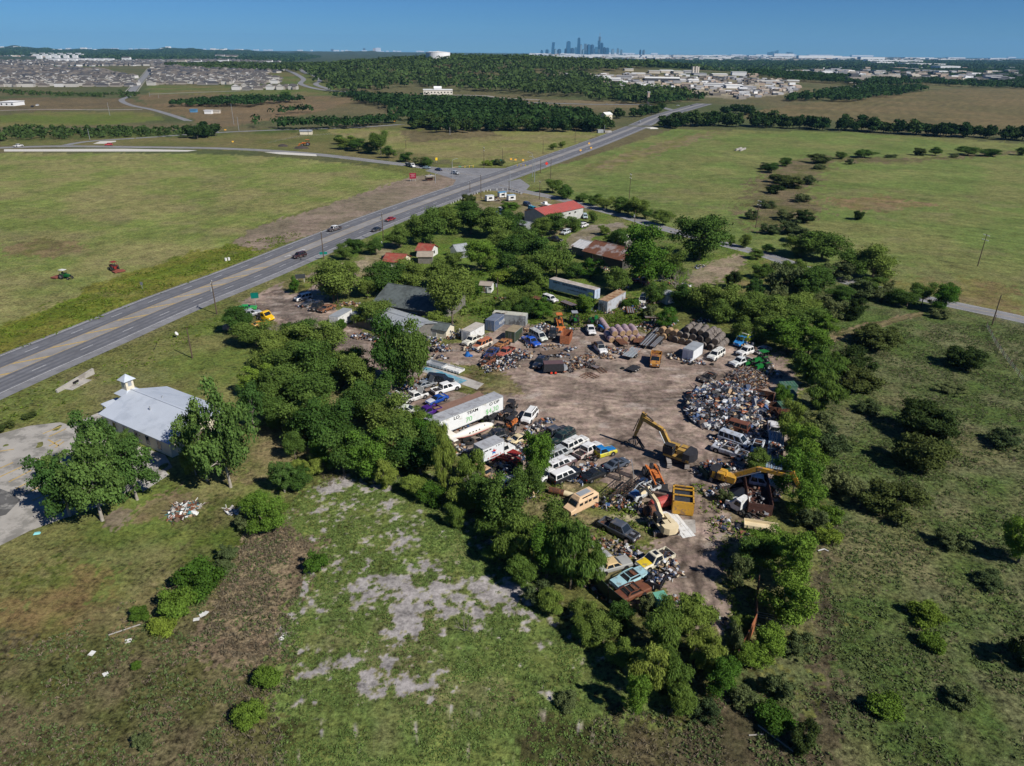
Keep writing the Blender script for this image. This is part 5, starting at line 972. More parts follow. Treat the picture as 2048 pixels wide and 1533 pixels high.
sign(1093,334,2.6,1.5,1.5,(.6,.03,.02),'red diamond warning sign right of the junction',diamond=True); sign(873,326,3,1.3,1.6,(.75,.5,.02),'yellow warning sign beyond the queueing cars'); sign(513,618,4.4,1.9,1.5,(.0,.13,.1),'teal sign on a post behind the yellow truck cab'); sign(602,566,2.6,2.8,1.3,(.04,.045,.05),'dark empty billboard on two legs beside the grass island','billboard',2); sign(285,578,2,.7,.9,(.1,.11,.12),'small dark road sign on the grass across the highway'); sign(1002,327,2.3,1.3,.8,(.0,.2,.16),'small green sign right of the thin junction pole'); sign(648,520,2.6,2.4,.8,(.0,.16,.13),'green road sign beside the tall highway pole'); sign(790,247,2.6,2.2,1.2,(.7,.3,.03),'orange work sign far along the feeder road'); sign(466,287,1.6,1.3,.9,(.7,.4,.05),'orange marker near the dirt heaps'); sign(451,263,1.6,1.6,.8,(.7,.35,.04),'orange marker at the feeder road bend')
for x, y, lb in ((1178,290,'nearer'), (1182,299,'further left'), (1022,322,'yellow-orange'), (1031,323,'orange'), (1046,324,'dark orange'), (1161,304,'lone')): sign(x, y, 1.5, 1.3, 1.0, (.7,.36,.04), lb+' orange work sign on the highway edge past the junction', 'work_sign')
sign(764,492,1.6,.35,1.2,(.7,.7,.68),'white marker post below the power pole', 'marker_post')
# ================================================================ YARD EQUIPMENT
YEL = mat('machine_yellow', (.5, .27, .03), .5, 0, .12, 1.2, (.25, .15, .07), .35, 1.1); DKY = mat('dull_yellow', (.36, .22, .05), .6, 0, .15, 1.5, (.2, .12, .06), .4, 1.2); CRM = mat('cream_machine', (.6, .5, .32), .6, 0, .1, 1)
ORG = mat('orange_paint', (.5, .15, .035), .55, 0, .15, 1.5, RUST, .3, 1.4); REDP = mat('red_paint', (.22, .02, .015), .55, 0, .15, 1.5, RUST, .25, 1.4); GRNP = mat('machine_green', (.01, .13, .025), .5, 0, .15, 1.5, (.04, .07, .03), .3, 1.4)
BLUP = mat('blue_paint', (.01, .1, .33), .5, 0, .1, 1.5); PAD = mat('worn_track_pad', (.3, .27, .25), .8, var=.2, sc=3); SOOT = mat('black_engine_cover', (.022, .022, .026), .75, var=.3, sc=3)
def pos(px, to=None, dz=0):
    g = G(*px); g.z = dz
    if to is None: return g, 0
    q = G(*to); return g, math.atan2(q.y-g.y, q.x-g.x)
def excavator(px, to, label, col, joints, sc=1.0, trk=None, name='excavator', cw=SOOT, tool='grapple', cab=True):
    g, rz = pos(px, to); t = thing(name, label, 'excavator', g, rz); t.scale = (sc,)*3; ta = (trk or 0)-rz
    for s in (1, -1):
        m = MB(); T = Matrix.Rotation(ta, 4, 'Z'); pr = [(-2.2, .45), (-1.9, .05), (1.9, .05), (2.2, .45), (1.9, .9), (-1.9, .9)]
        m.loft([[(x, s*1.25-.33, z) for x, z in pr], [(x, s*1.25+.33, z) for x, z in pr]], DARK, T)
        for k in range(10): m.box((-1.85+k*.41, s*1.25, .93), (.3, .66, .07), PAD, T=T)
        for e in (1, -1):
            for z in (.3, .55, .78): m.box((e*(2.22-.18*abs(z-.5)), s*1.25, z), (.08, .66, .18), PAD, T=T)
        m.build('track', t)
    m = MB(); m.box((0, 0, .75), (2.2, 1.9, .5), SOOT, rz=ta); m.cyl((0, 0, .9), (0, 0, 1.2), .85, SOOT); m.build('undercarriage', t)
    m = MB(); m.box((-.4, 0, 1.4), (3.9, 2.7, .4), col); m.box((-1.2, -.95, 2.0), (2.0, .85, .85), col); m.box((.9, -.98, 1.95), (1.4, .75, .7), col); m.box((-.7, .1, 2.0), (1.3, 1.0, .8), col, top=.85); m.build('house', t)
    m = MB(); m.loft([[(-1.4, -1.4, 1.3), (-2.4, -1.3, 1.3), (-2.95, -.6, 1.3), (-2.95, .6, 1.3), (-2.4, 1.3, 1.3), (-1.4, 1.4, 1.3)], [(-1.4, -1.4, 2.55), (-2.4, -1.3, 2.5), (-2.9, -.6, 2.45), (-2.9, .6, 2.45), (-2.4, 1.3, 2.5), (-1.4, 1.4, 2.55)]], cw); m.build('counterweight', t)
    m = MB()
    for k in range(5): m.box((-1.6+k*.22, -1.39, 2.0), (.12, .05, .6), DARK)
    m.build('grille', t)
    if cab:
        m = MB(); m.box((.95, .85, 2.1), (1.55, 1.0, 1.2), SOOT); m.box((.9, .85, 3.0), (1.4, .95, .1), SOOT); m.box((.9, .85, 2.5), (1.5, .96, .75), GLASS, top=.92)
        for i in (-.65, .7): 
            for j in (-.45, .45): m.box((.9+i, .85+j, 2.6), (.09, .09, .8), col)
        m.build('cab', t)
    J = [Vector((x, -.05, z)) for x, z in joints]; m = MB(); w = .55
    for i in range(len(J)-2): m.bar(J[i], J[i+1], w, .62 if i else .75, col, w2=.5, h2=.62)
    m.build('boom', t)
    m = MB(); a, b = J[-2], J[-1]; up = (a-b).normalized(); m.bar(a+up*.9, b, .42, .75, col, w2=.34, h2=.36); m.build('stick', t)
    m = MB(); m.cyl(J[0]+Vector((.3, .32, -.2)), J[1].lerp(J[2], .1)+Vector((0, .32, -.3)), .09, GALV, n=8); m.cyl(J[0]+Vector((.3, -.38, -.2)), J[1].lerp(J[2], .1)+Vector((0, -.38, -.3)), .09, GALV, n=8)
    m.cyl(J[1].lerp(J[-2], .45)+Vector((0, 0, .5)), a+up*.9, .1, DARK, n=8); m.cyl(a.lerp(b, .1)+Vector((.5, 0, 0)), b+Vector((.35, 0, .7)), .07, DARK, n=8); m.build('hydraulic_ram', t)
    m = MB()
    if tool == 'grapple':
        m.box(b+Vector((0, 0, -.25)), (.5, .5, .4), SOOT)
        for k in range(4): c = math.cos(k*1.57+.7); q = math.sin(k*1.57+.7); m.bar(b+Vector((0, 0, -.3)), b+Vector((c*.9, q*.9, -.75)), .16, .2, SOOT); m.bar(b+Vector((c*.9, q*.9, -.75)), b+Vector((c*.35, q*.35, -1.7)), .2, .22, SOOT, w2=.06, h2=.06)
        m.bar(b+Vector((-.3, 0, -.1)), b+Vector((-1.8, .3, -1.4)), .35, .3, SOOT); m.build('grapple', t)
    else:
        r = [(0, .1), (.7, -.1), (.9, -.7), (.4, -1.15), (-.25, -.9), (-.05, -.4)]; m.loft([[(b.x+x*.9-.2, s, b.z+z*.9) for x, z in r] for s in (-.55, .45)], col); m.build('bucket', t)
    return t
excavator((1352,924), (1284,900), 'yellow excavator with raised boom and black grapple in the open yard', DKY, [(1.2, 2.0), (2.7, 4.4), (6.0, 5.3), (7.0, 1.9)], 1.14, math.atan2(*(lambda d: (d.y, d.x))(G(1322,880)-G(1335,945))))
excavator((1452,968), (1556,1000), 'yellow excavator with its long boom reaching over the white truck cab', YEL, [(1.3, 2.2), (4.6, 4.6), (10.2, 5.0), (12.6, 1.4)], .95, R_(20), cab=False, tool='bucket')
excavator((1327,1062), (1276,996), 'small cream and yellow excavator beside the white metal sheets', CRM, [(1.0, 1.9), (3.2, 3.6), (7.2, 3.8), (8.6, 2.8)], .85, R_(10), cw=CRM, tool='bucket', cab=True)
def tractor(px, to, label, col, canopy=None, loader=False, mower=None, sc=1.0, cat='tractor', blade=None):
    g, rz = pos(px, to); t = thing('tractor' if cat == 'tractor' else cat.replace(' ', '_'), label, cat, g, rz); t.scale = (sc,)*3
    m = MB(); m.box((1.0, 0, 1.15), (1.9, .7, .7), col, top=.85); m.box((-.5, 0, .95), (1.6, .7, .6), col); m.box((2.0, 0, 1.1), (.08, .62, .55), BLACKI); m.cyl((1.2, .2, 1.4), (1.2, .2, 2.1), .05, DARK, n=6); m.build('body', t)
    m = MB(); m.box((-.7, 0, 1.45), (.5, .5, .12), SOOT); m.box((-.95, 0, 1.75), (.1, .5, .5), SOOT); m.cyl((-.1, 0, 1.5), (0, 0, 1.85), .03, DARK, n=5); m.build('seat', t)
    for s in (1, -1): m = MB(); m.box((-.75, s*.62, 1.55), (1.1, .35, .1), col); m.box((-1.2, s*.62, 1.35), (.1, .35, .4), col); m.build('mudguard', t)
    for s in (1, -1): add_wheel(t, -.75, s*.85, .78, .42); add_wheel(t, 1.65, s*.75, .42, .26)
    if canopy:
        m = MB(); m.box((-.6, 0, 2.65), (1.7, 1.4, .1), canopy)
        for i in (-1.3, .1):
            for j in (-.6, .6): m.box((i, j, 2.0), (.07, .07, 1.25), DARK)
        m.build('canopy', t)
    if loader:
        m = MB()
        for s in (1, -1): m.bar((.0, s*.6, 1.5), (2.9, s*.6, .8), .14, .2, col)
        m.build('loader_arm', t); m = MB(); r = [(2.8, .9), (3.0, .2), (3.7, .1), (3.6, .3), (3.15, .35), (3.0, .95)]; m.loft([[(x, s, z) for x, z in r] for s in (-1, 1)], loader if loader is not True else col); m.build('bucket', t)
    if mower: m = MB(); m.box((-3.1, 0, .35), (2.0, 3.0, .3), mower); m.box((-2.1, 0, .5), (.3, 1.2, .25), mower); m.bar((-1.4, 0, .6), (-2.2, 0, .5), .1, .1, DARK); m.cyl((-4.0, .6, .2), (-4.0, .75, .2), .2, TYRE); m.build('mower_deck', t)
    return t
tractor((228,541), (208,533), 'red tractor towing a wide mower on the field', REDP, REDP, mower=mat('faded_red', (.2, .06, .04), .7), sc=1.05); tractor((132,558), (156,561), 'green and white tractor with a red mower on the field', GRNP, WHITE, mower=mat('faded_red', (.2, .06, .04), .7), sc=1.0)
tractor((1118,652), (1124,668), 'orange-red tractor with loader bucket in the weeds', ORG, ORG, ORG, sc=1.1); tractor((1149,648), (1155,664), 'green tractor with grey canopy in the weeds', GRNP, LG, sc=1.1); tractor((1188,648), (1196,640), 'green and yellow tractor beside the long purple bale row', GRNP, None, sc=1.1); tractor((1204,662), (1194,657), 'small blue tractor beside the purple bales', BLUP, None, sc=.8)
tractor((1023,822), (1030,812), 'black off-road buggy, northernmost of the three', SOOT, SOOT, sc=.9, cat='utility vehicle'); tractor((1021,842), (1036,833), 'black off-road buggy in the middle of the three', SOOT, SOOT, sc=.9, cat='utility vehicle'); tractor((1024,858), (1038,844), 'black and orange off-road buggy beside the white suv', ORG, SOOT, sc=.95, cat='utility vehicle'); tractor((981,845), (992,838), 'black quad bike beside the long white trailer', SOOT, None, sc=.9, cat='quad bike')
tractor((1305,958), (1318,978), 'orange digger tractor with a raised tool arm in the open yard', ORG, None, SOOT, sc=1.15); tractor((1022,934), (1006,926), 'bright red tractor beside the star-marked box truck', REDP, REDP, True, sc=1.1); tractor((1519,728), (1500,733), 'green tractor in the shade of the eastern trees', GRNP, GRNP, sc=1.1); tractor((1522,742), (1508,748), 'dark green tractor with yellow wheel hubs in deep shade', GRNP, None, sc=1.2); tractor((1497,733), (1487,737), 'small green mower tractor behind the white pickup', GRNP, None, sc=.8); tractor((613,292), (600,292), 'orange dozer on the bare ground north of the side road', ORG, ORG, True, sc=1.6); tractor((1256,612), (1248,604), 'orange-red tractor hidden in weeds behind the rusty container', ORG, None, sc=1.0)
# trucks and trailers
def strokes(t, x0, x1, z, h, m_, T, seed=1, gap=.3):          # lettering too small or worn to read: a row of letter-like strokes
    r = random.Random(seed); m = MB(); x = x0
    while x < x1:
        w_ = h*r.uniform(.45, .7)
        if r.random() > .12:
            for k in range(r.choice((2, 3))): m.box((x+w_*k/2, 0, z+h/2), (h*.13, .02, h), m_, T=T)
            m.box((x+w_/2, 0, z+h*r.choice((.1, .5, .9))), (w_, .02, h*.14), m_, T=T)
        x += w_+h*gap
    return m.build('lettering', t)
def boxbody(t, L, W, z0, h, wall, roof, name='box_body'):
    m = MB(); m.box((0, 0, z0+h/2), (L, W, h), wall); b = m.build(name, t)
    m = MB(); m.box((0, 0, z0+h+.04), (L+.04, W+.04, .08), roof)
    for i in range(1, int(L/2.2)): m.box((-L/2+i*2.2, 0, z0+h+.09), (.06, W, .03), roof)
    m.build('roof', t)
    m = MB()
    for s in (1, -1):
        for e in (z0+.05, z0+h-.05): m.box((0, s*(W/2+.015), e), (L+.03, .05, .12), GALV)
        for e in (-L/2, L/2): m.box((e, s*(W/2+.01), z0+h/2), (.08, .06, h), GALV)
    m.build('corner_trim', t)
    for s in (1, -1): m = MB(); m.box((-L/2-.03, s*W/4, z0+h/2), (.05, W/2-.06, h-.15), wall); m.bar((-L/2-.08, s*.25, z0+.2), (-L/2-.08, s*.25, z0+h-.2), .04, .04, GALV); m.build('door', t)
    return b
def semitrailer(rear, front, label, wall, roof, L=None, text=None, wheels_=True, h=2.8, z0=1.15):
    a = G(*rear); b = G(*front); L = L or (b-a).length; c = (a+b)/2; c.z = 0; t = thing('semi_trailer', label, 'trailer', c, math.atan2(b.y-a.y, b.x-a.x)); boxbody(t, L, 2.55, z0, h, wall, roof)
    m = MB(); m.box((0, 0, z0-.15), (L*.95, 1.0, .25), DARK); m.build('chassis', t)
    if wheels_:
        for x in (-L/2+1.3, -L/2+2.5):
            for s in (1, -1): add_wheel(t, x, s*.98, .5, .5)
        m = MB()
        for s in (1, -1): m.box((L/2-2.6, s*.8, z0/2), (.12, .12, z0), DARK)
        m.build('landing_leg', t)
    return t, L
WALLW = mat('white_trailer_side', (.66, .67, .66), .5, 0, .05, .6, (.45, .43, .38), .22, .9); TROOF = mat('trailer_roof_grey', (.33, .34, .36), .6, 0, .08, .7, (.24, .24, .25), .35, .6)
t, L = semitrailer((861,882), (995,827), 'long white trailer with TEAM and price lettering beside the airplane fuselage', WALLW, TROOF, 16.2)
RX = Matrix.Rotation(R_(90), 4, 'X'); BLKP = mat('black_lettering', (.02, .02, .022), .6); GLET = mat('green_lettering', (.16, .45, .16), .6); BLET = mat('blue_lettering', (.02, .14, .4), .6)
for tx, sz, x, z, m_, sx in (('O OP', .8, 4.7, 3.1, BLKP, 1.25), ('$4.30', 1.4, 3.8, 1.6, GLET, 1.0), ('LO', .8, -3.6, 3.1, BLKP, 1.3), ('TEAM', .8, -.6, 3.1, BLKP, 1.3), ('70', 1.4, -.9, 1.6, GLET, 1.1), ('Ctf', 1.5, -7.6, 1.9, BLET, 1.25)): text_mesh(tx, sz, m_, t, Matrix.Translation((x, -1.29, z)) @ RX, sx=sx)
t, L = semitrailer((1190,606), (1106,584), 'long white-blue semi trailer with faded lettering in the weeds', mat('blue_white_side', (.42, .5, .6), .5, 0, .06, .6, (.35, .38, .42), .3, .8), mat('tan_trailer_roof', (.4, .36, .32), .7, c2=(.3, .26, .22), mix=.4), 15.5)
FT = Matrix.Translation((0, 1.3, 0)) @ Matrix.Rotation(math.pi, 4, 'Z'); strokes(t, -6.2, -3.9, 3.15, .5, BLKP, FT, 1); strokes(t, -3.2, 1.0, 3.15, .5, BLKP, FT, 2); strokes(t, 1.4, 5.2, 3.15, .5, BLKP, FT, 3); strokes(t, -1.5, 4.5, 2.2, .2, BLKP, FT, 4)
t, L = semitrailer((1202,628), (1244,604), 'grey container body with a rusty roof behind the purple bales', mat('dull_white_side', (.38, .4, .43), .6, 0, .1, .8, (.2, .16, .13), .35, .5), mat('rusty_tan_roof', (.32, .22, .13), .8, c2=(.2, .1, .05), mix=.45), 10.5, wheels_=False, z0=.15, h=3.2)
def container(rear, front, label, wall, roof, L=None, W=2.45, h=2.6, z0=.1, name='shipping_container', corr=True, text=None):
    a = G(*rear); b = G(*front); L = L or (b-a).length; c = (a+b)/2; c.z = 0; t = thing(name, label, 'container', c, math.atan2(b.y-a.y, b.x-a.x)); boxbody(t, L, W, z0, h, wall, roof, 'shell')
    if corr:
        m = MB(); n = int(L/.35)
        for i in range(n):
            for s in (1, -1): m.box((-L/2+.3+i*(L-.6)/n, s*(W/2+.02), z0+h/2), (.16, .05, h-.3), wall)
        m.build('corrugation', t)
    return t, L
BGC = mat('blue_grey_container', (.1, .14, .22), .6, 0, .1, .8, (.16, .17, .2), .35, .8)
t, L = container((978,664), (1003,646), 'blue-grey shipping container with pale lettering in the north row', BGC, mat('grey_blue_roof', (.13, .15, .2), .7), 6.1); strokes(t, -.4, 2.7, 1.0, .75, WHITE, Matrix.Translation((0, -1.29, 0)), 5)
container((932,684), (960,668), 'white box body left of the blue-grey container', WHITE, mat('soiled_white_roof', (.4, .37, .33), .8), 6.2, corr=False, name='cargo_box')
container((994,645), (1046,650), 'long grey container behind the blue-grey one', mat('grey_side', (.28, .3, .3), .7, c2=(.12, .12, .12), mix=.4), mat('dull_roof', (.4, .4, .34), .8, c2=(.28, .24, .2), mix=.4), 8.5)
container((1019,686), (1036,672), 'dark green shipping container with a tan roof in the north row', mat('green_container', (.045, .065, .04), .7, c2=(.1, .06, .04), mix=.3), mat('tan_brown_roof', (.25, .2, .13), .8), 4.5)
container((1373,722), (1395,706), 'white box body standing alone in the middle of the yard', mat('white_box_side', (.62, .64, .66), .5, var=.05), mat('grey_box_roof', (.26, .28, .3), .6), 5.4, corr=False, name='cargo_box', h=2.5)
container((672,655), (694,642), 'white corrugated trailer end beside the entrance drive', WHITE, LG, 6.5, h=2.9, name='stock_trailer')
GDP = mat('green_dumpster', (.05, .12, .085), .5, 0, .12, 1, (.1, .13, .1), .4, 1)
for i, (x, y) in enumerate(((1574,778), (1572,796), (1571,818))):
    g = G(x, y+6); t = thing('dumpster', ('northernmost', 'middle', 'southernmost')[i]+' green dumpster under the eastern trees', 'dumpster', g, .12, 'green dumpsters'); m = MB(); m.box((0, 0, .9), (3.2, 1.9, 1.5), GDP); m.box((0, -.97, .9), (3.2, .08, .2), GDP); m.build('bin', t); m = MB(); m.box((0, 0, 1.72), (3.3, 2.0, .16), GDP, rx=.12)
    for k in range(5): m.box((-1.3+k*.65, 0, 1.82), (.08, 2.0, .06), GDP, rx=.12)
    m.build('lid', t)
def openbin(px, to, label, m_, L=5.5, W=2.3, h=1.5, name='scrap_bin', cat='skip', legs=0):
    g, rz = pos(px, to); t = thing(name, label, cat, g, rz); m = MB(); m.box((0, 0, .2+legs), (L, W, .12), m_)
    for s in (1, -1): m.box((0, s*(W/2), legs+.2+h/2), (L, .08, h), m_); m.box((s*L/2, 0, legs+.2+h/2), (.08, W, h), m_)
    for s in (1, -1):
        for k in range(5): m.box((-L/2+.5+k*(L-1)/4, s*(W/2+.07), legs+.2+h/2), (.1, .08, h), m_)
    m.build('bin', t); return t
openbin((1524,822), (1550,826), 'rusty long scrap bin at the heap edge', RUSTM, 6.5); openbin((1516,800), (1545,806), 'rusty scrap bin behind the long one', RUSTM, 5.5); openbin((1570,836), (1585,836), 'rust red skip south of the green dumpsters', RUSTM, 3.5, 2, 1.2)
openbin((1428,948), (1444,944), 'dark green skip piled with rubbish beside the boomed excavator', mat('dark_green_skip', (.02, .045, .035), .7), 4.5, 2.2, 1.1); openbin((1026,986), (1036,1000), 'orange skip under the trees', ORG, 3.2, 2, 1.1); openbin((1364,1014), (1364,980), 'tall yellow steel cage bin on the concrete pad', YEL, 4.6, 3.0, 2.0, 'cage_bin', 'steel cage'); _cg = [o for o in COL.objects if o.name.startswith('cage_bin')][-1]; m = MB(); m.box((0, 0, 1.9), (4.4, 2.8, .06), mat('black_mesh_panel', (.03, .035, .045), .6, var=.3, sc=4)); m.build('mesh_panel', _cg); m = MB(); [m.box((x, 0, 2.25), (.2, 3.1, .16), YEL) for x in (-2.2, -.3, 1.3, 2.2)]; [m.box((0, y, 2.26), (4.6, .2, .14), YEL) for y in (-1.45, 1.45)]; m.build('crossbar', _cg); openbin((1132,683), (1140,666), 'rusty steel feed wagon in the north row', mat('orange_rust', (.3, .11, .05), .8, var=.3, sc=3), 4.4, 2.2, 2.0, 'feed_wagon', 'wagon'); openbin((1312,1172), (1304,1186), 'black pickup bed trailer full of grey rubble', SOOT, 2.6, 1.8, .7, 'bed_trailer', 'trailer', .5)
openbin((872,733), (890,738), 'grey steel dump body lying by the lane, left one', GALV, 4.4, 2.1, .5, 'tipper_bin', 'tipper bin', .1); openbin((906,742), (924,747), 'pale steel dump body lying by the lane, right one', WHITE, 4.6, 2.1, .4, 'tipper_bin', 'tipper bin', .1); openbin((1512,1000), (1520,1052), 'deep rusty hopper wagon under the digger boom', mat('deep_rust', (.07, .03, .022), .9, var=.3, sc=2), 9.5, 3.4, 1.8, 'hopper_wagon', 'wagon', .4); openbin((1520,1062), (1545,1066), 'cream and rust steel frame at the end of the hopper wagon', CRM, 4.6, 1.6, .5, 'frame_skip', 'steel frame', .5)
def flatbed(rear, front, label, deck, L=None, W=2.4, z=.9, n=2, name='flatbed_trailer', slats=False, tongue=True):
    a = G(*rear); b = G(*front); L = L or (b-a).length; c = (a+b)/2; c.z = 0; t = thing(name, label, 'trailer', c, math.atan2(b.y-a.y, b.x-a.x)); m = MB()
    if slats:
        for k in range(7): m.box((0, -W/2+.2+k*(W-.4)/6, z), (L, (W-.4)/6*.8, .07), (deck, GALV)[k % 2])
    else: m.box((0, 0, z), (L, W, .1), deck)
    m.build('deck', t); m = MB()
    for s in (1, -1): m.box((0, s*(W/2-.3), z-.18), (L, .12, .22), DARK)
    for k in range(6): m.box((-L/2+.3+k*(L-.6)/5, 0, z-.12), (.1, W, .1), DARK)
    if tongue: m.bar((L/2, W/3, z-.15), (L/2+1.4, 0, z-.2), .1, .14, DARK); m.bar((L/2, -W/3, z-.15), (L/2+1.4, 0, z-.2), .1, .14, DARK)
    m.build('frame', t)
    for k in range(n):
        for s in (1, -1): add_wheel(t, -L*.15+k*.85, s*(W/2-.1), .36, .24)
    return t
BEAM = mat('dark_beam', (.05, .045, .05), .7, c2=(.12, .07, .05), mix=.3)
flatbed((1283,702), (1322,661), 'long trailer loaded edge to edge with dark steel beams, left one', BEAM, 13, 2.2, 1.0, slats=True); flatbed((1300,704), (1340,664), 'long trailer of dark steel beams, right one', BEAM, 12.5, 1.6, .9, slats=True); flatbed((1252,722), (1275,702), 'grey and rust slatted flat trailer in the open yard', mat('grey_planks', (.26, .3, .32), .8, c2=(.3, .17, .12), mix=.4), 6, 2.6, slats=True, n=2); flatbed((1233,682), (1250,697), 'rust red small flatbed standing tilted among wheels', RUSTM, 4.2, 2.0); flatbed((1276,696), (1279,676), 'rust red square flatbed beside the tan bales', RUSTM, 4.4, 2.4); flatbed((1546,942), (1552,880), 'pale blue flatbed trailer loaded with old machines', mat('pale_blue_deck', (.22, .3, .38), .7), 13.5, 2.6, 1.1, slats=True); flatbed((884,826), (956,800), 'rusty brown flat trailer hidden behind the white trailer', mat('brown_deck', (.2, .12, .09), .8), 11, 2.4, .9); flatbed((820,848), (850,838), 'rust-orange bare deck under the tree edge', RUSTM, 5, 2.2, .5, 0); flatbed((1088,713), (1110,710), 'small junk-laden utility trailer behind the dark blue pickup', WOOD, 4, 2.1, .7); flatbed((1196,740), (1160,727), 'bare rusty trailer frame in front of the white flatbed truck', RUSTM, 5, 1.6, .5, slats=True); flatbed((1358,682), (1402,690), 'red and white hay trailer frame behind the white box body', mat('red_white_frame', (.5, .06, .03), .6, c2=(.6, .6, .6), mix=.45, sc2=.8), 6.5, 1.6, 1.2, slats=True)
flatbed((1260,745), (1272,738), 'black tongue trailer with two loose wheels in the open yard', SOOT, 3, 2, .6); flatbed((1080,604), (1060,598), 'rusty stake trailer in weeds near the white suv', RUSTM, 4, 2, .9)
for i, (a, b, lb) in enumerate([((1124,608), (1150,618), 'brown rusty farm wagon in the weeds'), ((1262,634), (1258,618), 'dark flat rack piled with pale scrap'), ((1300,640), (1316,640), 'grey metal frame heap beside the tan bales')]): flatbed(a, b, lb, RUSTM, 5, 2.2, .9, slats=True, name='farm_wagon')
# black enclosed utility trailer with red wheels
g, rz = pos((1106,745), (1136,744)); t = thing('utility_trailer', 'black enclosed utility trailer with bright red wheels', 'trailer', g, rz); m = MB(); m.box((0, 0, 1.45), (4.4, 2.0, 1.7), SOOT, top=.95); m.build('box', t); m = MB(); m.box((0, 0, 2.33), (4.2, 1.9, .08), mat('purple_brown_roof', (.1, .06, .065), .7)); m.build('roof', t)
m = MB(); m.add([(2.2, -1, .6), (3.2, 0, .6), (2.2, 1, .6), (2.2, -1, 1.6), (3.0, 0, 1.5), (2.2, 1, 1.6)], [(0, 1, 4, 3), (1, 2, 5, 4), (3, 4, 5), (0, 2, 1)], GALV); m.build('nose', t)
RW = mat('red_wheel', (.7, .05, .02), .4)
for x in (-.5, .4):
    for s in (1, -1): w_ = add_wheel(t, x, s*1.02, .36, .24); m = MB(); m.cyl((0, -.14, 0), (0, .14, 0), .24, RW, n=12); m.build('hub', w_)
# star-marked box truck
def truckcab(t, x0, m_, W=2.0, semi=False):
    m = MB(); m.loft([[(x0, -W/2, .5), (x0, W/2, .5), (x0, W/2, 2.3), (x0, -W/2, 2.3)], [(x0+1.2, -W/2, .5), (x0+1.2, W/2, .5), (x0+1.0, W/2*.9, 2.35), (x0+1.0, -W/2*.9, 2.35)], [(x0+1.7, -W/2, .5), (x0+1.7, W/2, .5), (x0+1.7, W/2*.95, 1.35), (x0+1.7, -W/2*.95, 1.35)], [(x0+2.8, -W/2*.85, .5), (x0+2.8, W/2*.85, .5), (x0+2.75, W/2*.8, 1.15), (x0+2.75, -W/2*.8, 1.15)]], m_); m.build('cab', t)
    m = MB(); pane(m, inset([(x0+1.7, -W/2*.92, 1.36), (x0+1.7, W/2*.92, 1.36), (x0+1.02, W/2*.85, 2.3), (x0+1.02, -W/2*.85, 2.3)], .04, .96, .02)); m.build('windshield', t)
    for s in (1, -1): m = MB(); q = [(x0+.15, -W/2-.012, 1.35), (x0+1.25, -W/2-.012, 1.35), (x0+.95, -W/2-.012, 2.1), (x0+.15, -W/2-.012, 2.1)]; m.add([(a, b*s, c) for a, b, c in q]+[(a, b*s*.97, c) for a, b, c in q], [(0, 1, 2, 3), (4, 7, 6, 5), (0, 4, 5, 1), (2, 6, 7, 3)], GLASS); m.build('side_window', t)
    for s in (1, -1): add_wheel(t, x0+2.0, s*(W/2-.1), .42, .26); m = MB(); m.box((x0+2.8, s*W*.32, .95), (.08, .3, .2), HEADL); m.build('headlight', t)
g, rz = pos((978,921), (1014,905)); t = thing('box_truck', 'white box truck with a red and blue star emblem on its side', 'truck', g, rz); b = boxbody(t, 4.6, 2.3, .95, 2.5, mat('white_box_side', (.62, .64, .66), .5, var=.05), TROOF); truckcab(t, 2.35, WHITE)
m = MB(); m.box((.5, 0, .75), (6.5, 1, .25), DARK); m.build('chassis', t)
for s in (1, -1): add_wheel(t, -1.2, s*.9, .42, .4)
RLET = mat('red_lettering', (.45, .02, .02), .6)
def star(cx, cz, r, y, sgn):
    p = [(cx+math.cos(R_(90+k*36))*(r if k % 2 == 0 else r*.45), y, cz+math.sin(R_(90+k*36))*(r if k % 2 == 0 else r*.45)) for k in range(10)]
    m = MB(); m.add([(cx, y, cz)]+p, [(0, k+1, (k+1) % 10+1) for k in (7, 8, 9, 0, 1)], RLET); m.add([(cx, y, cz)]+p, [(0, k+1, (k+1) % 10+1) for k in (2, 3, 4, 5, 6)], BLET); return m
star(.1, 2.2, .62, -1.185, 1).build('star_emblem', t); FT = Matrix.Translation((0, -1.175, 0)); strokes(t, -1.9, -.6, 2.75, .24, BLKP, FT, 6); strokes(t, .6, 1.9, 2.95, .24, BLKP, FT, 7); strokes(t, -1.1, 1.6, 1.15, .3, RLET, FT, 8)
# blue and yellow van-bodied truck, camper, bobtails, dump truck, yellow truck cab
g, rz = pos((1487,688), (1459,702)); t = thing('service_truck', 'blue cab truck with a yellow and white box body by the hay', 'truck', g, rz)
m = MB(); m.box((-1.0, 0, 1.75), (3.4, 2.2, 1.9), mat('acid_yellow', (.55, .6, .03), .5)); m.build('box_body', t); m = MB(); m.box((-1, 0, 2.75), (3.5, 2.25, .12), WHITE); m.box((-1, 0, 2.85), (2, .8, .1), SOOT); m.build('roof', t); m = MB(); m.box((-1, -1.12, 1.9), (2.6, .04, .5), BLUP); m.box((-1, 1.12, 1.9), (2.6, .04, .5), BLUP); m.build('stripe', t); truckcab(t, .75, mat('light_blue_paint', (.03, .2, .5), .4))
for s in (1, -1): add_wheel(t, -1.6, s*.95, .42, .3)
g, rz = pos((1160,1018), (1128,1034)); t = thing('camper_van', 'pale peach camper van with a raised roof in the weeds', 'camper', g, rz); PCH = mat('peach_paint', (.6, .42, .26), .6, 0, .08, 1, (.45, .28, .16), .25, 1)
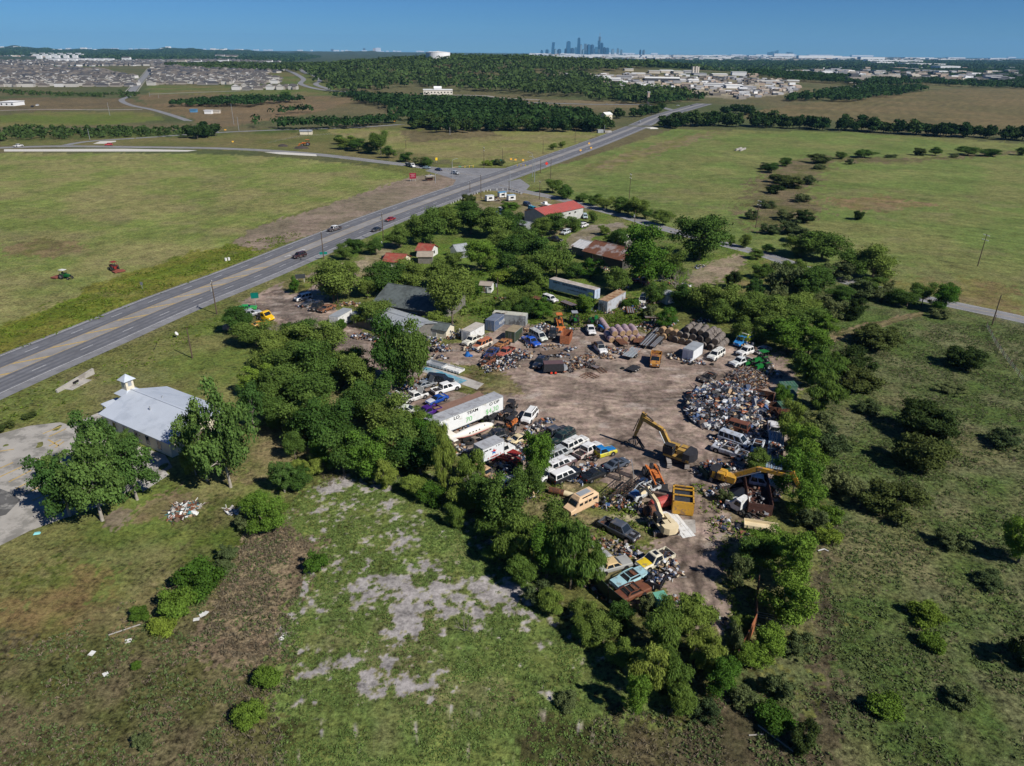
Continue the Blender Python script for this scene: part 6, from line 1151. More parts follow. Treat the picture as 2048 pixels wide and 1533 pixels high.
m = MB(); m.loft([body_ring(x, z, 1.0*f, .35) for x, z, f in ((-2.9, 1.6, .96), (-2.8, 2.2, 1), (1.2, 2.2, 1), (1.75, 1.35, 1), (2.7, 1.05, .9))], PCH); m.build('body', t); m = MB(); m.box((-.7, 0, 2.45), (3.9, 1.7, .5), PCH, top=.8); m.box((-.5, 0, 2.73), (2.2, 1.0, .06), LG); m.build('raised_roof', t)
for s in (1, -1):
    m = MB()
    for x, w_ in ((-2.1, .9), (-1.0, .6), (-.2, .6), (.8, .7)): m.box((x, s*1.01, 1.65), (w_, .04, .42), GLASS)
    m.box((-.7, s*.83, 2.45), (2.2, .04, .2), GLASS); m.build('side_window', t)
m = MB(); pane(m, inset([(1.76, -.85, 1.38), (1.76, .85, 1.38), (1.24, .8, 2.15), (1.24, -.8, 2.15)], .04, .96, .02)); m.build('windshield', t); wheels(t, (1.8, -1.8), .85, .35)
def bobtail(px, to, label, cm, bed=None, L=5.5, name='truck', tank=None):
    g, rz = pos(px, to); t = thing(name, label, 'truck', g, rz); truckcab(t, L/2-2.8, cm, 2.2); m = MB()
    for s in (1, -1): m.box((-1.2, s*.4, .8), (L-1, .14, .25), DARK)
    m.build('chassis', t)
    if bed: m = MB(); m.box((-1.5, 0, 1.1), (L-2.9, 2.3, .15), bed); m.box((-1.5, 1.15, 1.55), (L-2.9, .1, .9), bed); m.box((-1.5, -1.15, 1.55), (L-2.9, .1, .9), bed); m.box((-1.5-(L-2.9)/2, 0, 1.55), (.1, 2.3, .9), bed); m.box((-1.5+(L-2.9)/2, 0, 1.65), (.1, 2.3, 1.1), bed); m.build('bed', t)
    for x in (-L/2+.9, -L/2+2.0):
        for s in (1, -1): add_wheel(t, x, s*.95, .48, .42)
    return t
bobtail((531,640), (542,643), 'yellow truck cab parked nose out at the entrance', mat('bright_yellow', (.7, .42, .01), .4), None, 5); bobtail((1484,1024), (1462,1012), 'white truck cab tipped beside its bonnet in the shade', WHITE, None, 5); bobtail((821,334), (838,339), 'white-cabbed dump truck queueing on the side road', WHITE, mat('dark_dump_body', (.12, .13, .14), .6), 9.5, 'dump_truck'); bobtail((1310,728), (1307,742), 'orange and rust old lorry in the open yard', mat('rust_orange_paint', (.42, .2, .04), .6, c2=(.14, .06, .04), mix=.5, sc2=1), mat('rust_orange_paint', (.42, .2, .04), .6, c2=(.14, .06, .04), mix=.5, sc2=1), 5.6)
# airplane fuselage, boat
g, rz = pos((944,874), (990,856)); t = thing('airplane_fuselage', 'wingless white airplane fuselage with a red stripe, tail in the weeds', 'airplane', g, rz); AW = mat('aircraft_white', (.66, .63, .57), .35, var=.05); ARED = mat('aircraft_red', (.35, .05, .03), .5)
def ring(x, r, z, n=14, f=1.0): return [(x, math.cos(2*math.pi*k/n)*r, z+math.sin(2*math.pi*k/n)*r*f) for k in range(n)]
m = MB(); m.loft([ring(x, r, z, 14, 1.05) for x, r, z in ((4.9, .12, .85), (4.4, .4, .95), (3.4, .68, 1.05), (2.2, .8, 1.15), (-.6, .82, 1.15), (-2.2, .66, 1.2), (-3.8, .4, 1.35), (-4.8, .2, 1.5))], AW); m.build('fuselage', t, smooth=True)
m = MB(); m.loft([ring(x, r, z, 14, .12) for x, r, z in ((4.6, .3, .78), (3.4, .7, .82), (2.2, .83, .86), (-.6, .85, .86), (-2.2, .69, .96), (-4.4, .3, 1.28))], ARED); m.build('stripe', t)
m = MB()
for x in (1.1, .4, -.3, -1.0): m.cyl((x, -.72, 1.45), (x, -.8, 1.42), .16, GLASS, n=10); m.cyl((x, .72, 1.45), (x, .8, 1.42), .16, GLASS, n=10)
m.build('cabin_window', t); m = MB(); m.add([(3.2, -.55, 1.45), (3.2, .55, 1.45), (2.4, .5, 1.88), (2.4, -.5, 1.88)], [(0, 1, 2, 3)], GLASS); m.add([(2.9, -.62, 1.4), (2.3, -.7, 1.42), (2.35, -.52, 1.82)], [(0, 1, 2)], GLASS); m.box((2.85, 0, 1.64), (.85, .04, .05), AW, ry=.5); m.build('windshield', t)
m = MB(); m.add([(-3.2, -.06, 1.6), (-4.9, -.06, 1.6), (-5.9, -.06, 3.5), (-5.2, -.06, 3.5), (-3.2, .06, 1.6), (-4.9, .06, 1.6), (-5.9, .06, 3.5), (-5.2, .06, 3.5)], [(0, 1, 2, 3), (7, 6, 5, 4), (0, 3, 7, 4), (1, 5, 6, 2), (3, 2, 6, 7)], AW); m.build('tail_fin', t)
m = MB(); m.box((-4.6, 0, 1.6), (1.0, 3.4, .1), AW, top=.85); m.build('tailplane', t)
g, rz = pos((1090,440), (1096,425)); g = G(1091,414); t = thing('motor_boat', 'white motor boat on a trailer, tilted, in the corner lot', 'boat', g, 2.2); m = MB(); m.loft([[(x, -w_, 1.3), (x, -w_*.6, .6+k), (x, 0, .4+k), (x, w_*.6, .6+k), (x, w_, 1.3)] for x, w_, k in ((-3, 1.2, 0), (0, 1.25, 0), (2, 1.0, .1), (3.4, .1, .7))], WHITE); m.build('hull', t); m = MB(); m.box((.3, 0, 1.75), (1.6, 1.6, .9), WHITE, top=.8); m.box((.9, 0, 1.9), (.5, 1.62, .4), GLASS, top=.8); m.build('cabin', t); wheels(t, (-.8,), 1.1, .35)
# round hay bales
def bale_proto(side, end, seed):
    rnd = random.Random(seed); m = MB(); R = .78; n = 18
    rg = []
    for x, r in ((-.72, R*.93), (-.66, R), (0, R*1.02), (.66, R), (.72, R*.93)): rg.append([(x, math.cos(2*math.pi*k/n)*r*(1+rnd.uniform(-.015, .015)), R+math.sin(2*math.pi*k/n)*r*(.96 if math.sin(2*math.pi*k/n) < 0 else 1)) for k in range(n)])
    m.loft(rg, side); o = m.build('round_bale', smooth=False)
    for s in (1, -1): e = MB(); e.cyl((s*.72, 0, R), (s*.75, 0, R), R*.88, end, n=n); e.build('hay_end', o)
    return o
HAY = mat('hay', (.3, .2, .11), .95, 0, .3, 5, (.2, .13, .075), .4, 3, bump=.5); OLDH = mat('old_grey_hay', (.13, .112, .1), .95, 0, .3, 4, (.19, .165, .145), .35, 1.5, bump=.5); PUR = mat('mauve_net_wrap', (.34, .25, .27), .6, 0, .1, 2, (.24, .17, .19), .3, 2); OLDE = mat('old_hay_end', (.1, .075, .055), .95, 0, .3, 5)
pa = bale_proto(PUR, HAY, 1); pb = bale_proto(OLDH, OLDE, 2); pc = bale_proto(HAY, HAY, 3)
for o in (pa, pb, pc): o['category'] = 'hay bale'
used = {}
def bale(proto, p, rz, label, group):
    if proto.name not in used: used[proto.name] = 1; proto.location = p; proto.rotation_euler = (0, 0, rz); proto['label'] = label; proto['group'] = group; return
    o = dup(proto, p, rz+_tr.uniform(-.05, .05) if 0 else rz, label, group)
br = random.Random(9)
def baleblock(proto, A, dpx, nx, layers, label, group, sx=1.68, gap=1.5):
    o = G(*A); d = (G(*dpx[1])-G(*dpx[0])); d.z = 0; d.normalize(); e = Vector((d.y, -d.x, 0)); e = e if e.x > 0 else -e; rz = math.atan2(d.y, d.x)
    for k, (n, off, deep) in enumerate(layers):
        for i in range(n):
            dd = deep[i % len(deep)] if isinstance(deep, (list, tuple)) else deep
            for j in range(dd):
                p = o+e*(off+i*sx+br.uniform(-.12, .12))+d*(j*gap+br.uniform(-.25, .25)+(.3*k)); p.z = k*1.33+br.uniform(0, .04); bale(proto, p, rz+br.uniform(-.16, .16), label, group)
dp = [(1289,676), (1272,657)]
baleblock(pa, (1221,684), dp, 5, [(5, 0, [3, 4, 4, 4, 4]), (4, .9, [2, 3, 3, 3])], 'mauve net-wrapped round hay bale in the stack by the flatbeds', 'mauve wrapped bales')
o = G(1216,668); d = (G(1197,640)-o).normalized()
for j in range(5): p = o+d*(j*1.5+.8); p.z = 0; bale(pa, p, math.atan2(d.y, d.x), 'mauve bale in the single row reaching towards the rusty container', 'mauve bales in a single row')
baleblock(pc, (1316,676), [(1316,676), (1330,664)], 4, [(5, 0, 1), (3, .8, 1)], 'tan round hay bale at the left end of the dark hay stack', 'tan bales')
baleblock(pb, (1352,684), [(1400,690), (1425,668)], 8, [(7, 0, [5, 5, 6, 5, 5, 4, 4]), (6, .8, [4, 5, 4]), (4, 2.2, 3)], 'weathered grey round hay bale in the big dark stack', 'weathered bales')
# the scrap heap: thousands of pieces nobody could count, and the big pieces on it
def _w(c): return c
def heap(name, label, poly, n, h, seed, cols, smin=.12, smax=.9, kind='stuff'):
    rs = random.Random(seed); pl = pw(*poly); cx = sum(p[0] for p in pl)/len(pl); cy = sum(p[1] for p in pl)/len(pl); rad = max(math.hypot(p[0]-cx, p[1]-cy) for p in pl)
    m = MB(); k = 0; xs = [p[0] for p in pl]; ys = [p[1] for p in pl]
    while k < n:
        x = rs.uniform(min(xs), max(xs)); y = rs.uniform(min(ys), max(ys))
        if not inside(pl, np.array([x]), np.array([y]))[0]: continue
        e = max(0, 1-(math.hypot(x-cx, y-cy)/rad)**1.5); z = h*e*rs.uniform(.75, 1.0)*(.7+.6*mnoise.noise(Vector((x*.35, y*.35, seed)))); z = max(z, .08); r = rs.random(); mt = rs.choice(cols)
        s = smin+(smax-smin)*rs.random()**2.4
        if r < .5: m.box((x, y, z), (s*rs.uniform(.8, 2.2), s, s*rs.uniform(.1, .9)), mt, rs.uniform(0, 6.3), rx=rs.uniform(-.8, .8), ry=rs.uniform(-.8, .8), top=rs.uniform(.5, 1))
        elif r < .75: m.bar((x, y, z), (x+rs.uniform(-1.6, 1.6), y+rs.uniform(-1.6, 1.6), max(.1, z+rs.uniform(-.4, .7))), rs.uniform(.03, .09), rs.uniform(.03, .12), mt)
        elif r < .88: m.cyl((x, y, z), (x+rs.uniform(-.5, .5), y+rs.uniform(-.5, .5), z+rs.uniform(-.3, .4)), s*.4, mt, n=8)
        else: a = [(x+rs.uniform(-s, s), y+rs.uniform(-s, s), z+rs.uniform(-.1, .5)*s) for _ in range(4)]; m.add(a+[(p[0], p[1], p[2]-.03) for p in a], [(0, 1, 2, 3), (7, 6, 5, 4)], mt)
        k += 1
    o = m.build(name); tag(o, label, 'scrap heap', None, kind); return o
S2 = SCRAP+[sm('dark', (.03, .03, .035)), sm('navy', (.03, .045, .09)), sm('black', (.012, .012, .014)), sm('silver', (.45, .46, .48)), sm('cream', (.5, .42, .3)), sm('dark', (.03, .03, .035)), sm('black', (.012, .012, .014)), sm('grey', (.25, .25, .26)), sm('navy', (.03, .045, .09)), sm('grey', (.25, .25, .26))]
core = MB(); g0 = G(1452,826)
core.loft([[(math.cos(a*.4488)*r*1.15, math.sin(a*.4488)*r*.95, z) for a in range(14)] for r, z in ((7.0, 0), (5.4, .5), (3.4, 1.0), (1.5, 1.4))], sm('dark', (.03, .03, .035))); co = core.build('heap_core', loc=g0); tag(co, 'dark packed base of the big mixed scrap heap', 'scrap heap', None, 'stuff')
heap('scrap_heap', 'huge mixed heap of scrap metal and rubbish in the yard', (1372,820, 1385,800, 1400,785, 1430,770, 1460,768, 1500,785, 1525,800, 1530,830, 1520,856, 1490,862, 1450,864, 1410,858, 1385,845), 6500, 3.3, 1, S2+[sm('dark', (.03, .03, .035)), sm('black', (.012, .012, .014)), sm('navy', (.03, .045, .09))], .12, 1.15)
RUS = [sm('rust', (.16, .06, .03), c2=(.07, .035, .025), mix=.4), sm('brown', (.12, .09, .075)), sm('grey', (.25, .25, .26)), sm('dark', (.03, .03, .035)), sm('tan', (.35, .24, .14))]
heap('steel_scrap_heap', 'tangled heap of brown and grey steel offcuts north of the main heap', (1450,762, 1460,748, 1480,738, 1510,742, 1535,755, 1540,775, 1510,782, 1470,775), 1500, 2.0, 2, RUS, .1, .5)
heap('scrap_fringe', 'loose scrap scattered between wrecks at the east side', (1500,785, 1560,790, 1560,870, 1530,900, 1500,900, 1480,870, 1520,850), 420, .7, 3, S2)
_sc = [((883,701), (935,703), 5, 3, 'engines and black tyres heaped at the lane edge', 120), ((860,684), (885,688), 6, 3, 'pale junk heap in front of the cream shed', 120), ((1000,735), (1040,728), 8, 4, 'mixed junk heap at the front of the north row', 200), ((1040,712), (1070,715), 6, 4, 'grey engine parts heap left of the dark blue pickup', 160), ((1150,733), (1180,725), 9, 4.5, 'rusty machinery and pipes heap right of the black trailer', 260), ((840,775), (860,765), 7, 4, 'scrap heap beside the painted slab', 160), ((1175,945), (1190,938), 4, 2.5, 'silver and black engine parts beside the blue-yellow pickup', 120), ((730,678), (770,685), 7, 2.5, 'green and white junk under the round tree', 120), ((1060,690), (1045,668), 4, 2.5, 'white appliances behind the camper van', 80), ((1386,726), (1410,728), 5, 2, 'white rubbish strewn beside the lone white box body', 90), ((1212,622), (1240,640), 6, 3, 'scrap tangle between the bales and the rusty container', 90), ((1270,620), (1300,615), 8, 4, 'red and white scrap among the weeds', 130), ((1120,662), (1160,665), 7, 3, 'farm implement scrap behind the feed wagon', 90), ((1070,860), (1085,856), 4, 2, 'brown scrap beside the black crew cab pickup', 80), ((1010,890), (1040,905), 6, 3, 'broken parts behind the star-marked truck', 110), ((1495,700), (1510,694), 3.5, 2, 'scrap load on the white flatbed pickup', 60), ((1550,915), (1552,900), 5, 2.2, 'tan machine parts on the pale blue flatbed', 90), ((1460,905), (1480,912), 4, 2.4, 'white sheets strewn across the silver pickup wreck', 50), ((1424,944), (1436,942), 3.8, 2, 'bagged rubbish in the dark green skip', 80), ((1311,1170), (1304,1182), 2.2, 1.5, 'grey rubble in the black bed trailer', 60), ((1510,1015), (1522,1048), 7, 2.6, 'rusty pipes lying in the hopper wagon', 60), ((1480,940), (1520,948), 8, 2.5, 'long grey corrugated sheets behind the yellow boom', 60), ((1440,880), (1420,890), 3.5, 2.5, 'white bent tubes by the crushed silver van', 60), ((1400,950), (1410,958), 3, 2, 'loose rubbish by the track edge', 30), ((975,745), (1000,748), 1, 1, 'stones near the slab corner', 6), ((700,610), (730,612), 5, 3, 'orange rusty parts between entrance trees', 60), ((610,617), (650,628), 6, 2, 'low parts in the entrance tree shade', 30), ((985,400), (1030,408), 10, 4, 'rows of rusty parts in the corner lot', 120), ((1000,445), (1040,455), 10, 4, 'pale rubble beside the blue-grey lean-to', 90), ((1310,520), (1300,540), 4, 3, 'tin scraps beneath the big round tree', 30), ((1360,570), (1400,575), 7, 3, 'grey brushwood and planks east of the bare tree', 70), ((1400,535), (1470,512), 5, 2.5, 'broken concrete at the track mouth', 50), ((1060,990), (1045,1000), 4, 2, 'tan wood scraps near the orange skip', 50), ((945,960), (965,968), 3, 2, 'rusty sheets left of the tan wreck', 30), ((860,352), (870,356), 6, 3, 'dark debris round the little shed frame', 60),
 ((905,822), (925,815), 5, 2.5, 'dark parts behind the purple pickup', 70), ((1040,880), (1055,874), 4, 2.5, 'rusty parts beside the cream coupe', 70), ((1075,890), (1090,884), 4, 2.5, 'dark parts left of the dark green suv', 70), ((1225,938), (1245,946), 3, 1.2, 'bits between the two sedans', 30), ((1290,1026), (1300,1036), 4, 2.5, 'grey parts below the dark rusty tank', 80), ((1215,1092), (1240,1096), 6, 2.5, 'rusty parts below the slate blue pickup', 90), ((1262,1112), (1275,1118), 4, 2.5, 'brown parts left of the white and yellow pickup', 60), ((1168,1125), (1180,1132), 4, 2.5, 'dark parts under the feathery trees', 60), ((1330,1135), (1345,1150), 5, 3, 'black engine frame right of the black bed trailer', 120), ((1008,945), (1030,940), 5, 3, 'dark frames below the red tractor', 110), ((985,968), (1000,975), 4, 2, 'pale scrap left of the white and blue sedan', 60), ((1060,925), (1070,935), 4, 2.5, 'scrap beside the bright leafy tree', 70), ((948,702), (975,705), 6, 2, 'axles in front of the two-tone suburban', 80), ((1020,722), (1050,716), 6, 3, 'red and white scrap left of the dark blue pickup', 120), ((1115,712), (1140,714), 6, 2.5, 'low parts behind the black trailer', 60), ((1215,716), (1235,718), 4, 2, 'white wheel parts right of the rusty flatbed truck', 60), ((1140,700), (1150,696), 3, 2, 'pale stones below the feed wagon', 24), ((880,716), (905,718), 4, 1.6, 'small litter along the yard lane', 24), ((1345,715), (1350,730), 3, 2, 'dark scrap left of the lone white box', 40),
 ((915,672), (930,668), 7, 3.5, 'grey parts heap left of the white box body', 130), ((1042,664), (1052,660), 5, 3, 'rusty drums and parts right of the green container', 90), ((1082,660), (1096,655), 6, 3, 'white and brown parts behind the black flatbed truck', 120), ((1108,695), (1125,692), 5, 2, 'small rusty parts below the feed wagon', 50), ((1172,716), (1186,712), 5, 2.5, 'black machine parts beside the long rusty flatbed', 60), ((1232,704), (1246,706), 5, 3, 'white axle parts below the tilted red flatbed', 80), ((1300,655), (1318,650), 6, 4, 'grey metal tangle left of the tan bales', 130), ((1340,648), (1350,640), 6, 3, 'dark bent frames above the tan bales', 90), ((1290,608), (1310,604), 8, 4, 'orange and rusty farm parts among the weeds', 140), ((1190,620), (1205,612), 5, 3, 'green and brown parts at the head of the bale row', 90), ((1405,645), (1420,640), 4, 2.5, 'teal and white scrap behind the dark hay stack', 60), ((770,760), (800,752), 6, 3, 'pale scrap under the two-lobed tree', 70), ((790,800), (815,795), 7, 3.5, 'broken car parts left of the white open pickup', 130), ((800,850), (820,845), 6, 3, 'orange and brown parts under the tree edge', 80), ((915,858), (935,852), 6, 3, 'grey torn sheets beside the airplane tail', 90), ((905,905), (930,898), 6, 3.5, 'dark scrap left of the star-marked truck', 100), ((1060,905), (1085,900), 6, 3, 'engine parts between truck and grey van', 110), ((1090,845), (1100,842), 4, 2, 'small brown scrap near the white suv', 40), ((985,828), (1005,822), 4, 2.5, 'pale parts beside the black quad bike', 60), ((1140,960), (1165,966), 5, 2, 'dark parts below the white-doored suv', 60), ((1200,1010), (1225,1012), 6, 3, 'small litter between the trusses and the camper', 60), ((1250,1010), (1270,1016), 5, 3, 'dark parts under the small excavator boom', 80), ((1495,915), (1525,920), 6, 4, 'black engine heap in the eastern shade', 120), ((1545,985), (1556,1010), 5, 2, 'brown parts beneath the boom tip', 50), ((1440,1000), (1460,1015), 6, 3, 'pale rubble before the tipped white cab', 90), ((1460,1060), (1480,1080), 6, 3, 'white and dark bits along the track edge', 60), ((1215,1195), (1240,1215), 7, 2, 'rusty shells along the green sheet fence', 90), ((1345,1215), (1365,1235), 4, 3, 'brown planks near the green tarpaulin', 40), ((1400,1235), (1430,1245), 6, 3, 'rotten boards at the yard tip', 50), ((1530,740), (1550,760), 9, 4, 'dark machinery under the eastern trees', 140), ((1330,560), (1345,556), 6, 3, 'striped tin sheets by the bare grey tree', 40), ((1215,540), (1235,545), 7, 3, 'white and red scrap under the big tree', 90), ((1245,578), (1262,574), 5, 3, 'dark red scrap left of the bright red truck', 80), ((1010,600), (1030,606), 5, 3, 'rusty barrels in the tall weeds', 50)]
for i, (a, b, L_, W_, lb, n) in enumerate(_sc):
    g, rz = pos(a, b); z = {15: 1.05, 16: 1.25, 17: .9, 18: 1.2, 19: 1.0, 20: 1.0}.get(i, .05); junk_load(g, rz, L_, W_, z, 40+i, lb, cols=(RUS if 'rust' in lb or 'steel' in lb else S2), n=n, hmax=1.1 if n > 100 else .5)
# assorted single things
def single(name, label, cat, px, fn, rz=0, dz=0):
    g = G(*px); g.z += dz; m = MB(); fn(m); o = m.build(name, loc=g); o.rotation_euler = (0, 0, rz); return tag(o, label, cat)
def tank(m, L, r, mt, z=None): m.loft([ring(x, rr, z or r, 14) for x, rr in ((-L/2, r*.3), (-L/2+.15, r*.8), (-L/2+.4, r), (L/2-.4, r), (L/2-.15, r*.8), (L/2, r*.3))], mt); [m.cyl((x, 0, z or r), (x+.08, 0, z or r), r*1.03, DARK, n=14) for x in (-L*.2, L*.2)]
single('fuel_tank', 'red cylindrical tank lying beside the yellow cage bin', 'tank', (1322,1014), lambda m: tank(m, 4.2, .85, mat('tank_red', (.36, .06, .05), .5, var=.1)), R_(28))
single('fuel_tank', 'dark rusty red tank half under the small excavator boom', 'tank', (1302,1030), lambda m: tank(m, 2.6, .8, RUSTM), R_(20))
single('silo_pipe', 'tan pipe with a rusty end lying in the weeds', 'pipe', (1128,992), lambda m: (m.cyl((-2.4, 0, .5), (0, 0, .5), .5, RUSTM, n=14), m.cyl((0, 0, .5), (2.6, 0, .4), .45, CRM, .4, n=14)), R_(-22))
single('loader_bucket', 'large brown steel bucket behind the red tank', 'bucket', (1328,995), lambda m: m.loft([[(x, s, z) for x, z in ((-1.2, .1), (1.3, .1), (1.4, .3), (-.8, .5), (-1.1, 1.5), (-1.4, 1.4))] for s in (-1.9, 1.9)], mat('brown_steel', (.13, .09, .07), .7, var=.3, sc=2)), R_(70))
single('metal_sheet', 'long white corrugated sheets lying beside the concrete pad', 'sheet metal', (1347,1050), lambda m: [m.box((k*.5, 0, .06+.03*(k % 2)), (.48, 6.5, .05), WHITE) for k in range(4)], R_(16))
single('bonnet', 'pale cream panel leaning behind the tipped white truck cab', 'panel', (1478,992), lambda m: m.box((0, 0, .5), (2.2, 1.4, .06), CRM, ry=-.4), .4)
single('loose_tyre', 'big black tractor tyre lying by the airplane', 'tyre', (937,886), lambda m: m.loft([[(math.cos(a*.4488)*r, math.sin(a*.4488)*r, z) for a in range(14)] for r, z in ((.62, .08), (1.0, .02), (1.08, .28), (1.0, .56), (.62, .5), (.6, .1))], TYRE, cap=False))
for i, (x, y) in enumerate(((958,872), (1245,738), (1262,744), (1280,698), (1272,694), (1366,728), (1380,730), (1424,730), (1238,992), (930,872), (1000,716), (1470,1240))): single('loose_tyre', ['small black tyre near the airplane wing', 'loose wheel left of the black tongue trailer', 'loose wheel below the black tongue trailer', 'upright wheel among the rust red flatbeds', 'second wheel among the rust red flatbeds', 'tyre at the left corner of the lone white box', 'tyre at the front of the lone white box', 'tyre before the white suburban', 'tyre below the steel trusses', 'tyre left of the airplane wing', 'tyre by the rusty stripped pickup', 'tyre in the shadow at the yard tip'][i], 'tyre', (x, y), lambda m: m.loft([[(math.cos(a*.4488)*r, math.sin(a*.4488)*r, z) for a in range(14)] for r, z in ((.25, .05), (.42, .0), (.45, .14), (.42, .27), (.25, .24), (.24, .06))], TYRE, cap=False))
single('wing_panel', 'beige detached wing panel behind the airplane fuselage', 'wing', (972,862), lambda m: m.loft([[(x, s, .9+z) for x, z in ((-1, 0), (-.5, .18), (.8, .1), (1.1, 0), (0, -.08))] for s in (-.6, .6)], CRM), R_(10))
single('blue_drum', 'crumpled blue barrel cover at the lane edge', 'barrel', (935,712), lambda m: (m.cyl((0, 0, 0), (0, 0, .9), .75, BLUP, .35, n=9), m.box((.7, -.3, .15), (.8, .7, .25), BLUP, .5)))
single('boulder', 'large brown boulder at the lawn corner', 'boulder', (456,660), lambda m: m.loft([[(math.cos(a*.6283)*r*(1+.12*math.sin(a*2.3+z)), math.sin(a*.6283)*r*.8, z) for a in range(10)] for r, z in ((.9, -.1), (1.3, .4), (1.15, 1.0), (.6, 1.4))], mat('brown_rock', (.26, .19, .15), .9, var=.2, sc=2)))
single('satellite_dish', 'white satellite dish and post on the lawn', 'dish', (353,676), lambda m: (m.cyl((0, 0, 0), (.1, 0, 1.0), .05, GALV, n=6), m.cyl((.1, 0, 1.0), (.25, 0, 1.1), .45, WHITE, .5, n=12)), dz=0)['category']
for x, y, lb in ((307,702,'leaning stick standing on the lawn, lower one'), (452,522,'white barrel by the highway verge, left one'), (458,521,'white barrel by the highway verge, right one')): single('post' if 'stick' in lb else 'barrel', lb, 'post' if 'stick' in lb else 'barrel', (x, y), (lambda m: m.cyl((0, 0, 0), (1.0, .4, 1.8), .06, DARK, n=6)) if 'stick' in lb else (lambda m: m.cyl((0, 0, 0), (0, 0, .9), .35, WHITE, n=10)))
for i, (x, y) in enumerate(((257,1283), (184,1308), (212,1350), (393,1240), (411,1228), (404,1231), (355,1022), (565,1277))): single('paper_scrap', ['white sheet of litter left of the bright shrubs', 'small white litter sheet in the brown grass', 'lowest white litter sheet in the brown grass', 'white litter beside the lowest bright shrub', 'small white litter right of the bright shrubs', 'white scrap touching the bright shrubs', 'white board on the dumped rubbish', 'white scrap at the wetland edge'][i], 'litter', (x, y), lambda m: m.box((0, 0, .08), (.7, .55, .04), WHITE, .4+i, rx=.1))
single('fallen_plank', 'pale fallen plank in the brown grass', 'plank', (250,1262), lambda m: m.bar((-1.5, -.8, .1), (1.4, .9, .15), .12, .08, CONC)); single('fallen_plank', 'pale broken plank at the bottom right of the yard tip', 'plank', (1552,1480), lambda m: (m.bar((-1.3, 1.6, .1), (1.2, -1.4, .15), .12, .1, CONC), m.bar((-2.6, .4, .1), (-1.1, .5, .15), .1, .1, CONC))); single('bleached_branch', 'short white bent branch on the eastern track', 'branch', (1643,1103), lambda m: (m.bar((-.5, 0, .1), (.4, .2, .25), .12, .1, WHITE), m.bar((.4, .2, .25), (.9, -.1, .1), .1, .1, WHITE))); single('blue_bag', 'turquoise litter at the car park corner', 'litter', (74,1068), lambda m: m.box((0, 0, .12), (.9, .5, .2), mat('turquoise_bag', (.2, .5, .52), .6), .3, top=.6))
heap('rubbish_pile', 'pile of dumped boards and household rubbish on the lawn', (332,1045, 340,1028, 350,1012, 385,1004, 402,1012, 390,1030, 360,1040), 420, .8, 8, [WOOD, WOOD, WHITE, CONC, sm('tan', (.35, .24, .14)), sm('rust', (.16, .06, .03)), sm('teal', (.05, .2, .22)), sm('dark', (.03, .03, .035))], .12, .7, None)
heap('pallet_pile', 'small grey pile of pallets left of the thicket bush', (450,1024, 462,1018, 478,1020, 474,1030, 458,1032), 70, .5, 9, [WOOD, CONC, WHITE], .15, .5, None); heap('pallet_pile', 'leaning grey pallets beside the dark bush', (500,1000, 508,992, 514,1000, 508,1010), 40, .9, 10, [WOOD, CONC], .15, .5, None)
for x, y, r, lb in ((566,293,4, 'left'), (603,297,5.5, 'right')): single('dirt_heap', lb+' dark dirt heap north of the side road', 'dirt heap', (x, y), lambda m: m.loft([[(math.cos(a*.6283)*q, math.sin(a*.6283)*q*.7, z) for a in range(10)] for q, z in ((r, 0), (r*.7, .9), (r*.2, 1.5))], mat('dark_soil', (.05, .04, .035), .95)))
single('concrete_beam', 'pair of long white concrete beams in the big right field', 'beam', (1485,301), lambda m: (m.box((0, 0, .6), (14, 1.1, 1.1), CONC), m.box((.5, 3, .6), (14, 1.1, 1.1), CONC)), R_(58)); single('shed_frame', 'small dark shed frame on the bare ground by the junction', 'shed', (860,362), lambda m: [m.box((x, y, 1.2), (.2, .2, 2.4), DARK) for x in (-2, 2) for y in (-1.4, 1.4)]+[m.box((0, 0, 2.5), (4.6, 3.2, .15), CONC), m.box((0, .8, .8), (3.6, 1.2, 1.0), RUSTM)], .4)
single('substation_box', 'pale control cabinet beside the highway left verge', 'cabinet', (1200,266), lambda m: (m.box((0, 0, 1.3), (5, 3, 2.6), LG), m.box((7, 0, .8), (6, 3, 1.4), CONC), m.cyl((4, 0, 0), (4, 0, 6), .15, GALV)), .3); single('bridge_abutment', 'white concrete bridge abutment under the highway', 'bridge', (1303,257), lambda m: m.box((0, 0, .3), (9, 12, .9), CH, top=.7), .3)
single('tarp', 'pale green tarpaulin over a rusty trailer by the willows', 'tarpaulin', (1322,1216), lambda m: (m.box((0, 0, .9), (2.2, 3.2, 1.5), mat('green_tarp', (.12, .33, .24), .6, var=.15), top=.7), m.box((0, -2.4, .7), (1.9, 1.8, 1.1), RUSTM, top=.8)), .3); single('car_panel', 'grey detached car roof panel lying in the weeds', 'panel', (1203,1118), lambda m: m.box((0, 0, .5), (3.0, 1.7, .5), mat('grey_panel', (.3, .3, .3), .5), top=.7), .5); single('white_fender', 'crumpled white body panels glimpsed through the thicket', 'panel', (1128,1062), lambda m: [m.box((-.5+k*.6, -k*1.1, .8), (1.6, .9, .5), WHITE, k*.4, top=.6, rx=.3) for k in range(3)]); single('wrecked_hood', 'blue wrecked hood beside the orange digger', 'panel', (1286,968), lambda m: m.box((0, 0, .5), (2.0, 1.5, .7), paint((.02, .04, .09)), top=.6), .8)
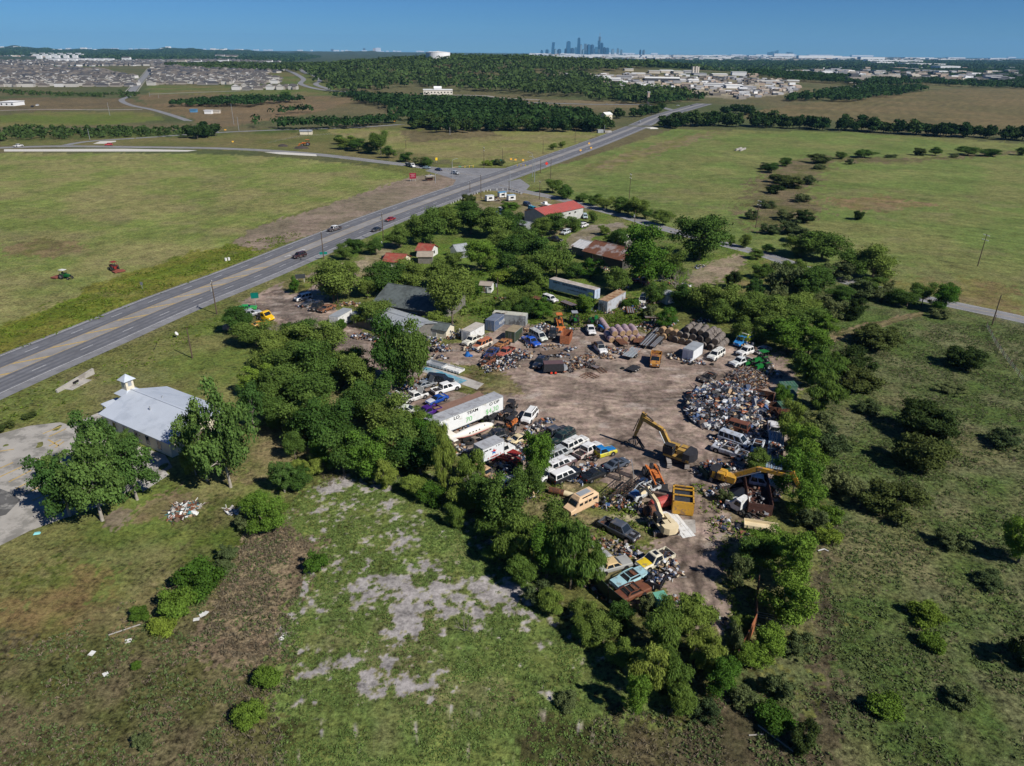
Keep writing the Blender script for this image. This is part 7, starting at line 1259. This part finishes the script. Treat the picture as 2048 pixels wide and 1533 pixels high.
# steel trusses and harrow frames
def truss(m, L, W, H, n=7, mt=DARK):
    for y in (-W/2, W/2):
        for z in (0.1, H): m.bar((-L/2, y, z), (L/2, y, z), .09, .09, mt)
        for i in range(n): x = -L/2+i*L/(n-1); m.bar((x, y, .1), (x, y, H), .06, .06, mt); x2 = x+L/(n-1) if i < n-1 else x; m.bar((x, y, .1), (x2, y, H), .05, .05, mt)
    for i in range(n): x = -L/2+i*L/(n-1); m.bar((x, -W/2, H), (x, W/2, H), .06, .06, mt)
for px, rz, lb in (((1232,985), R_(52), 'dark steel truss, nearest the black sedan'), ((1248,992), R_(52), 'dark steel truss, between the other two'), ((1262,985), R_(50), 'dark steel truss, nearest the orange digger')): single('steel_truss', lb, 'truss', px, lambda m: truss(m, 6.5, 1.3, 1.2), rz)
for px, rz, lb in (((1241,960), 1.4, 'upright dark steel bundle left of the trusses'), ((1268,955), 1.5, 'upright grey beam bundle behind the trusses')): single('beam_bundle', lb, 'steel beams', px, lambda m: [m.bar((x, 0, .2), (x+.1, .6, 3.0), .12, .2, DARK if 'dark' in lb else GALV) for x in (-.5, -.2, .15, .5)], rz)
for px, rz, lb in (((1172,752), .9, 'rusty harrow frame lying flat, left half of a V'), ((1184,752), 2.2, 'rusty harrow frame lying flat, right half of a V'), ((1202,742), 1.9, 'thin rusty bar frame lying right of the harrows')): single('harrow_frame', lb, 'harrow', px, lambda m: [m.bar((-1.4, y, .12), (1.4, y, .12), .07, .07, RUSTM) for y in (-.8, 0, .8)]+[m.bar((x, -.8, .12), (x, .8, .12), .05, .05, RUSTM) for x in (-1.4, -.7, 0, .7, 1.4)], rz)
# weeds growing through the yard and along its edges: ground cover nobody could count
def weeds(name, label, polys, n, seed, mk, size=.3, h=.5):
    rs = np.random.RandomState(seed); ar = []; pls = [(pw(*p), w_) for p, w_ in polys]; X = []
    for pl, w_ in pls:
        xs = [p[0] for p in pl]; ys = [p[1] for p in pl]; area = abs(sum(pl[i][0]*pl[(i+1) % len(pl)][1]-pl[(i+1) % len(pl)][0]*pl[i][1] for i in range(len(pl))))/2; k = int(n*w_*area/1000); x = rs.uniform(min(xs), max(xs), k*3); y = rs.uniform(min(ys), max(ys), k*3)
        q = inside(pl, x, y) & (fbm(x, y, 3.2, 3, seed) > {77: .36, 51: .43, 61: .4}.get(seed, .5))
        q = q & ((mudmask(x, y) < .35) if seed == 77 else True); X.append(np.stack([x[q], y[q]], 1))
    p = np.concatenate(X); m_ = len(p); nq = 5; hh = h*rs.uniform(.3, 1.3, m_)*(.6+1.2*fbm(p[:, 0], p[:, 1], 5, 2, seed+1)**2)
    P3 = np.repeat(np.stack([p[:, 0], p[:, 1], hh*.5], 1), nq, 0)+rs.normal(size=(m_*nq, 3))*np.array([.22, .22, .0])*size*3; P3[:, 2] = np.repeat(hh, nq)*rs.uniform(.2, 1, m_*nq)
    nr = rs.normal(size=(m_*nq, 3)); nr[:, 2] = np.abs(nr[:, 2])+.5
    dry = mk.name.startswith('dry'); up = rs.normal(size=(m_*nq, 3))*.8; up[:, 2] = 1.0; v, f = leaf_quads(rs, P3, nr*(1, 1, .3) if dry else nr, size*(.5 if dry else 1), 4.5 if dry else 1.3, up if dry else None); lv = np.clip(np.repeat(rs.uniform(0, 1, m_), nq)*.6+rs.uniform(0, .4, m_*nq), 0, 1)
    me = npmesh(name, v, f, mk, False, {'lv': ('FLOAT', np.repeat(lv, 4))}); o = bpy.data.objects.new(name, me); COL.objects.link(o); tag(o, label, 'weeds', None, 'stuff')
WG = leafmat('weed_leaves', (.075, .125, .02), .4); WD = leafmat('dry_stalks', (.165, .14, .095), .45); WM = leafmat('meadow_tufts', (.09, .125, .045), .4); WW = leafmat('wetland_leaves', (.098, .152, .042), .38)
weeds('yard_weeds', 'green weeds growing between the wrecks', [((1080,935, 1180,960, 1290,1000, 1330,1060, 1300,1090, 1210,1100, 1120,1050, 1050,990), 1.0), ((1150,1100, 1290,1090, 1330,1140, 1300,1230, 1200,1200), .9), ((1060,600, 1330,600, 1330,655, 1200,660, 1060,660), 1.2), ((1380,960, 1440,975, 1500,990, 1500,1100, 1440,1140), .6), ((860,722, 1000,745, 960,752, 850,735), .5), ((900,840, 1010,830, 1060,900, 960,960), .7), ((1440,1090, 1520,1090, 1500,1280, 1440,1280), .8), ((1480,690, 1560,700, 1560,780, 1500,760), .7)], 1500, 31, WG, .26, .6)
weeds('tall_weeds', 'tall bright weeds around the homestead', [((900,540, 1080,540, 1080,620, 960,640, 900,600), 1.0), ((1060,560, 1110,570, 1100,640, 1000,640), 1.0), ((1130,600, 1300,600, 1320,650, 1140,650), .8)], 900, 35, WG, .4, .9)
weeds('wetland_plants', 'leafy wetland ground cover', [((560,1040, 600,985, 680,950, 760,940, 880,950, 960,1030, 1040,1130, 1130,1210, 1230,1290, 1260,1400, 1140,1533, 1100,1640, 480,1640, 555,1500, 590,1360, 550,1270, 600,1190, 622,1090), 1.0)], 4200, 77, WW, .16, .1)
weeds('meadow_grass', 'coarse tufted grass of the eastern meadow', [((1560,700, 1700,650, 2048,650, 2500,760, 2500,1640, 1300,1640, 1400,1500, 1540,1400, 1640,1200, 1640,1000, 1620,760), 1.0), ((-150,1400, 0,1320, 180,1240, 420,1120, 560,1060, 610,1180, 560,1640, -300,1640), .9), ((1120,1470, 1240,1400, 1400,1370, 1560,1420, 1560,1640, 1080,1640), .9)], 2600, 51, WM, .19, .24)
weeds('dry_reeds', 'brown dead reeds beside the wetland', [((450,1150, 500,1060, 560,1030, 620,1090, 610,1170, 575,1250, 555,1310, 470,1330, 400,1290, 430,1210), 1.0), ((470,1380, 560,1350, 560,1640, 380,1640), .7), ((1180,1440, 1400,1400, 1500,1533, 1200,1640), .5), ((640,900, 690,920, 700,960, 640,980), .8)], 4600, 61, WD, .16, .4)
weeds('dry_meadow_stalks', 'pale dry stalks among the meadow grass', [((1560,700, 1700,650, 2048,650, 2500,760, 2500,1640, 1300,1640, 1400,1500, 1540,1400, 1640,1200, 1640,1000, 1620,760), .8), ((-150,1400, 0,1320, 180,1240, 420,1120, 560,1060, 610,1180, 560,1640, -300,1640), 1.2), ((1120,1470, 1240,1400, 1400,1370, 1560,1420, 1560,1640, 1080,1640), 1.2)], 900, 51, WD, .15, .3)
weeds('verge_grass', 'long green grass on the highway verge', [((0,660, 200,580, 330,525, 450,495, 560,470, 600,462, 600,475, 450,537, 200,640, 0,712), 1.0), ((0,810, 200,735, 420,635, 460,640, 250,760, 0,860), .6)], 900, 71, WG, .3, .35)
# ================================================================ THE FAR PLAIN: housing estates, yards, tank, city
RF = [mat('estate_roof', c, .9, var=.1, sc=.05) for c in ((.075,.07,.068), (.10,.088,.08), (.06,.06,.066), (.13,.115,.1))]; WL = [mat('estate_wall', c, .85) for c in ((.42,.4,.37), (.28,.25,.22), (.18,.17,.165), (.5,.49,.48))]
protos = []
for i in range(6):
    r = random.Random(i); L, W_ = r.uniform(13, 17), r.uniform(10, 13); h = r.choice((3, 5.5)); t = thing('estate_house', 'x', 'house', (0, 0, 0)); m = MB(); m.gable((0, 0, 0), L, W_, h, h+2.6, None, WL[i % 4]); m.gable((L*.2, -W_*.5, 0), 5, 5, h*.8, h*.8+1.6, None, WL[(i+1) % 4]); m.build('wall', t)
    m = MB(); y = W_/2+.5; x = L/2+.5; z = h+2.8; m.add([(-x, -y, h), (x, -y, h), (x, y, h), (-x, y, h), (-x*.35, 0, z), (x*.35, 0, z)], [(0, 1, 5, 4), (2, 3, 4, 5), (1, 2, 5), (3, 0, 4)], RF[i % 4]); m.gable((L*.2, -W_*.5, 0), 5, 5, h*.8, h*.8+1.7, RF[i % 4], None, over=.3); m.build('roof', t); protos.append(t)
first = [True]*6
def house(x, y, rz, label, group):
    i = _tr.randrange(6); z = float(terr(x, y))
    if first[i]: first[i] = False; t = protos[i]; t.location = (x, y, z); t.rotation_euler = (0, 0, rz); t['label'] = label; t['group'] = group
    else: dup(protos[i], (x, y, z), rz, label, group)
def rowhouses(poly, n, label, group, seed, sx=22, sy=30, rz=.15):
    pl = pw(*poly); xs = [p[0] for p in pl]; ys = [p[1] for p in pl]; C = []; r = random.Random(seed); y = min(ys)
    while y < max(ys):
        x = min(xs)+(y % 7)
        while x < max(xs): C.append((x+r.uniform(-2, 2), y+r.uniform(-3, 3)+(x-min(xs))*.12)); x += sx
        y += sy
    C = np.array(C); k = inside(pl, C[:, 0], C[:, 1]); C = C[k]; C = C[np.argsort(C[:, 1])]
    for x, y in C[:n]: house(x, y, rz+r.choice((0, math.pi, math.pi/2))+r.uniform(-.1, .1), label, group)
    return C[n:]
rest = []
rest.append(rowhouses((-60,178, 130,182, 275,176, 270,158, 200,142, 0,135, -60,150), 125, 'dark-roofed house in the left-hand housing estate', 'houses of the left estate', 1))
rest.append(rowhouses((298,172, 330,170, 560,172, 560,160, 520,150, 310,145), 110, 'dark-roofed house in the estate right of the boulevard', 'houses of the right estate', 2, 20, 27))
rowhouses((466,184, 592,180, 590,174, 470,176), 12, 'white house in the front row by the parkway', 'front row by the parkway', 3, 17, 30)
rest.append(rowhouses((0,134, 260,134, 560,134, 560,120, 0,122), 0, '', '', 4, 40, 60))
rest.append(rowhouses((300,146, 560,150, 570,140, 320,132), 0, '', '', 5, 26, 40))
m = MB(); r = random.Random(3)
for x, y in np.concatenate(rest)[:3000]:
    z = float(terr(x, y)); L, W_, h = r.uniform(13, 19), r.uniform(10, 13), r.choice((3.4, 5.6)); T = Matrix.Translation((x, y, z)) @ Matrix.Rotation(r.uniform(0, 3), 4, 'Z'); X = L/2; Y = W_/2; rm = r.choice(RF); wm = r.choice(WL)
    m.add([(-X, -Y, 0), (X, -Y, 0), (X, Y, 0), (-X, Y, 0), (-X, -Y, h), (X, -Y, h), (X, Y, h), (-X, Y, h)], [(0, 1, 5, 4), (1, 2, 6, 5), (2, 3, 7, 6), (3, 0, 4, 7)], wm, T); m.add([(-X-.5, -Y-.5, h), (X+.5, -Y-.5, h), (X+.5, Y+.5, h), (-X-.5, Y+.5, h), (-X*.4, 0, h+3), (X*.4, 0, h+3)], [(0, 1, 5, 4), (2, 3, 4, 5), (1, 2, 5), (3, 0, 4)], rm, T)
tag(m.build('estate_houses'), 'the many smaller houses further back in the estates', 'houses', None, 'stuff')
def block(name, label, cat, x, yb, wpx, hpx, dpx=None, wall=None, roof=None, group=None, rz=0, gab=0, dd=None, win=0):
    g = G(x, yb); s = scale_at(g); W_ = wpx/s; h = hpx/s; D = dd or W_*.5; t = thing(name, label, cat, (g.x, g.y+D/2, g.z-1), rz, group); wm = wall or WL[0]; rm = roof or wm
    if gab: m = MB(); m.gable((0, 0, 0), W_, D, h*.75+1, h+1, None, wm); m.build('wall', t); m = MB(); m.gable((0, 0, 0), W_, D, h*.75+1, h+1, rm, None, over=.6); m.build('roof', t)
    else: m = MB(); m.box((0, 0, h/2+.5), (W_, D, h+1), wm); m.build('wall', t); m = MB(); m.box((0, 0, h+1.1), (W_+1, D+1, .4), rm); m.build('roof', t)
    if win:
        m = MB(); n = int(W_/4.5)
        for k in range(n):
            for q in range(win): m.box((-W_/2+2.2+k*(W_-4)/max(1, n-1), -D/2-.06, 1+(q+.5)*h/win), (1.8, .12, 1.5), GLASS)
        m.build('window', t)
    return t
WB = mat('bright_white_wall', (.7, .7, .7), .8, var=.04, sc=.1); GB = mat('grey_industrial', (.35, .35, .36), .8, var=.1, sc=.05); CB = mat('cream_industrial', (.5, .45, .38), .8, var=.1, sc=.05); DB = mat('dark_industrial', (.07, .075, .085), .7); BB = mat('blue_industrial', (.08, .22, .38), .7); TB = mat('tan_industrial', (.42, .33, .26), .8); WRR = mat('white_flat_roof', (.62, .62, .6), .8, var=.06, sc=.05)
r = random.Random(12)
for i in range(17): block('apartment_block', 'white apartment block on the rise behind the left estate, '+ordn(i)+' from the left', 'apartment block', 66+i*6.0, 112+(i % 3)*3.2, 9, 5.0+(i % 3), None, WB, WRR, 'white apartment blocks on the rise', 0, 0, 16, 3)
for i in range(14): block('apartment_block', 'white apartment block in the lower row, '+ordn(i)+' from the left', 'apartment block', 102+i*9.2, 123.5+(i % 2)*.8, 10, 6, None, WB, GB, 'lower row of apartment blocks', 0, 0, 16, 3)
for i, (x, y, w_) in enumerate(((252,122,16), (432,133,16), (446,126,20), (470,131,14), (492,129,18), (515,133,20), (538,128,12), (362,127,18), (395,128,14), (463,118,26), (440,117,18))): block('apartment_building', 'gabled cream apartment building of the far estate, '+ordn(i)+' in its cluster', 'apartment building', x, y, w_, 7, None, (WB, CB)[i % 2], RF[1], 'gabled apartment buildings', 0, 1, 18, 3)
for i in range(26): block('terrace_house', 'white terraced house facing the green beside the boulevard', 'house', 300+i*7.9, 167.5+i*.02, 7.2, 4.0, None, WB, RF[i % 3], 'white terrace beside the boulevard', 0, 1, 11, 1)
block('site_building', 'flat white building at the left edge beyond the pond', 'building', 14, 213, 28, 8, None, WB, WB, None, 0, 0, 20, 1); block('clinic', 'white clinic with a raised entrance beyond the middle woods', 'building', 874, 190, 58, 8.5, None, mat('clinic_wall', (.62, .58, .5), .8), WRR, None, .12, 0, 26, 1); block('clinic_entrance', 'tall white entrance block in front of the clinic roof', 'building', 875, 189, 14, 14, None, WB, WB, None, .12, 1, 10); block('site_hut', 'blue container hut on the brown pasture', 'hut', 386, 226, 12, 6, None, BB, BB, None, 0, 0, 5); block('site_hut', 'white container hut on the brown pasture, left one', 'hut', 416, 229, 14, 7, None, WB, WB, None, 0, 0, 5); block('site_hut', 'cream container hut on the brown pasture, right one', 'hut', 432, 228, 13, 6, None, CB, CB, None, 0, 0, 5)
block('industrial_hall', 'dark hall with a white roof at the left end of the industrial yard', 'building', 1143, 157, 22, 8, None, DB, WRR, None, 0, 0, 40); block('industrial_hall', 'blue hall in the industrial yard', 'building', 1162, 159, 22, 6, None, BB, WRR, None, 0, 0, 40); block('industrial_hall', 'long dark and white hall in the middle of the industrial yard', 'building', 1328, 164, 68, 8, None, DB, WRR, None, -.15, 1, 45); block('brick_tower', 'lone brick stair tower beside the highway rise', 'tower', 1296, 211, 4, 24, None, TB, WB, None, 0, 0, 5)
for i, (x, y, w_, h, c) in enumerate([(1178,160,20,5,0), (1198,157,22,5,1), (1212,163,16,9,0), (1232,165,20,7,0), (1250,160,30,7,1), (1278,152,26,5,2), (1310,148,22,5,2), (1333,147,26,5,2), (1356,149,20,5,2), (1380,148,24,5,1), (1400,152,26,4,1), (1440,154,30,5,2), (1480,152,28,7,0), (1508,155,18,6,3), (1262,179,28,6,0), (1290,177,26,7,0), (1310,180,20,6,0), (1240,173,18,5,1), (1430,176,40,6,0), (1468,178,34,7,0), (1500,181,26,6,1), (1388,167,20,6,0), (1540,168,40,4,2), (1580,166,40,4,2), (1375,174,16,5,3), (1212,176,14,5,1), (1258,143,18,4,2), (1160,165,24,4,1)]): block('industrial_building', ('white', 'grey', 'cream', 'tan')[c]+' industrial building, '+ordn(i)+' of the yard beyond the woods', 'building', x, y, w_, h, None, (WB, GB, CB, TB)[c], (WRR, GB, WRR, TB)[c], 'industrial yard buildings', r.uniform(-.2, .2), i % 2, 25)
for i, (x, h) in enumerate(((1385,17), (1391,18), (1395,17))): g = G(x, 149); s = scale_at(g); m = MB(); m.cyl((0, 0, 0), (0, 0, h/s*.8), 2.6, CB, n=12); tag(m.build('silo', loc=g), ordn(i)+' pale silo from the left in the industrial yard', 'silo', 'industrial silos')
for i, (x, y, w_, c) in enumerate(((1698,184,42,3), (1728,180,26,3), (1790,184,40,3))): block('storage_barn', ('grey-roofed tan barn by the far highway, left one', 'grey-roofed tan barn by the far highway, small rear one', 'grey-roofed tan barn by the far highway, right one')[i], 'barn', x, y, w_, 8, None, TB, GB, 'tan barns', -.2, 1, 22)
r = random.Random(8)
for i in range(110):
    x = r.choice((r.uniform(1060, 1320), r.uniform(1100, 1560), r.uniform(1500, 2040))); hz = 102+(x-1024)*.0098; y = hz+(r.uniform(3.2, 12) if r.random() < .6 else r.uniform(8, 24)); w_ = r.uniform(8, 46)*(1.3 if y < 118 else 1)
    block('warehouse', 'pale flat-roofed warehouse on the far plain right of the hill', 'warehouse', x, y, w_, r.uniform(1.3, 2.6), None, WB, WRR, 'far warehouses', 0, 0, 60+w_*2)
for i, (x, y, w_) in enumerate(((1790,127,110), (1770,131,34), (1862,134,58), (1900,139,40), (1640,118,86), (1745,121,48), (1568,114,40), (1830,133,40), (1990,154,36))): block('long_warehouse', 'very long pale warehouse on the right horizon plain, '+ordn(i)+' of its kind', 'warehouse', x, y, w_, 5.6, None, WB, WRR, 'long warehouses', 0, 0, 90)
for i in range(60):
    x = r.uniform(0, 860); block('far_building', 'tiny pale building at the foot of the far hills', 'building', x, r.uniform(93.5, 102), r.uniform(3, 11), r.uniform(1.0, 2.4), None, WB, WRR, 'pale buildings under the hills', 0, 0, 50)
for i, (x, w_, h, c) in enumerate(((728,4,6,DB), (756,10,7,WB), (748,5,6,TB), (664,5,4,DB))): block('office_tower', ('dark slab block', 'pale broad block', 'tan block', 'small dark block')[i]+' standing above the far hills strip', 'building', x, 98, w_, h, None, c, c, None, 0, 0, 40)
# water tank on the wooded hill
az = math.atan((868-1024)/F_PX/1.0); d = 1800; x, y = d*math.sin(az*.9), d*math.cos(az*.9); g = Vector((x, y, float(terr(x, y))+7))
t = thing('water_tank', 'broad white cylindrical water tank on top of the wooded hill', 'water tank', g); m = MB(); m.cyl((0, 0, -12), (0, 0, 13), 28, WB, n=40); m.build('shell', t); m = MB(); m.cyl((0, 0, 13.02), (0, 0, 15), 28.3, WRR, 2, n=40); m.cyl((0, 0, 15), (0, 0, 16.2), 2, GALV); m.build('roof', t)
# the city skyline
SG = [mat('tower_glass', c, .35, .2, .06, .02) for c in ((.02,.09,.17), (.05,.15,.24), (.16,.24,.3), (.015,.05,.1))]
SKY = [(1077,6,5,0,.7), (1088,7,6,1,.6), (1098.5,20,5,0,1), (1104,8,5,2,1), (1112,8,6,3,1), (1130,21,8.5,0,1), (1138,10,6,3,1), (1145,11,5,1,1), (1150.5,27,6.5,0,1), (1155,16,4,2,1), (1160,8,5,2,1), (1164.5,18,5.5,1,1), (1170.5,16,6,0,1), (1177.5,16,5.5,3,1), (1186,13,6,0,1), (1191.5,30,6,1,1), (1196.5,19,6,0,1), (1202,12,5,3,1), (1208,11,7,0,1), (1219,9,6,2,1), (1229,10,5,2,1), (1236,8,5,2,1), (1274,8,4,3,.8), (1281,8,5,2,.8), (1183,9,5,2,1), (1125,9,5,3,1)]
SKY.sort()
for i, (x, h, w_, c, k) in enumerate(SKY):
    yb = 103.5; d = 13500; u = (x-1024)/F_PX; vx, vy = d*u*math.cos(_p), d; z = 14; s = F_PX/(d*math.cos(_p)); base = CAMH-(yb-(HY+(x-1024)*.0098)+1.0)/s; H_ = h*1.08/s+40; W_ = w_/s
    t = thing('skyscraper', 'city skyline tower, '+ordn(i)+' from the left', 'skyscraper', (vx, vy, z-40), r.uniform(-.5, .5), 'city skyline'); m = MB()
    if i in (12, 16) or x == 1191.5:
        n = 5 if x == 1191.5 else 2
        for q in range(n): m.box(((-1)**q*W_*.08, 0, H_*(q+.5)/n), (W_*(1-.07*q), W_*(1-.07*q), H_/n), SG[(c+q) % 3])
        if n == 5: m.cyl((0, 0, H_), (0, 0, H_+60), 3, GB, n=6)
    elif x == 1098.5: m.loft([[(-W_/2+o, -W_/2, zz), (W_/2+o, -W_/2, zz), (W_/2+o, W_/2, zz), (-W_/2+o, W_/2, zz)] for o, zz in ((0, 0), (6, H_*.6), (14, H_))], SG[c])
    else: m.box((0, 0, H_/2), (W_, W_, H_), SG[c], top=.92 if i % 3 else .8); m.box((0, 0, H_+4), (W_*.5, W_*.5, 10), SG[3])
    m.build('tower', t)
for i, (x, h, w_) in enumerate(((1538,3,4), (1545,3.5,4), (1548,5,3), (1570,2.6,5), (1576,2,4), (1532,2,5))): d = 17000; s = F_PX/d; u = (x-1024)/F_PX; t = thing('skyscraper', 'faint second skyline tower on the right horizon, '+ordn(i)+' of the cluster', 'skyscraper', (d*u*math.cos(_p), d, 0), 0, 'second skyline'); m = MB(); m.box((0, 0, h/s*.5+30), (w_/s, w_/s, h/s+60), SG[1]); m.build('tower', t)

def clutter(name, label, zones, seed):
    r = random.Random(seed); m = MB(); cols = (WB, GB, GB, CB, DB, WL[1], TB, RF[3])
    for poly, n, s0, s1, h0, h1, noz in zones:
        pl = pw(*poly); xs = [p[0] for p in pl]; ys = [p[1] for p in pl]; k = 0; tr = 0
        while k < n and tr < n*8:
            tr += 1; x = r.uniform(min(xs), max(xs)); y = r.uniform(min(ys), max(ys))
            if not inside(pl, np.array([x]), np.array([y]))[0]: continue
            L = r.uniform(s0, s1); m.box((x, y, float(terr(x, y))+r.uniform(h0, h1)/2), (L, L*r.uniform(.4, 1), r.uniform(h0, h1)), r.choice(cols), r.uniform(-.3, .3)); k += 1
    return tag(m.build(name), label, 'buildings', None, 'stuff')
clutter('yard_clutter', 'countless sheds, parked lorries and stone stacks of the industrial yards', [((1090,162, 1180,150, 1350,150, 1560,160, 1600,178, 1480,196, 1330,186, 1180,178), 420, 4, 16, 2, 4.5, 0), ((1450,186, 1590,176, 1600,184, 1480,200), 90, 4, 12, 2, 4, 0)], 4)
clutter('town_buildings', 'scattered pale roofs of the far towns', [((1060,107, 2060,120, 2060,150, 1560,146, 1300,138, 1060,118), 1700, 16, 70, 6, 12, 0), ((1700,170, 2040,168, 2040,150, 1560,146), 160, 14, 34, 10, 17, 0), ((-40,103, 560,108, 560,118, 0,116), 260, 14, 40, 5, 9, 0)], 5)
# ================================================================ AIR
def haze():
    mb = MB(); m = bpy.data.materials.new('air'); m.use_nodes = True; n = m.node_tree; n.nodes.clear()
    o = n.nodes.new('ShaderNodeOutputMaterial'); v = n.nodes.new('ShaderNodeVolumePrincipled'); v.inputs['Color'].default_value = (.26, .6, 1, 1); v.inputs['Density'].default_value = 3.2e-5; v.inputs['Anisotropy'].default_value = .0
    n.links.new(v.outputs[0], o.inputs['Volume'])
    mb.box((0, 0, 216), (48000, 48000, 434), m); b = mb.build('haze'); b['kind'] = 'stuff'; b['label'] = 'thin blue air over the whole plain'; b['category'] = 'haze'
haze()
